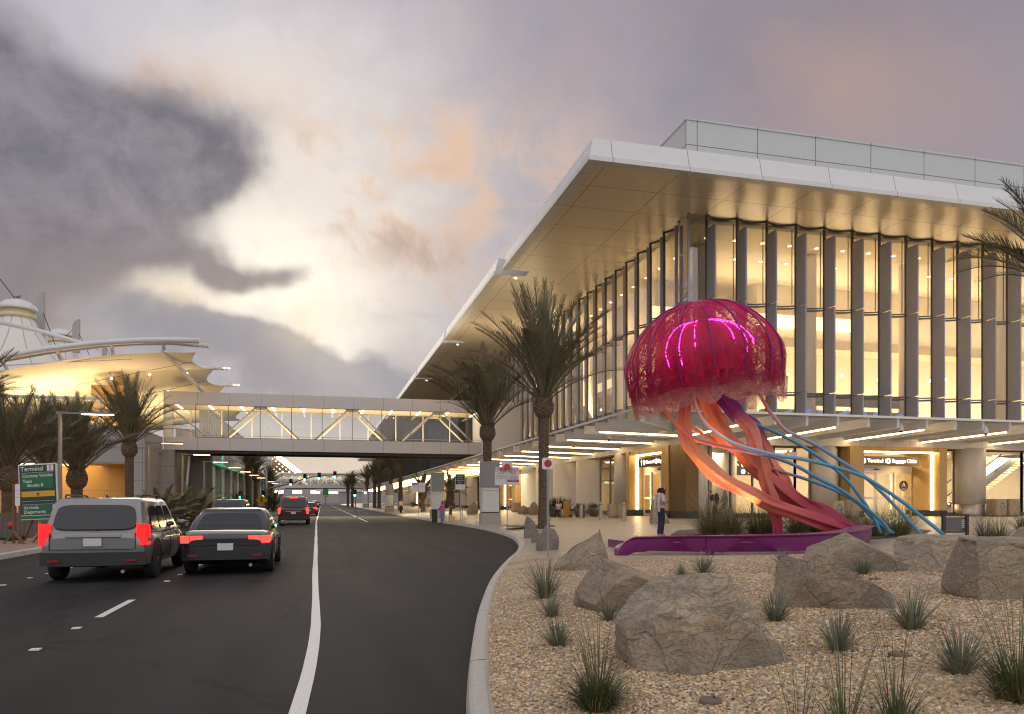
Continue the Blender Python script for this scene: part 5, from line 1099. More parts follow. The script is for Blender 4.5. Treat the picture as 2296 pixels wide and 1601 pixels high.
def trunk_mb(H, seed, r=.25, boot=1.25):
    rnd = random.Random(seed); n = 18; rows = []; z = -.1; i = 0
    while z < H + .15:
        u = max(0, (z - (H - boot))/boot); rr = r*(1.18 - .2*min(1, z/1.2)) + (.24*math.sin(PI*min(1, u*.93)**.75) if u > 0 else 0) - .05*u
        rows.append([((rr*(1 + (.13 if (j+i) % 2 else -.03) + rnd.gauss(0,.02)))*math.cos(2*PI*(j+.5*(i%2))/n), (rr*(1 + (.13 if (j+i) % 2 else -.03)))*math.sin(2*PI*(j+.5*(i%2))/n), z + (.03 if (j+i) % 2 else 0)) for j in range(n)]); z += .085; i += 1
    mb = MB(); mb.grid(rows, close=True); mb.f.append(tuple(range(len(mb.v)-n, len(mb.v))))
    for k in range(46):                  # cut leaf bases sticking out of the boot
        a = rnd.uniform(0,2*PI); zz = H - boot*rnd.uniform(.0,.85); u = (zz-(H-boot))/boot; rr = r + .15*math.sin(PI*u*.93); d = Vector((math.cos(a), math.sin(a), 0)); p = d*rr + Vector((0,0,zz)); mb.obox(p + d*.04 + Vector((0,0,.06)), d*.03 + Vector((0,0,.02)), Vector((-d.y,d.x,0))*.045, Vector((0,0,.09)) + d*.05)
    return mb
CR = {}
def palm(x, y, H, label, seed, kind=0, sc=1.0, group='date palms along the road', name='palm_tree', r=.25):
    o = thing(name, label, 'palm tree', (0,0,0), group); t_ = trunk_mb(H, seed, r).build('trunk', m_trunk, o)
    if kind not in CR: CR[kind] = crown(*[(11,54,3.5,88,38,.43,40),(12,50,3.3,88,42,.41,36),(13,44,3.0,85,28,.40,46),(14,26,1.5,80,5,.26,60)][kind]).build('crown', m_frond, o); c = CR[kind]
    else: c = CR[kind].copy(); COL.objects.link(c); c.parent = o
    c.location = (0,0,H); c.rotation_euler = (0,0,seed*1.7); c.scale = (sc,)*3
    o.location = (x, y, gz(x, y)); return o
def palm_px(px, d, ytop, label, seed, **k):       # trunk top given in the picture
    p = P(px, HY, d); H = (HY-ytop)/F*d + CAMZ - gz(p.x, p.y); return palm(p.x, p.y, H, label, seed, **k)
palm_px(1219, 36, 880, 'tallest front palm with a dark full crown beside the round red sign', 1, sc=1.42, r=.23)
palm_px(1093, 48.5, 946, 'palm behind the nearest wrapped pillar in front of the footbridge', 2, kind=1, sc=1.5, r=.26)
palm_px(290, 52, 985, 'tall palm in front of the footbridge left end', 3, kind=0, sc=1.25, r=.26)
palm_px(172, 41, 1045, 'palm with a round boot behind the first lamp post', 4, kind=1, sc=1.25, r=.27)
palm_px(104, 37, 1042, 'palm rising right behind the green road sign', 5, kind=1, sc=1.15, r=.25)
palm_px(20, 32, 1036, 'palm just left of the green road sign', 6, kind=2, sc=1.1, r=.25)
palm_px(-75, 29, 905, 'palm whose fronds reach in from the left edge', 7, kind=2, sc=.85)
palm_px(2392, 20.5, 632, 'near palm whose fronds reach in from the right edge', 8, kind=2, sc=1.1, group='date palms along the road')
palm_px(898, 109, 1042, 'tall palm beside the woman in the white jacket', 9, kind=1, sc=1.0, r=.3)
palm_px(876, 124, 1052, 'palm with its trunk behind the third wrapped pillar', 10, kind=1, sc=1.0, r=.3)
palm_px(850, 140, 1066, 'thin palm right of a twin palm along the far plaza', 11, kind=0, sc=.95, r=.3)
palm_px(840, 148, 1068, 'thin palm left of a twin palm along the far plaza', 12, kind=0, sc=.95, r=.3)
palm_px(823, 170, 1077, 'palm standing over the farthest wrapped pillar', 13, kind=0, sc=1.0, r=.32)
palm_px(790, 205, 1088, 'palm right of the far traffic light', 14, kind=0, sc=1.15, r=.33)
palm_px(780, 225, 1094, 'farthest palm on the terminal side', 15, kind=0, sc=1.1, r=.33)
palm_px(557, 105, 1046, 'palm on the far verge under the footbridge', 16, kind=0, sc=.95, r=.3)
palm_px(573, 118, 1060, 'palm just right of another on the far verge', 17, kind=0, sc=.95, r=.3)
palm_px(602, 150, 1082, 'distant palm on the far verge beside the signal mast', 18, kind=0, sc=1.0, r=.32)
palm_px(609, 168, 1084, 'most distant palm on the far verge', 19, kind=0, sc=1.0, r=.32)
palm_px(948, 88, 1098, 'short palm in the plaza planting under the canopy lights', 20, kind=3, sc=1.5, r=.2, group='low palms')
palm_px(1010, 70, 1100, 'short drooping palm behind the second wrapped pillar', 21, kind=3, sc=1.2, r=.12, group='low palms')
for i, (px, d, yt, sc, lb) in enumerate([(402,47,1150,1.15,'small palm with a bent trunk on the far verge'),(436,50,1158,1.5,'bushy low palm on the far verge'),(455,54,1157,1.4,'second bushy low palm on the far verge, beside the dark car'),(360,42,1152,1.1,'low palm behind the silver vehicle'),(534,90,1140,1.4,'low palm at the foot of the verge palms'),(613,125,1136,2.2,'yellow green bush at the foot of the far verge palms')]): palm_px(px, d, yt, lb, 30+i, kind=3, sc=sc, r=.08, group='low palms')
# ------------------------------------------------------------------ vehicles
m_tyre = mat('tyre_rubber', (.015,.015,.015), .8); m_rim = mat('wheel_rim', (.4,.4,.4), .3, metal=.9); m_cglassd = mat('car_glass', (.012,.014,.016), .05, spec=.6); m_trimd = mat('car_trim', (.02,.02,.02), .55)
m_tail = mat('tail_light', (.5,.01,.01), .3, emit=(1,.012,.010), es=1.3); m_brake = mat('brake_light', (.6,.02,.02), .3, emit=(1,.03,.02), es=4); m_platem = mat('number_plate', (.55,.55,.52), .5)
def carmesh(mb, name, m, parent, ang=32):
    o = mb.build(name, m, parent, smooth=True); o.data.set_sharp_from_angle(angle=R(ang)); return o
def car(name, label, cat, paint, L, Wd, H, suv, brake, loc, rz=0, group='vehicles on the road'):
    c = thing(name, label, cat, (0,0,0), group); w = Wd/2; zb = .26 if suv else .2; belt = (.56*H + .06) if suv else .93; wr = .38 if suv else .33
    # lower body: lofted cross-sections from tail to nose
    st = [(0,.80,belt-.12,.52),(.06,.93,belt-.03,.36),(.22,.985,belt,zb+.04),(.9,1,belt+.01,zb),(L*.5,1,belt-.01,zb),(L*.72,1,belt-.04,zb),(L*.78,.99,belt-.06,zb),(L*.93,.95,belt-.2,zb+.02),(L*.985,.85,belt-.34,.34),(L,.72,belt-.42,.42)] if suv else \
         [(0,.78,belt-.16,.46),(.07,.92,belt-.05,.34),(.3,.98,belt+.03,zb+.03),(1.0,1,belt+.02,zb),(L*.5,1,belt-.01,zb),(L*.74,.99,belt-.07,zb),(L*.92,.94,belt-.22,zb+.02),(L*.985,.82,belt-.34,.32),(L,.68,belt-.40,.38)]
    rows = []
    for y, k, zt, z0 in st:
        h = zt - z0; half = [(0,z0),(.78*k*w,z0),(.95*k*w,z0+.06*h),(1.0*k*w,z0+.32*h),(1.0*k*w,z0+.62*h),(.985*k*w,z0+.84*h),(.93*k*w,z0+.96*h),(.80*k*w,z0+1.0*h),(0,z0+1.015*h)]
        rows.append([(x,y,z) for x,z in half] + [(-x,y,z) for x,z in half[-2:0:-1]])
    b = MB(); b.grid(rows, close=True); nn = len(rows[0]); b.f += [tuple(range(nn)), tuple(range(len(b.v)-nn, len(b.v)))[::-1]]
    body = carmesh(b, 'body', paint, c)
    # cabin
    if suv: yr0, yr1, yf1, yf0 = .08, .42, L*.52, L*.72; wt = .80
    else: yr0, yr1, yf1, yf0 = L*.13, L*.30, L*.53, L*.73; wt = .72
    lv = [(belt-.04, yr0, yf0, .965*w), (belt+.35*(H-belt), yr0+.38*(yr1-yr0), yf0+.4*(yf1-yf0), (.965-.05)*w), (H-.10, yr1-.05*(yr1-yr0)*0, yf1+.1, wt*w+.05), (H-.03, yr1+.06, yf1-.02, wt*w-.01), (H, yr1+.28, yf1-.3, wt*w-.16)]
    rows = []
    for z, ya, yb_, ww in lv:
        cr = .16; rows.append([(-ww+cr*.4,ya,z),(ww-cr*.4,ya,z),(ww,ya+cr,z),(ww,(ya+yb_)/2,z),(ww,yb_-cr,z),(ww-cr,yb_,z),(-ww+cr,yb_,z),(-ww,yb_-cr,z),(-ww,(ya+yb_)/2,z),(-ww,ya+cr,z)])
    b = MB(); b.grid(rows, close=True); b.f.append(tuple(range(len(b.v)-10, len(b.v)))); carmesh(b, 'cabin', paint, c, 40)
    A, T = lv[0], lv[2]
    def pan(p00, p10, p11, p01, u0, u1, v0, v1, push=.012):
        P4 = [Vector(p) for p in (p00,p10,p11,p01)]; f = lambda u, v: (P4[0]*(1-u)+P4[1]*u)*(1-v) + (P4[3]*(1-u)+P4[2]*u)*v
        nrm = (P4[1]-P4[0]).cross(P4[3]-P4[0]).normalized()*push; q = MB(); ps = []
        for k in range(20):
            a = 2*PI*k/20; cx_, cy_ = math.copysign(abs(math.cos(a))**.35, math.cos(a)), math.copysign(abs(math.sin(a))**.35, math.sin(a)); ps.append(f((u0+u1)/2+(u1-u0)/2*cx_, (v0+v1)/2+(v1-v0)/2*cy_) + nrm)
        q.slab(ps, nrm, .006); return q
    bz, ba, bf, bw = A; tz_, ta_, tf, tw = T; bm_, tm_ = bw, tw; e = .03
    g = pan((-bw,ba-e,bz),(bw,ba-e,bz),(tw,ta_-e,tz_),(-tw,ta_-e,tz_), .09, .91, .12 if suv else .08, .9, .02); g.build('rear_window', m_cglassd, c)
    for s in (1, -1):
        for (u0, u1) in (((.12,.34),(.36,.60),(.62,.86)) if suv else ((.16,.46),(.48,.84))):
            f_ = lambda y0, y1, u: y0 + (y1-y0)*u
            cor = [(bw+.0,ba,bz),(bw+.0,bf,bz),(tw+.0,tf,tz_),(tw+.0,ta_,tz_)] if s > 0 else [(-bw,bf,bz),(-bw,ba,bz),(-tw,ta_,tz_),(-tw,tf,tz_)]
            uu = (u0, u1) if s > 0 else (1-u1, 1-u0); pan(*cor, uu[0], uu[1], .12, .88, .022).build('side_window', m_cglassd, c)
    for yy in (L*.19, L*.79):
        for s in (1, -1):
            q = MB(); prof = [(wr*.62,.10),(wr*.93,.115),(wr,.08),(wr,-.08),(wr*.93,-.115),(wr*.62,-.10)]; q.lathe(prof, (0,0,0), 28); q.xf(Matrix.Translation((s*(w-.10), yy, wr)) @ Matrix.Rotation(PI/2, 4, 'Y')); wh = q.build('wheel', m_tyre, c, smooth=True)
            q = MB(); q.lathe([(.05,.13),(wr*.3,.10),(wr*.6,.075),(wr*.64,.09),(wr*.64,-.09)], (0,0,0), 10); q.xf(Matrix.Translation((s*(w-.105), yy, wr)) @ Matrix.Rotation(s*PI/2, 4, 'Y')); q.build('rim', m_rim, wh)
            q = MB(); ps = [(s*(w+.004), yy + (wr+.07)*math.cos(a), max(zb, wr + (wr+.07)*math.sin(a))) for a in [PI*k/16 for k in range(17)]]; q.slab(ps, (s,0,0), .006); q.build('wheel_arch', m_trimd, c)
    q = MB(); rr = []
    for k in range(9):
        u = k/4-1; rr.append([(u*w*.97, -.05*(1-u*u) + (.06 if abs(u) > .9 else 0), z) for z in (.34,.48,.60)])
    q.grid([[(x,y,z) for x,y,z in r] + [(x,y+.12,z) for x,y,z in r[::-1]] for r in rr], close=True); carmesh(q, 'bumper', m_trimd if suv else paint, c)
    zt0, zt1 = (.74, 1.16) if suv else (.70, .86)
    for s in (1, -1):
        q = MB()
        if suv: q.obox((s*w*.885, .075, (zt0+zt1)/2), (.09,0,0), (0,.05,0), (0,0,(zt1-zt0)/2)); q.obox((s*w*.965, .22, (zt0+zt1)/2+.05), (.028,0,0), (0,.11,0), (0,0,(zt1-zt0)/2-.08))
        else: q.obox((s*w*.74, .05, (zt0+zt1)/2), (.22,.0,0), (0,.045,0), (0,0,.075)); q.obox((s*w*.955, .20, (zt0+zt1)/2+.01), (.03,0,0), (0,.12,0), (0,0,.06))
        q.build('tail_light', m_brake if brake else m_tail, c)
        q = MB(); q.ball((s*(w+.10), L*.63, belt+.10), (.10,.06,.075), 10); q.build('mirror', paint, c, smooth=True)
    if brake and suv: q = MB(); q.obox((0, yr1-.05, H-.07), (.26,0,0), (0,.03,0), (0,0,.035)); q.build('high_brake_light', m_brake, c)
    q = MB(); q.obox((0, -.012 if not suv else .0, .80 if suv else .62), (.16,0,0), (0,.05,0), (0,0,.075)); q.build('number_plate', m_platem, c)
    q = MB(); q.obox((0,.01,.92 if suv else .78), (w*.5,0,0), (0,.045,0), (0,0,.02)); q.build('trim_strip', m_rim if suv else m_trimd, c)
    if suv:
        for s in (1,-1): q = MB(); q.tube([(s*wt*w*.9, yr1+.35, H), (s*wt*w*.92, yr1+.45, H+.05), (s*wt*w*.92, yf1-.4, H+.04), (s*wt*w*.9, yf1-.3, H-.01)], .018, 6); q.build('roof_rail', m_trimd, c)
    q = MB()
    for s in (1, -1):
        for yy in (L*.30, L*.475, L*.66): q.obox((s*(w*1.0+.001), yy, zb+.42), (.004,0,0), (0,.006,0), (0,0,belt*.28))
    q.build('door_seam', m_trimd, c)
    for s in (1, -1):
        for yy in (L*.35, L*.53): q = MB(); q.obox((s*(w+.012), yy, belt-.14), (.014,0,0), (0,.09,0), (0,0,.014)); q.build('door_handle', m_rim, c)
        q = MB(); q.obox((s*w*.70, -.05, .44), (.10,0,0), (0,.012,0), (0,0,.022)); q.build('reflector', m_sred_car, c)
    q = MB(); hz = (.66, belt-.02) if suv else (.66, belt-.07)
    for s in (1, -1): q.obox((s*w*.78, .012, (hz[0]+hz[1])/2), (.005,0,0), (0,.03,0), (0,0,(hz[1]-hz[0])/2))
    q.obox((0, -.012, hz[0]), (w*.78,0,0), (0,.03,0), (0,0,.005)); q.build('hatch_seam', m_trimd, c)
    q = MB(); q.tube([(w*.55,.14,.22),(w*.55,-.035,.22)], .035, 10); q.build('exhaust_pipe', m_rim, c)
    if suv: q = MB(); q.bar((.02,yr0+.02,belt+.02), (.34,yr0+.06,belt+.10), .02, .02); q.build('rear_wiper', m_trimd, c)
    q = MB(); q.slab([(-.005,yr1+.5,H-.005),(-.005,yr1+.75,H-.005),(-.005,yr1+.55,H+.055),(-.005,yr1+.51,H+.055)], (1,0,0), .02); q.build('roof_antenna', m_trimd, c)
    c.location = loc; c.rotation_euler[2] = rz; return c
m_sred_car = mat('rear_reflector', (.25,.01,.01), .25)
def paintm(n, col, metal=.4): return mat(n, col, .28, metal=metal, coat=.8, var=.03, vs=1)
pt_sil, pt_blk, pt_red, pt_wht, pt_gry = paintm('silver_paint', (.20,.20,.20)), paintm('black_paint', (.018,.019,.022), .3), paintm('dark_red_paint', (.055,.006,.008), .3), paintm('white_paint', (.6,.6,.6), 0), paintm('dark_grey_paint', (.03,.032,.036))
car('suv', 'large silver sport utility vehicle with lit tail lights in the far left lane', 'car', pt_sil, 5.0, 1.95, 1.68, True, False, (-4.32, 16.2, 0))
car('sedan', 'dark sedan with glowing tail lights in the middle lane beside the silver vehicle', 'car', pt_gry, 4.85, 1.86, 1.45, False, True, (-2.0, 17.2, 0))
car('suv', 'black sport utility vehicle partly hidden beyond the dark sedan', 'car', pt_blk, 4.8, 1.95, 1.72, True, False, (-4.95, 43.6, 0))
car('suv', 'dark red sport utility vehicle with bright brake lights near the white line', 'car', pt_red, 5.1, 2.05, 1.92, True, True, (-1.85, 53.6, 0))
car('sedan', 'red car just ahead of the dark red vehicle', 'car', pt_red, 4.7, 1.85, 1.5, False, True, (-1.3, 86, 0))
car('sedan', 'distant white car ahead of the red car', 'car', pt_wht, 4.7, 1.85, 1.5, False, False, (-3.0, 160, 0))
car('suv', 'distant black car with tail lights far down the road', 'car', pt_blk, 4.7, 1.9, 1.7, True, True, (-1.6, 185, 0))
car('sedan', 'most distant car with red lights near the road end', 'car', pt_gry, 4.7, 1.85, 1.5, False, True, (-1.0, 270, 0))
# ------------------------------------------------------------------ people
def mk(parent, name, m, fill, vox, smooth_it=4):
    mb = MB(); fill(mb); me = bpy.data.meshes.new(name); me.from_pydata(mb.v, [], mb.f); o = bpy.data.objects.new(name, me); COL.objects.link(o)
    r = o.modifiers.new('r', 'REMESH'); r.mode = 'VOXEL'; r.voxel_size = vox; s = o.modifiers.new('s', 'SMOOTH'); s.iterations = smooth_it; s.factor = .5
    bpy.context.view_layer.update(); new = bpy.data.meshes.new_from_object(o.evaluated_get(bpy.context.evaluated_depsgraph_get())); o.modifiers.clear(); o.data = new; bpy.data.meshes.remove(me)
    new.name = name; new.polygons.foreach_set('use_smooth', [True]*len(new.polygons)); new.materials.clear(); new.materials.append(m); o.parent = parent; return o
def limb(mb, pts, rs, n=10):
    pts = [Vector(p) for p in pts]
    sp = spl([(*p, r) for p, r in zip(pts, rs)], 5*(len(pts)-1)+1) if len(pts) > 2 else [(*p, r) for p, r in zip(pts, rs)]
    mb.tube([Vector(q[:3]) for q in sp], [float(q[3]) for q in sp], n)
    for p, r in ((pts[0], rs[0]), (pts[-1], rs[-1])): mb.ball(p, r*.99, 8)
SKIN = mat('skin', (.46,.25,.16), .55); SKIN2 = mat('skin_tan', (.36,.19,.11), .55)
def cloth(n, c, v=.12): return mat('cloth_' + n, c, .85, var=v, vs=8, bump=.25, bs=30, bdist=.01)
def person(label, loc, rz, h, J, skin, hair, haircol, top, bottom, sleeves=.5, extra=None, shoe=(.5,.45,.4), group=None, longhair=.0, bare_mid=False):
    """J: joints (x right, y forward, z up) for a 1.70 m figure"""
    o = thing('person', label, 'person', (0,0,0), group)
    D = dict(pel=(0,0,.94), wst=(0,.0,1.08), chs=(0,.0,1.27), nck=(0,-.005,1.44), hd=(0,.03,1.575), shl=(-.165,-.01,1.385), ell=(-.21,-.03,1.11), wrl=(-.20,.05,.87), shr=(.165,-.01,1.385), elr=(.21,-.03,1.11), wrr=(.20,.05,.87),
             hpl=(-.085,0,.90), knl=(-.095,.02,.50), anl=(-.095,-.03,.085), hpr=(.085,0,.90), knr=(.095,.02,.50), anr=(.095,-.03,.085), face=(0,1,0)); D.update(J); V = {k: Vector(v) for k, v in D.items()}
    fc = V['face'].normalized(); fr = fc.cross(Vector((0,0,1))).normalized(); fu = fr.cross(fc)
    def body(mb):
        limb(mb, [V['pel'], V['wst'], V['chs'], V['nck']], [.125,.105,.125,.062], 12); mb.ball(V['pel'] - Vector((0,.01,.02)), (.155,.115,.11), 12)
        mb.ball((V['shl']+V['shr'])/2 - Vector((0,0,.06)), (.17,.095,.11), 12); limb(mb, [V['nck'] - Vector((0,0,.03)), V['hd']], [.055,.05])
        H = V['hd']; mb.ball(H + fu*.015, (.074,.088,.108), 14); mb.ball(H + fc*.022 - fu*.055, (.052,.055,.055), 10); mb.ball(H + fc*.098 - fu*.018, (.012,.016,.02), 6)
        for s in (-1,1): mb.ball(H + fr*s*.076 - fu*.005, (.012,.018,.028), 6); mb.ball(H + fr*s*.03 + fc*.078 + fu*.022, .012, 6)
        mb.ball(H + fc*.084 - fu*.058, (.022,.012,.009), 6)
        for s in 'lr':
            limb(mb, [V['sh'+s], V['el'+s], V['wr'+s]], [.05,.038,.026]); limb(mb, [V['hp'+s], V['kn'+s], V['an'+s]], [.085,.056,.038])
            a = V['an'+s]; t_ = V.get('to'+s, a + Vector((0,.15,-.055))); limb(mb, [a - Vector((0,.02,.04)), t_], [.036,.03])
            d = (V['wr'+s] - V['el'+s]).normalized(); d = V.get('hd'+s, d).normalized() if 'hd'+s in V else d; sd = d.cross(Vector((0,1,.2))).normalized(); nn = sd.cross(d); w_ = V['wr'+s]; mb.ball(w_ + d*.045, .034, 8)
            for k, (off, ln) in enumerate(((-.026,.075),(-.009,.088),(.009,.083),(.026,.066))):
                b = w_ + d*.07 + sd*off; limb(mb, [b, b + d*ln*.55 + nn*.008, b + d*ln*.85 + nn*.03], [.0105,.0098,.009], 6)
            limb(mb, [w_ + d*.03 - sd*.03, w_ + d*.07 - sd*.05 + nn*.015, w_ + d*.10 - sd*.045 + nn*.03], [.012,.0105,.009], 6)
    mk(o, 'body', skin, body, .0105, 2)
    def shirt(mb):
        limb(mb, [V['pel'] + Vector((0,0,.03)), V['wst'], V['chs'], V['nck'] - Vector((0,0,.055))], [.138,.122,.142,.082], 14); mb.ball((V['shl']+V['shr'])/2 - Vector((0,0,.065)), (.185,.11,.115), 12); mb.ball(V['pel'] + Vector((0,0,.05)), (.158,.122,.09), 12)
        for s in 'lr':
            e = V['sh'+s].lerp(V['el'+s], min(1, sleeves*2)); P_ = [V['sh'+s], e] if sleeves <= .5 else [V['sh'+s], V['el'+s], V['el'+s].lerp(V['wr'+s], (sleeves-.5)*1.9)]; limb(mb, P_, [.066,.06] if sleeves <= .5 else [.066,.056,.045])
        for s, q in ((-1,'l'),(1,'r')): mb.ball(V['chs'] + Vector((s*.07,.09,.0)), .058, 8)
    mk(o, 'top', top, shirt, .013)
    def pants(mb):
        mb.ball(V['pel'] - Vector((0,.005,.01)), (.166,.13,.12), 12)
        for s in 'lr': limb(mb, [V['hp'+s], V['kn'+s], V['an'+s] + Vector((0,0,.02))], [.10,.078,.074])
    mk(o, 'trousers', bottom, pants, .013)
    def shoes(mb):
        for s in 'lr': a = V['an'+s]; t_ = V.get('to'+s, a + Vector((0,.15,-.055))); limb(mb, [a - Vector((0,.04,.045)), a.lerp(t_, .5) - Vector((0,0,.01)), t_], [.042,.044,.034])
    mk(o, 'shoes', cloth('shoe_%d' % int(shoe[0]*99), shoe), shoes, .012)
    def hr(mb):
        H = V['hd']; mb.ball(H + fu*.035 - fc*.022, (.086,.092,.098), 14)
        if longhair:
            limb(mb, [H - fc*.06 + fu*.03, H - fc*.085 - Vector((0,0,.09)), H - fc*.08 - Vector((0,0,longhair))], [.075,.08,.045])
            for s in (-1,1): limb(mb, [H + fr*s*.06 + fu*.03, H + fr*s*.082 - Vector((0,0,.08)), H + fr*s*.075 - fc*.02 - Vector((0,0,longhair*.85))], [.035,.04,.025])
        if hair: hair(mb, V, fc, fr, fu)
    mk(o, 'hair', mat('hair_%d' % int(haircol[0]*999), haircol, .6, var=.2, vs=20), hr, .011)
    if extra: extra(o, V)
    o.location = loc; o.rotation_euler[2] = rz; sc = h/1.70; o.scale = (sc,)*3; return o
DENIM = cloth('denim', (.028,.030,.055)); WHITE = cloth('white', (.62,.61,.60), .05); BLACKC = cloth('black', (.018,.017,.018)); CREAM = cloth('cream', (.58,.52,.42), .08); PINK = cloth('pink', (.58,.09,.38)); LBLUE = cloth('light_denim', (.16,.22,.30)); DRED = cloth('dark_plum', (.05,.015,.02)); SAGE = cloth('sage', (.18,.17,.13)); TAN = cloth('tan', (.3,.2,.1))
faceR = -PI/2 - YAW            # looking to the right of the picture
def ex_phone(o, V):
    mb = MB(); c = (V['wrl']+V['wrr'])/2 + Vector((0,.09,.035)); mb.obox(c, (.036,0,0), (0,.05,.055), (0,-.004,.004)); mb.build('phone', m_black, o)
    def shawl(mb):
        limb(mb, [V['shl'] + Vector((.0,-.07,.06)), V['shl'] + Vector((.03,-.13,-.12)), V['shl'] + Vector((.03,-.14,-.42))], [.05,.055,.05]); limb(mb, [V['shr'] + Vector((0,-.07,.06)), V['shr'] + Vector((-.03,-.13,-.12)), V['shr'] + Vector((-.03,-.13,-.52))], [.055,.065,.05]); limb(mb, [V['shl'] + Vector((.02,-.09,.05)), V['shr'] + Vector((-.02,-.09,.05))], [.06,.06]); limb(mb, [V['shr'] + Vector((-.01,.0,.065)), V['shr'] + Vector((-.03,.115,-.1)), V['shr'] + Vector((.0,.11,-.45))], [.04,.035,.03])
    mk(o, 'shoulder_sweater', CREAM, shawl, .013)
    mb = MB(); H = V['hd']; mb.tube([H + Vector((.088*math.cos(a), .02 + .01*math.sin(a), .045 + .10*math.sin(a))) for a in [PI*k/12 for k in range(13)]], .012, 6); mb.build('headband', CREAM, o)
def bun(mb, V, fc, fr, fu): limb(mb, [V['hd'] - fc*.10 + fu*.02, V['hd'] - fc*.15 - fu*.06, V['hd'] - fc*.13 - fu*.18], [.05,.055,.03])
g = G(1482, 1201)
person('woman in white top and dark jeans looking down at a phone', g, faceR + .25, 1.66, dict(hd=(0,.085,1.555), nck=(0,.02,1.435), face=(0,.72,-.69), elr=(.23,-.01,1.13), wrr=(.10,.19,1.20), ell=(-.23,.0,1.13), wrl=(-.08,.20,1.19), hdr=(-.4,.9,.35), hdl=(.4,.9,.35), chs=(0,-.01,1.27)), SKIN2, bun, (.022,.014,.010), WHITE, DENIM, .35, ex_phone, (.5,.36,.22), longhair=.16)
def ex_pack(o, V):
    def pk(mb):
        c = V['chs'] + Vector((0,-.19,.0)); mb.ball(c, (.16,.12,.24), 12); mb.ball(c - Vector((0,.06,.09)), (.12,.09,.12), 10)
    mk(o, 'backpack', BLACKC, pk, .016)
g = G(1606, 1166)
lean = dict(wst=(0,.07,1.06), chs=(0,.17,1.22), nck=(0,.28,1.36), hd=(0,.38,1.47), shl=(-.17,.22,1.32), shr=(.17,.22,1.32), elr=(.21,.20,1.03), wrr=(.2,.30,.80), ell=(-.21,.20,1.03), wrl=(-.2,.12,.80), knl=(-.09,.16,.52), anl=(-.09,.10,.10), knr=(.09,-.02,.50), anr=(.09,-.26,.14))
person('young man in black leaning forward under a backpack by the windows', g, -faceR - YAW*2 + .1, 1.76, lean, SKIN, None, (.035,.02,.012), BLACKC, cloth('charcoal', (.03,.03,.032)), .4, ex_pack, (.1,.1,.1))
g = G(1625, 1167)
person('woman with long fair hair and a grey green cardigan behind the young man', g, -faceR - YAW*2 + .25, 1.66, dict(elr=(.22,.05,1.12), wrr=(.17,.20,1.0), knl=(-.09,.10,.5), anl=(-.09,.10,.09), knr=(.09,.0,.5), anr=(.09,-.16,.10)), SKIN, None, (.24,.15,.075), SAGE, cloth('olive', (.05,.048,.035)), .95, None, (.1,.08,.07), longhair=.30)
# seated pair on a stone bench
bq = G(1268, 1160); bd = depth(bq)
def at(px, dd, z): q = P(px, HY, dd); return Vector((q.x, q.y, gz(q.x, q.y) + z))
bs = thing('stone_bench', 'low pale stone bench under the two seated women', 'bench', at(1268, bd+.6, 0)); q = at(1268, bd+.55, 0); mb = MB(); mb.obox(q + Vector((0,0,.30)), E1*.62, E2*.26, Vector((0,0,.12))); mb.build('seat', mat('bench_stone', (.36,.31,.25), .8, var=.2, vs=6), bs); mb = MB(); mb.obox(q + Vector((0,0,.08)), E1*.45, E2*.2, Vector((0,0,.099))); mb.build('base', mat('bench_stone_dark', (.12,.10,.085), .8), bs)
sit = dict(pel=(0,0,.50), wst=(0,.02,.66), chs=(0,.03,.86), nck=(0,.03,1.02), hd=(0,.06,1.155), shl=(-.165,.02,.96), shr=(.165,.02,.96), elr=(.20,.06,.70), wrr=(.08,.26,.62), ell=(-.20,.06,.70), wrl=(-.08,.27,.62), hpl=(-.09,.05,.48), knl=(-.10,.42,.49), anl=(-.08,.50,.085), hpr=(.09,.05,.48), knr=(.09,.44,.50), anr=(.12,.40,.085))
person('seated woman with long dark red hair, white top and dark trousers', at(1253, bd+.55, -.02), PI - YAW - .35, 1.64, sit, SKIN, None, (.07,.022,.012), WHITE, DRED, .1, None, (.3,.22,.18), longhair=.26)
def ex_shawl(o, V):
    def s_(mb): mb.ball((V['shl']+V['shr'])/2 - Vector((0,.01,.06)), (.215,.13,.10), 12); limb(mb, [V['shr'] - Vector((0,.02,.05)), V['elr'] + Vector((.01,-.02,.03))], [.085,.07]); limb(mb, [V['shl'] - Vector((0,.02,.05)), V['ell'] + Vector((-.01,-.02,.03))], [.085,.07])
    mk(o, 'shawl', CREAM, s_, .015)
person('seated woman in a cream shawl and white trousers beside an orange suitcase', at(1272, bd+.55, -.02), PI - YAW + 1.0 - 2*1.0, 1.64, dict(sit, face=(-.2,1,0)), SKIN2, bun, (.30,.19,.09), WHITE, cloth('white_trousers', (.56,.53,.48), .06), .3, ex_shawl, (.4,.3,.2))
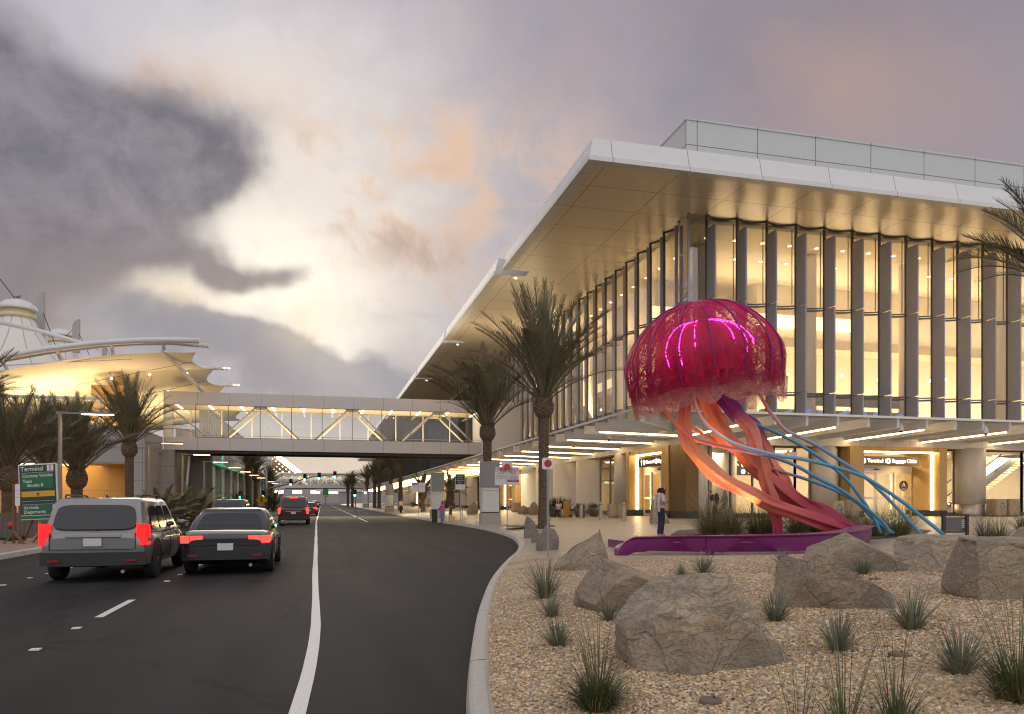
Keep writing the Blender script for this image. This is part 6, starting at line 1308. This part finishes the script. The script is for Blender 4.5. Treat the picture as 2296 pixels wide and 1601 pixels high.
def suitcase(px, py, dd, hpx, wpx, col, label, handle):
    p = at(px, dd, 0); h = hpx/F*dd; w = wpx/F*dd/2; s = thing('suitcase', label, 'suitcase', p); M_ = mat('suitcase_' + label.split()[0], col, .45, coat=.3)
    mb = MB(); c = p + Vector((0,0,.06 + h/2))
    ps = [c + E1*(w*math.copysign(abs(math.cos(a))**.3, math.cos(a))) + Vector((0,0,h/2*math.copysign(abs(math.sin(a))**.25, math.sin(a)))) - E2*.12 for a in [2*PI*k/24 for k in range(24)]]
    mb.slab(ps, E2, .24); mb.build('shell', M_, s); mb = MB()
    for k in range(5): mb.obox(c - E2*.125 + E1*(w*.72*(k/2-1)), E1*.012, E2*.004, Vector((0,0,h*.42)))
    mb.build('rib', mat('suitcase_rib_' + label.split()[0], tuple(x*.6 for x in col), .5), s)
    for i in (-1,1):
        for j in (-1,1): mb = MB(); mb.ball(p + E1*w*.75*i + E2*.08*j + Vector((0,0,.03)), .03, 8); mb.build('wheel', m_black, s)
    mb = MB(); t_ = c + Vector((0,0,h/2)); k = handle; mb.tube([t_ - E1*.09, t_ - E1*.09 + Vector((0,0,k)), t_ + E1*.09 + Vector((0,0,k)), t_ + E1*.09], .012, 6); mb.build('handle', m_steel if handle > .1 else m_black, s)
suitcase(1270, 1160, bd - .12, 34, 13.5, (.55,.22,.012), 'orange upright suitcase in front of the seated women', .05)
gp = G(991.5, 1168.5); dp_ = depth(gp)
person('woman in a bright pink jacket and light jeans beside a black suitcase', gp, PI*.5 + .35, 1.66, dict(elr=(.21,.10,1.12), wrr=(.19,.30,1.02), ell=(-.22,-.03,1.12), wrl=(-.20,.05,.88), knl=(-.09,.03,.5), hpl=(-.08,0,.9)), SKIN, None, (.16,.085,.04), PINK, LBLUE, .95, None, (.42,.26,.16), longhair=.36)
suitcase(974.5, 1168, dp_ + .02, 29, 12.5, (.02,.018,.018), 'black upright suitcase at the kerb beside the woman in pink', .42)
def ex_bag(o, V):
    mb = MB(); mb.ball((.25,.02,.88), (.07,.14,.13), 12); mb.tube([(.22,.0,1.0),(.17,-.01,1.42),(.24,.06,1.0)], .012, 6); mb.build('shoulder_bag', TAN, o, smooth=True)
g = G(899, 1151)
person('woman in a white jacket and dark trousers with a shoulder bag on the far plaza', g, PI - YAW, 1.66, dict(knl=(-.09,.12,.5), anl=(-.09,.14,.09), knr=(.09,.02,.5), anr=(.09,-.2,.13)), SKIN2, None, (.02,.012,.01), CREAM, BLACKC, .9, ex_bag, (.05,.04,.04), longhair=.26)
# ------------------------------------------------------------------ street furniture
m_galv = mat('galvanised_steel', (.30,.30,.30), .45, metal=.6, var=.1, vs=6); m_pole = mat('lamp_pole_paint', (.22,.19,.16), .5, metal=.2)
m_head = mat('lamp_glow', (1,1,1), .5, emit=(1,.66,.30), es=10)
def lamp_post(x, y, label, light=True):
    o = thing('street_lamp', label, 'street lamp', (x, y, .15), 'street lamps on the far verge'); z = 5.15
    mb = MB(); mb.lathe([(.16,.15),(.16,.2),(.085,.22),(.075,z-.08)], (x,y,0), 12); mb.build('post', m_pole, o, smooth=False); mb = MB(); mb.box(x-.13,y-.07,z-.1,x+.10,y+.07,z); mb.box(x+.1,y-.05,z-.09,x+.75,y+.05,z-.02); mb.build('arm', m_pole, o)
    mb = MB(); mb.box(x+.75,y-.11,z-.075,x+1.95,y+.11,z-.012); h = mb.build('lamp_head', m_pole, o); mb = MB(); mb.box(x+.78,y-.09,z-.10,x+1.33,y+.09,z-.078); mb.box(x+1.37,y-.09,z-.10,x+1.92,y+.09,z-.078); mb.build('lamp_glow', m_head, h)
    if light: lamp('AREA', 'street_lamp_light', (x+1.35, y, z-.12), (1,.7,.36), 45, 1.1, (0,0,-1), sy=.2)
for i, (y, lb) in enumerate([(33.1,'nearest street lamp, in front of the palms by the green sign'),(48.6,'street lamp in front of the footbridge pier'),(60,'street lamp seen just below the footbridge'),(70.8,'street lamp at the near end of the silver wall'),(82,'fourth street lamp along the silver wall bays'),(93.5,'street lamp left of the verge palms'),(105,'small street lamp among the verge palms'),(117,'street lamp just past the verge palms'),(140,'distant street lamp by the signal mast'),(152,'most distant street lamp on the verge')]): lamp_post(-10 + .0*i, y, lb, i < 3)
# wrapped pillars
m_wrap = mat('grey_wrap', (.24,.235,.235), .35, var=.18, vs=5, bump=.5, bs=14, bdist=.02, stretch=(.5,.5,3)); m_pbase = mat('pillar_concrete', (.36,.33,.29), .85, var=.2, vs=5, bump=.2, bs=60, bdist=.005)
m_pwhite = mat('pillar_white', (.60,.59,.56), .5)
def pillar(px, dd, label, top=3.95, wrap=True):
    q = at(px, dd, 0); o = thing('wrapped_pillar' if wrap else 'sign_pillar', label, 'pillar', q, 'square pillars on the plaza'); x, y, z = q
    mb = MB(); mb.box(x-.58,y-.40,z-.1,x+.58,y+.40,z+.68); mb.build('base', m_pbase, o); mb = MB(); mb.box(x-.51,y-.35,z+.74,x+.51,y+.35,z+2.02); mb.box(x-.51,y-.35,z+2.04,x+.51,y+.35,z+2.2); mb.build('panel', m_pwhite, o); mb = MB(); mb.box(x-.505,y-.34,z+.68,x+.505,y+.34,z+.739); mb.box(x+.511,y-.30,z+.74,x+.56,y+.30,z+2.18); mb.build('shadow_gap', m_black, o)
    if wrap: mb = MB(); mb.box(x-.54,y-.38,z+2.2,x+.54,y+.38,z+top-.2); mb.build('wrapping', m_wrap, o)
    else: mb = MB(); mb.box(x-.53,y-.37,z+2.2,x+.53,y+.37,z+top-.2); mb.build('sign_head', m_pwhite, o); mb = MB(); mb.text('D', .7, (x, y-.375, z+3.2), (1,0,0), (0,0,1)); mb.build('lettering', m_lit, o)
pillar(1098, 45, 'nearest square pillar wrapped in grey film with a concrete base'); pillar(981, 62, 'second wrapped pillar, behind the woman in pink'); pillar(873, 101, 'third wrapped pillar, by the woman in the white jacket'); pillar(819, 165, 'farthest square pillar, white with a letter at its top', wrap=False)
# signs on posts
m_swhite = mat('sign_white', (.66,.65,.62), .45); m_sred = mat('sign_red', (.42,.015,.015), .45); m_sblack = mat('sign_black', (.02,.02,.02), .5); m_sorange = mat('sign_orange_red', (.55,.06,.02), .45)
def rounded(w, h, r=.05):
    out = []
    for cx_, cy_, a0 in ((w-r,h-r,0),(-w+r,h-r,PI/2),(-w+r,-h+r,PI),(w-r,-h+r,1.5*PI)): out += [(cx_ + r*math.cos(a0+PI/2*k/5), cy_ + r*math.sin(a0+PI/2*k/5)) for k in range(6)]
    return out
def plate(o, name, c, w, h, m, th=.006): mb = MB(); mb.slab([c + E1*a + Vector((0,0,b)) for a, b in rounded(w, h)], -E2, th); return mb.build(name, m, o)
def disc(mb, c, r, n=28): mb.slab([c + E1*(r*math.cos(2*PI*k/n)) + Vector((0,0,r*math.sin(2*PI*k/n))) for k in range(n)], -E2, .002)
def postm(o, p, top, w=.05): mb = MB(); mb.obox(p + Vector((0,0,top/2)), E1*w/2, E2*w/2, Vector((0,0,top/2))); return mb.build('post', m_galv, o)
p = at(1228.5, 18.3, 0); zt = lambda py, d: (HY-py)/F*d + CAMZ
o = thing('round_mark_sign', 'white square sign with a big red disc on the near perforated post', 'sign', p, 'red disc signs'); z0, z1 = zt(1052.5, 18.3), zt(1026.5, 18.3); pm = postm(o, p, z1 - p.z - .02, .055)
mb = MB(); [mb.obox(p + Vector((0,0,.2+.05*k)) - E2*.029, E1*.009, E2*.0012, Vector((0,0,.009))) for k in range(int((z0-p.z-.25)/.05))]; mb.build('perforation', m_black, pm)
c = Vector((p.x, p.y, (z0+z1)/2)) - E2*.035; hh = (z1-z0)/2; plate(o, 'plate', c, hh*1.03, hh, m_swhite); mb = MB(); disc(mb, c - E2*.008, hh*.66); mb.build('red_disc', m_sred, o); mb = MB(); disc(mb, c - E2*.008 + Vector((0,0,hh*.87)), .014, 8); disc(mb, c - E2*.008 - Vector((0,0,hh*.87)), .014, 8); mb.build('bolt', m_steel, o)
p = at(1137, 39.5, 0); d_ = 39.5; o = thing('no_parking_sign', 'pair of white no parking signs under a small red disc on one post', 'sign', p, 'red disc signs'); postm(o, p, zt(1040, d_) - p.z, .06)
c = Vector((p.x, p.y, zt(1047.3, d_))) - E2*.04; plate(o, 'upper_plate', c, .30, .30, m_swhite); mb = MB(); disc(mb, c - E2*.008, .18); mb.build('red_disc', m_sorange, o)
cl = Vector((p.x, p.y, zt(1067.8, d_))) - E2*.04 - E1*.335; cr = cl + E1*.66; hh = .47; up = (0,0,1)
for cc, nm in ((cl, 'left_plate'), (cr, 'right_plate')): plate(o, nm, cc, .315, hh, m_swhite)
mb = MB(); mb.obox(cl + E1*.11 + Vector((0,0,.35)) - E2*.008, E1*.17, E2*.002, Vector((0,0,.10))); mb.build('red_band', m_sred, o); mb = MB(); mb.obox(cr - Vector((0,0,.24)) - E2*.008, E1*.30, E2*.002, Vector((0,0,.06))); mb.build('red_band', m_sred, o)
def txt(o, lines, m, name='lettering'):
    mb = MB()
    for s, sz, q in lines: mb.text(s, sz, q - E2*.0095, E1, up, push=.002)
    mb.build(name, m, o)
txt(o, [('NO', .10, cl + E1*.11 + Vector((0,0,.395)) - E2*.004), ('PARKING', .075, cl + E1*.11 + Vector((0,0,.305)) - E2*.004), ('NO SMOKING', .07, cr - Vector((0,0,.24)) - E2*.004)], m_swhite, 'white_lettering')
txt(o, [('NO WAITING', .095, cl - Vector((0,0,.115))), ('NO', .20, cr + Vector((0,0,.13)))], m_sred, 'red_lettering')
txt(o, [('ACTIVE', .10, cl + Vector((0,0,.15))), ('LOADING AND', .06, cl + Vector((0,0,.06))), ('UNLOADING ONLY', .06, cl - Vector((0,0,.02))), ('BICYCLING', .07, cr - Vector((0,0,.0))), ('SKATEBOARDING', .06, cr - Vector((0,0,.075))), ('SCOOTER DEVICES', .055, cr - Vector((0,0,.14)))], m_sblack)
mb = MB()
for cc in (cl - E1*.2 + Vector((0,0,.35)), cr - E1*.14 + Vector((0,0,.34)), cr + E1*.14 + Vector((0,0,.34))):
    mb.tube([cc - E2*.009 + E1*(.09*math.cos(2*PI*k/20)) + Vector((0,0,.09*math.sin(2*PI*k/20))) for k in range(21)], .013, 5); mb.bar(cc - E2*.009 + E1*.06 + Vector((0,0,.06)), cc - E2*.009 - E1*.06 - Vector((0,0,.06)), .016, .008)
mb.build('pictogram', m_sred, o)
def sign2(px, dd, py, label, dark):
    p = at(px, dd, 0); o = thing('kerb_sign', label, 'sign', p, 'small signs along the plaza kerb'); postm(o, p, zt(py, dd) + .4 - p.z, .06); c = Vector((p.x, p.y, zt(py, dd))) - E2*.04
    if dark: plate(o, 'plate', c, .32, .5, m_swhite); mb = MB(); mb.obox(c + Vector((0,0,.16)) - E2*.008, E1*.30, E2*.002, Vector((0,0,.31))); mb.build('black_panel', m_sblack, o); txt(o, [('MARKED', .11, c + Vector((0,0,.38)) - E2*.004), ('POLICE', .11, c + Vector((0,0,.24)) - E2*.004), ('VEHICLES', .11, c + Vector((0,0,.10)) - E2*.004), ('ONLY', .11, c + Vector((0,0,-.04)) - E2*.004)], m_swhite)
    else:
        for s in (-1, 1): plate(o, 'plate', c + E1*.34*s, .32, .46, m_swhite)
        mb = MB(); mb.obox(c - E1*.34 + Vector((0,0,.34)) - E2*.008, E1*.28, E2*.002, Vector((0,0,.08))); mb.build('red_band', m_sred, o); txt(o, [('NO', .2, c + E1*.34 + Vector((0,0,.1))), ('ACTIVE', .1, c - E1*.34 + Vector((0,0,.14)))], m_sred)
sign2(1032, 50, 1081, 'black and white police vehicles sign right of the woman in pink', True); sign2(938, 72, 1093, 'pair of white kerb signs by the short plaza palm', False); sign2(867, 110, 1105, 'distant pair of white kerb signs on the third pillar', False)
# big green guide sign on a timber frame
dg = 26.4; o = thing('guide_sign', 'leaning green guide sign reading Terminal 1 on a timber stand', 'sign', at(88, dg, 0)); m_gdark, m_gmid = mat('sign_dark_green', (.008,.045,.03), .45), mat('sign_green', (.012,.12,.05), .45); m_wood = mat('weathered_wood', (.22,.16,.11), .85, var=.3, vs=6, stretch=(1,1,.2))
tl, tr, bl, br_ = P(42.5,1042.5,dg), P(128,1037.5,dg), P(47.5,1166.5,dg), P(133,1163,dg)
def gq(u, v, off=0): return (tl*(1-u)+tr*u)*(1-v) + (bl*(1-u)+br_*u)*v - E2*off
def gp_(name, u0, v0, u1, v1, m, off, th=.01): mb = MB(); mb.slab([gq(u0,v0,off),gq(u1,v0,off),gq(u1,v1,off),gq(u0,v1,off)], -E2, th); return mb.build(name, m, o)
gp_('board', 0,0,1,1, m_swhite, 0, .05); gp_('top_panel', .03,.022,.97,.915, m_gdark, .052); gp_('bottom_panel', .03,.93,.97,.985, m_gmid, .052)
gp_('upper_panel', .085,.165,.915,.44, m_gmid, .064); gp_('lower_panel', .085,.735,.915,.905, m_gmid, .064); gp_('yellow_panel', .075,.49,.945,.59, mat('sign_yellow', (.62,.33,.015), .5), .066); gp_('number_panel', .76,.03,.93,.135, m_swhite, .066)
for v in (.155, .665, .725): gp_('rule', .08, v, .92, v+.004, m_swhite, .075, .002)
rt = (tr-tl).normalized(); gu = (tl-bl).normalized()
mb = MB()
for s, sz, u, v in (('Terminal', .225, .07, .09),('Courtesy Vehicles', .145, .115, .215),('Taxis', .155, .12, .31),('Shuttle &', .155, .23, .385),('Arrivals', .165, .125, .785),('Departures', .165, .125, .865)): mb.text(s, sz, gq(u, v, .078), rt, gu, 'LEFT', bold=.0015)
a0 = gq(.86,.80,.08); mb.bar(a0, a0 + rt*.085 + gu*.10, .022, .003, E2); mb.bar(a0 + rt*.085 + gu*.10, a0 + rt*.005 + gu*.10, .022, .003, E2); mb.bar(a0 + rt*.085 + gu*.10, a0 + rt*.085 + gu*.02, .022, .003, E2)
mb.build('lettering', m_swhite, o); mb = MB(); mb.text('1', .24, gq(.845,.083,.08), rt, gu, bold=.003); a0 = gq(.54,.57,.08); tp = a0 - rt*.075 + gu*.085; mb.bar(a0, tp, .028, .003, E2); mb.bar(tp, tp + rt*.08, .028, .003, E2); mb.bar(tp, tp - gu*.08, .028, .003, E2); mb.build('dark_lettering', m_sblack, o)
mb = MB()
for pa, pb in ((gq(.45,1.0,-.06), P(88,1228,dg-.5)),(gq(.3,.95,-.06), P(50,1218,dg+.6)),(gq(.75,.98,-.06), P(120,1218,dg+.6)),(P(95,1195,dg-.2), P(118,1226,dg-.9)),(P(88,1195,dg), P(62,1228,dg-.7)),(P(40,1232,dg-.9),P(150,1226,dg-.9))): mb.bar(pa, pb, .09, .09)
mb.build('timber_stand', m_wood, o)
o = thing('hydrant_sign', 'small white fire hydrant notice on brown timber posts', 'sign', at(39, 25.2, 0)); c = P(39.5, 1110, 25.2); plate(o, 'plate', c, .085, .37, m_swhite); mb = MB()
for k, s in enumerate(('NO','PARKING','FIRE','HYDRANT')): mb.text(s, .034, c - E2*.008 + Vector((0,0,.28-.12*k)), E1, up)
mb.build('lettering', m_sred, o); mb = MB(); mb.bar(P(31,1084,25.3), P(31,1224,25.3), .07, .07); mb.bar(P(44,1092,25.3), P(44,1222,25.3), .06, .06); mb.bar(P(8,1226,25.1), P(62,1224,25.1), .09,.09); mb.bar(P(31,1192,25.2), P(6,1222,25.0), .06,.06); mb.bar(P(31,1192,25.2), P(56,1222,25.0), .06,.06); mb.build('post', mat('brown_wood', (.16,.08,.045), .85, var=.3, vs=6), o)
o = thing('water_valve', 'green water valve with a red round cap beside the timber posts', 'valve', at(24, 26.5, 0)); q = P(25, 1178, 26.5); mb = MB(); mb.ball(q, .13, 12); mb.build('red_cap', m_sred, o, smooth=True); mb = MB(); mb.tube([q - Vector((0,0,.12)), q - Vector((0,0,.6))], .12, 10); mb.tube([q - E1*.45 - Vector((0,0,.42)), q + E1*.4 - Vector((0,0,.42))], .11, 10); mb.build('body', mat('valve_green', (.02,.06,.03), .5), o, smooth=True)
mb = MB(); A, B = P(-60, HY, 27), P(330, HY, 32); n_ = 90
mb.grid([[(A.lerp(B, k/n_) + E2*(.05 if k % 2 else 0)) * 1 + Vector((0,0,-CAMZ+.15+z)) for z in (0, 1.02)] for k in range(n_+1)]); tag(mb.build('fence', mat('fence_sheet', (.13,.11,.10), .6, var=.1, vs=2)), 'low ribbed dark fence behind the green guide sign', 'fence')
# traffic lights
m_sig = mat('signal_black', (.012,.013,.012), .5); m_green = mat('green_signal', (.1,1,.5), .4, emit=(.06,1,.5), es=14)
def signal_head(o, c, lit=2):
    mb = MB(); mb.obox(c, E1*.22, E2*.14, Vector((0,0,.56))); h = mb.build('signal_head', m_sig, o); mb = MB(); disc(mb, c - E2*.145 - Vector((0,0,.34)), .19, 18); mb.build('green_light', m_green, h); mb = MB(); disc(mb, c - E2*.145 + Vector((0,0,.02)), .14, 16); disc(mb, c - E2*.145 + Vector((0,0,.36)), .14, 16); mb.build('dark_light', mat('dark_lens', (.04,.01,.01), .3), h)
    for k in (-.34,.02,.36): mb = MB(); mb.grid([[c - E2*y_ + Vector((0,0,k)) + E1*(.2*math.cos(a)) + Vector((0,0,.2*math.sin(a))) for a in [PI*q/8 for q in range(9)]] for y_ in (.14,.34)]); mb.build('visor', m_sig, h)
dm = 115; o = thing('traffic_signal', 'long curved signal mast carrying four green lights over the road', 'traffic light', at(597, dm, 0), 'traffic lights')
def Q(px, py): return P(px, py, dm)
mb = MB(); b0 = at(597, dm, 0); mb.tube([b0, Vector((b0.x, b0.y, zt(1053, dm)))], [.22,.17], 10); mb.build('mast_pole', m_galv, o, smooth=True)
mb = MB(); sp = spl([tuple(Q(*q)) for q in ((597,1098),(620,1091),(654,1083),(685,1073),(717,1067),(752,1064),(790,1063))], 30); mb.tube([Vector(q) for q in sp], [.15-.1*k/29 for k in range(30)], 8); mb.build('mast_arm', m_galv, o, smooth=True)
for px, py in ((653.7,1082),(685,1071),(717,1068),(752,1065)): signal_head(o, Q(px, py) - E2*.3)
signal_head(o, Q(591.5,1108) - E2*.3)
o = thing('traffic_signal', 'single green traffic light on the right among the far palms', 'traffic light', at(796, 118, 0), 'traffic lights'); q = at(797, 118, 0); postm(o, q, 3.6, .16); signal_head(o, Vector((q.x, q.y, zt(1106, 118))) - E2*.3)
o = thing('traffic_signal', 'single green traffic light on the left by the silver wall', 'traffic light', at(541, 110, 0), 'traffic lights'); q = at(541, 110, 0); postm(o, q, 3.4, .16); signal_head(o, Vector((q.x, q.y, zt(1110, 110))) - E2*.3)
o = thing('crossing_sign', 'yellow diamond pedestrian crossing sign below the left signal', 'sign', at(587, 108, 0)); q = at(587, 108, 0); postm(o, q, zt(1117, 108) - q.z, .08); c = Vector((q.x, q.y, zt(1121.5, 108))) - E2*.06; mb = MB(); mb.slab([c + E1*.83, c + Vector((0,0,.83)), c - E1*.83, c - Vector((0,0,.83))], -E2, .01); mb.build('plate', mat('warning_yellow', (.7,.38,.02), .5), o)
mb = MB(); cc = c - E2*.014; disc(mb, cc + Vector((0,0,.36)), .09, 12)
for a, b in (((0,.24),(.0,-.05)),((0,-.05),(.17,-.42)),((0,-.05),(-.16,-.42)),((0,.2),(.2,.0)),((0,.2),(-.2,.02))): mb.bar(cc + E1*a[0] + Vector((0,0,a[1])), cc + E1*b[0] + Vector((0,0,b[1])), .09, .004, E2)
mb.build('walking_figure', m_sblack, o)
# bollards, planters, litter bins
bol = None
for i, (px, py, lb) in enumerate([(1303,1163,'steel bollard in front of the left tall planter'),(1347,1166,'steel bollard between the planters and the stone litter bin'),(1398,1169,'steel bollard beside the lit door portal'),(1068.5,1147,'steel bollard left of the nearest wrapped pillar'),(1120,1151,'steel bollard just right of the nearest wrapped pillar')]):
    p = G(px, py)
    if bol is None: bol = thing('bollard', lb, 'bollard', (0,0,0), 'steel bollards on the plaza'); mb = MB(); mb.lathe([(.11,0),(.11,1.02),(.10,1.05),(.02,1.055)], (0,0,0), 20); mb.build('post', m_steel, bol, smooth=False); mb = MB(); mb.lathe([(.114,.9),(.114,.93)], (0,0,0), 20); mb.build('band', m_black, bol); b = bol
    else: b = dup(bol, p, label=lb)
    b.location = p
m_pot = mat('planter_bronze', (.10,.08,.06), .45, var=.1, vs=3)
def planter(px, py, wpx, hpx, label, seed, bush=0, rim=1.25):
    p = G(px, py); d = depth(p); r = wpx/F*d/2; h = hpx/F*d; o = thing('planter', label, 'planter', p, 'dark planters on the plaza'); mb = MB(); mb.lathe([(r*.62,0),(r*.7,.04),(r*.9,h*.6),(r,h),(r*.92,h),(r*.88,h-.06)], p, 24); mb.build('pot', m_pot, o, smooth=True)
    t_ = plant('potted_plant', label.replace('planter', 'plant in the planter').replace('dark ', ''), 'plant', p + Vector((0,0,h-.06)), [('leaves', blades(260 if bush else 150, .35, .9 if bush else .5, .02, 1.1, .03, .5, GRN + BLUEG, seed, r*.7))], 'potted plants on the plaza')
    return o
for i, a in enumerate([(1301,1160,31,22,'left of the two tall tapered planters by the bollards'),(1331,1158,27,21,'right tall tapered planter by the stone litter bin'),(1240,1159,20,13,'dark low planter behind the seated women'),(1013,1141,16,11,'planter right of the second wrapped pillar'),(997,1140,14,11,'planter hidden behind the woman in pink'),(944,1138,12,9,'planter at the foot of the short plaza palm'),(925,1136,12,8,'planter left of the short plaza palm'),(880,1133,10,8,'small planter right of the third pillar')]):
    lb = a[4]; o = planter(*a[:4], 'dark ' + lb if not lb.startswith('dark') else lb, 300+i)
p = G(1253, 1156); plant('shrub', 'dense upright dark green shrub behind the seated women', 'shrub', p + Vector((0,0,.1)), [('leaves', blades(900, .4, 1.5, .0, .55, .035, .15, [(.03,.05,.018),(.045,.065,.025)], 411, .75))], None)
p = G(1000, 1139); plant('shrub', 'columnar cactus like shrub between pillar and planters', 'shrub', p, [('leaves', blades(300, .6, 1.6, .0, .3, .05, .1, GRN, 412, .4))], None)
m_bin = mat('bin_concrete', (.42,.31,.20), .7, var=.08, vs=5); m_blue = mat('recycle_blue', (.03,.12,.32), .5)
def litter(px, py, wpx, hpx, label, rec=True, face=None):
    p = G(px, py)
    if px > 1700 and p.y > 40.1: q_ = P(px, HY, PYd(px, 40.1)); p = Vector((q_.x, q_.y, gz(q_.x, q_.y)))
    if px < 1700 and p.x > 20.3: q_ = P(px, HY, PX(px, 20.3)); p = Vector((q_.x, q_.y, gz(q_.x, q_.y)))
    d = depth(p); w = wpx/F*d/2; h = hpx/F*d; o = thing('litter_bin', label, 'litter bin', p, 'tan stone litter bins'); mb = MB()
    rows = [[(p.x + s*w*math.copysign(abs(math.cos(a))**.45, math.cos(a)), p.y + s*w*math.copysign(abs(math.sin(a))**.45, math.sin(a)), p.z + z) for a in [2*PI*k/32 for k in range(32)]] for s, z in ((.80,0),(.85,.05),(.95,.1),(1,h*.3),(1,h),(.9,h),(.86,h-.08))]
    mb.grid(rows, close=True); mb.f.append(tuple(range(len(mb.v)-32, len(mb.v)))); mb.build('shell', m_bin, o, smooth=False)
    if rec:
        F_ = face or (Vector((0,-1,0)), Vector((1,0,0))); c = p + F_[0]*(w+.004) + Vector((0,0,h*.60)); mb = MB()
        for k in range(3):
            a = PI/2 + 2*PI*k/3; q = [c + F_[1]*(.17*math.cos(a+t_)) + Vector((0,0,.17*math.sin(a+t_))) for t_ in (-.75,-.3,.3,.75)]; [mb.bar(q[i], q[i+1], .075, .004, F_[0]) for i in range(3)]
        mb.text('RECYCLE', .13, c - Vector((0,0,.33)), F_[1], (0,0,1), push=.0); mb.build('recycle_mark', m_blue, o)
WF = (Vector((-1,0,0)), Vector((0,-1,0)))
litter(1374,1161,22,31,'tan litter bin with a blue recycling mark left of the lit portal', True, WF); litter(1393,1161,20,31,'plain tan litter bin touching the lit portal', False)
litter(1157,1148,21,21,'tan litter bin beside the golden rocks at the far door', True, WF)
litter(1873,1163,30,40,'tan recycling bin left of the bronze portal behind the tentacles'); litter(1906,1162,32,41,'plain tan bin against the bronze portal jamb', False)
litter(2234,1156,32,39,'tan recycling bin right of the round steel footed column'); litter(2264,1155,31,39,'rightmost plain tan bin under the stair windows', False)
o = thing('information_stand', 'dark metal frame holding a small information panel on the plaza', 'stand', G(2143, 1206)); d = 22; d = depth(G(2143,1206)); mb = MB()
for px in (2115, 2168): mb.bar(P(px,1207,d), P(px,1153,d), .07, .07)
for py in (1156, 1193): mb.bar(P(2112,py,d), P(2172,py-1,d), .06, .05)
mb.build('frame', mat('dark_bronze_frame', (.05,.04,.035), .5), o); mb = MB(); mb.slab([P(2121,1160,d+.05),P(2173,1160,d+.05),P(2173,1190,d+.05),P(2121,1190,d+.05)], E2, .22); mb.build('panel', mat('plaque_grey', (.14,.13,.13), .4), o); mb = MB(); [mb.obox(P(2160, 1166+4*k, d+.03), E1*.05, E2*.004, Vector((0,0,.012))) for k in range(5)]; mb.build('text_line', m_swhite, o)
# devices hanging from the canopy
for px, py, d, lb in ((2020,966,41,'white dome camera under the canopy right of the lit beam'),(2210,972,41,'white dome camera hanging on a lit beam at the right'),(1366,985,45,'white dome camera under the corner of the canopy'),(1286,1000,52,'white dome camera near the front palm trunk')):
    p = P(px, py, d); o = thing('security_camera', lb, 'security camera', p, 'dome cameras under the canopy'); mb = MB(); mb.lathe([(.05,.42),(.05,.3),(.13,.28),(.13,.05),(.11,.0)], p, 14); mb.build('housing', m_white, o); mb = MB(); mb.ball(p - Vector((0,0,.02)), .1, 10); mb.build('dome', m_black, o)
for px, py, d, lb in ((1773,1019,46,'white projector box above the ticketing window'),(2319-640,1096-60,46,'x'),(2014,1095-305,46,'y')):
    if len(lb) < 3: continue
    p = P(1773, 1019, 46.2); o = thing('projector', lb, 'projector', p); mb = MB(); mb.obox(p, (.3,0,0), (0,.2,0), (0,0,.14)); mb.build('box', m_white, o); mb = MB(); mb.box(p.x-.2,p.y-.1,p.z+.14,p.x-.14,p.y+.1,p.z+.25); mb.box(p.x+.14,p.y-.1,p.z+.14,p.x+.2,p.y+.1,p.z+.25); mb.build('bracket', m_galv, o)
for px, py, d, lb in ((2320*0+1521,1800,0,''),(1050,1842,0,'')): pass
for i, (px, py, d, lb) in enumerate([(1412,1820,0,'valve cover')]): pass
m_cover = mat('plastic_cover', (.16,.12,.09), .75)
for px, py, wpx, lb in ((1593,1582,48,'round brown valve cover in the gravel at the bottom edge'),(2015,1476,42,'round brown valve cover below the rust fronted slab'),(1962,1303,24,'small round valve cover under the wide boulder'),(1242,1416,20,'square valve cover beside the agave row')):
    p = G(px, py); r = wpx/F*depth(p)/2; o = thing('valve_cover', lb, 'valve cover', p, 'valve covers in the gravel'); mb = MB(); mb.lathe([(r*1.05,-.02),(r*1.05,.035),(r,.045),(.01,.05)], p, 24); mb.build('lid', m_cover, o); mb = MB(); mb.ball(p + Vector((r*.4,0,.05)), .012, 6); mb.build('bolt', m_black, o)
for px, py, lb in ((1275,1164,None),(1227,1172,'glowing uplight at the foot of the front palm')):
    if lb: uplight(1229, 1179, P(1219, 900, 36), 160, lb, (1,.72,.38), 50)
mb = MB(); c = G(1226, 1180); mb.add([c + Vector((-2.2,-1.2,.012)), c + Vector((2.6,-1.2,.012)), c + Vector((2.6,1.2,.03)), c + Vector((-2.2,1.2,.03))], [(0,1,2,3)]); struct(mb, 'tree_pit', mat('tree_pit_gravel', (.14,.11,.08), .95, var=.3, vs=20))
uplight(1086, 1176, P(1092, 960, 48), 170, 'uplight behind the nearest wrapped pillar aimed at the palm', (1,.72,.38), 50)
uplight(903, 1147, P(898, 1040, 109), 420, 'uplight at the foot of the palm by the white jacketed woman', (1,.72,.38), 50)
# seat rails along the kerb
for i, (px, dd, lb) in enumerate([(1022,51,'steel rail beside the police vehicles sign'),(913,84,'steel rail right of the woman in the white jacket'),(886,92,'steel rail left of the woman in the white jacket')]):
    p = at(px, dd, 0); o = thing('leaning_rail', lb, 'rail', p, 'leaning rails near the kerb'); mb = MB(); mb.tube([p - E1*.45, p - E1*.45 + Vector((0,0,1.05)), p + E1*.45 + Vector((0,0,1.05)), p + E1*.45], .03, 6); mb.build('frame', m_steel, o)
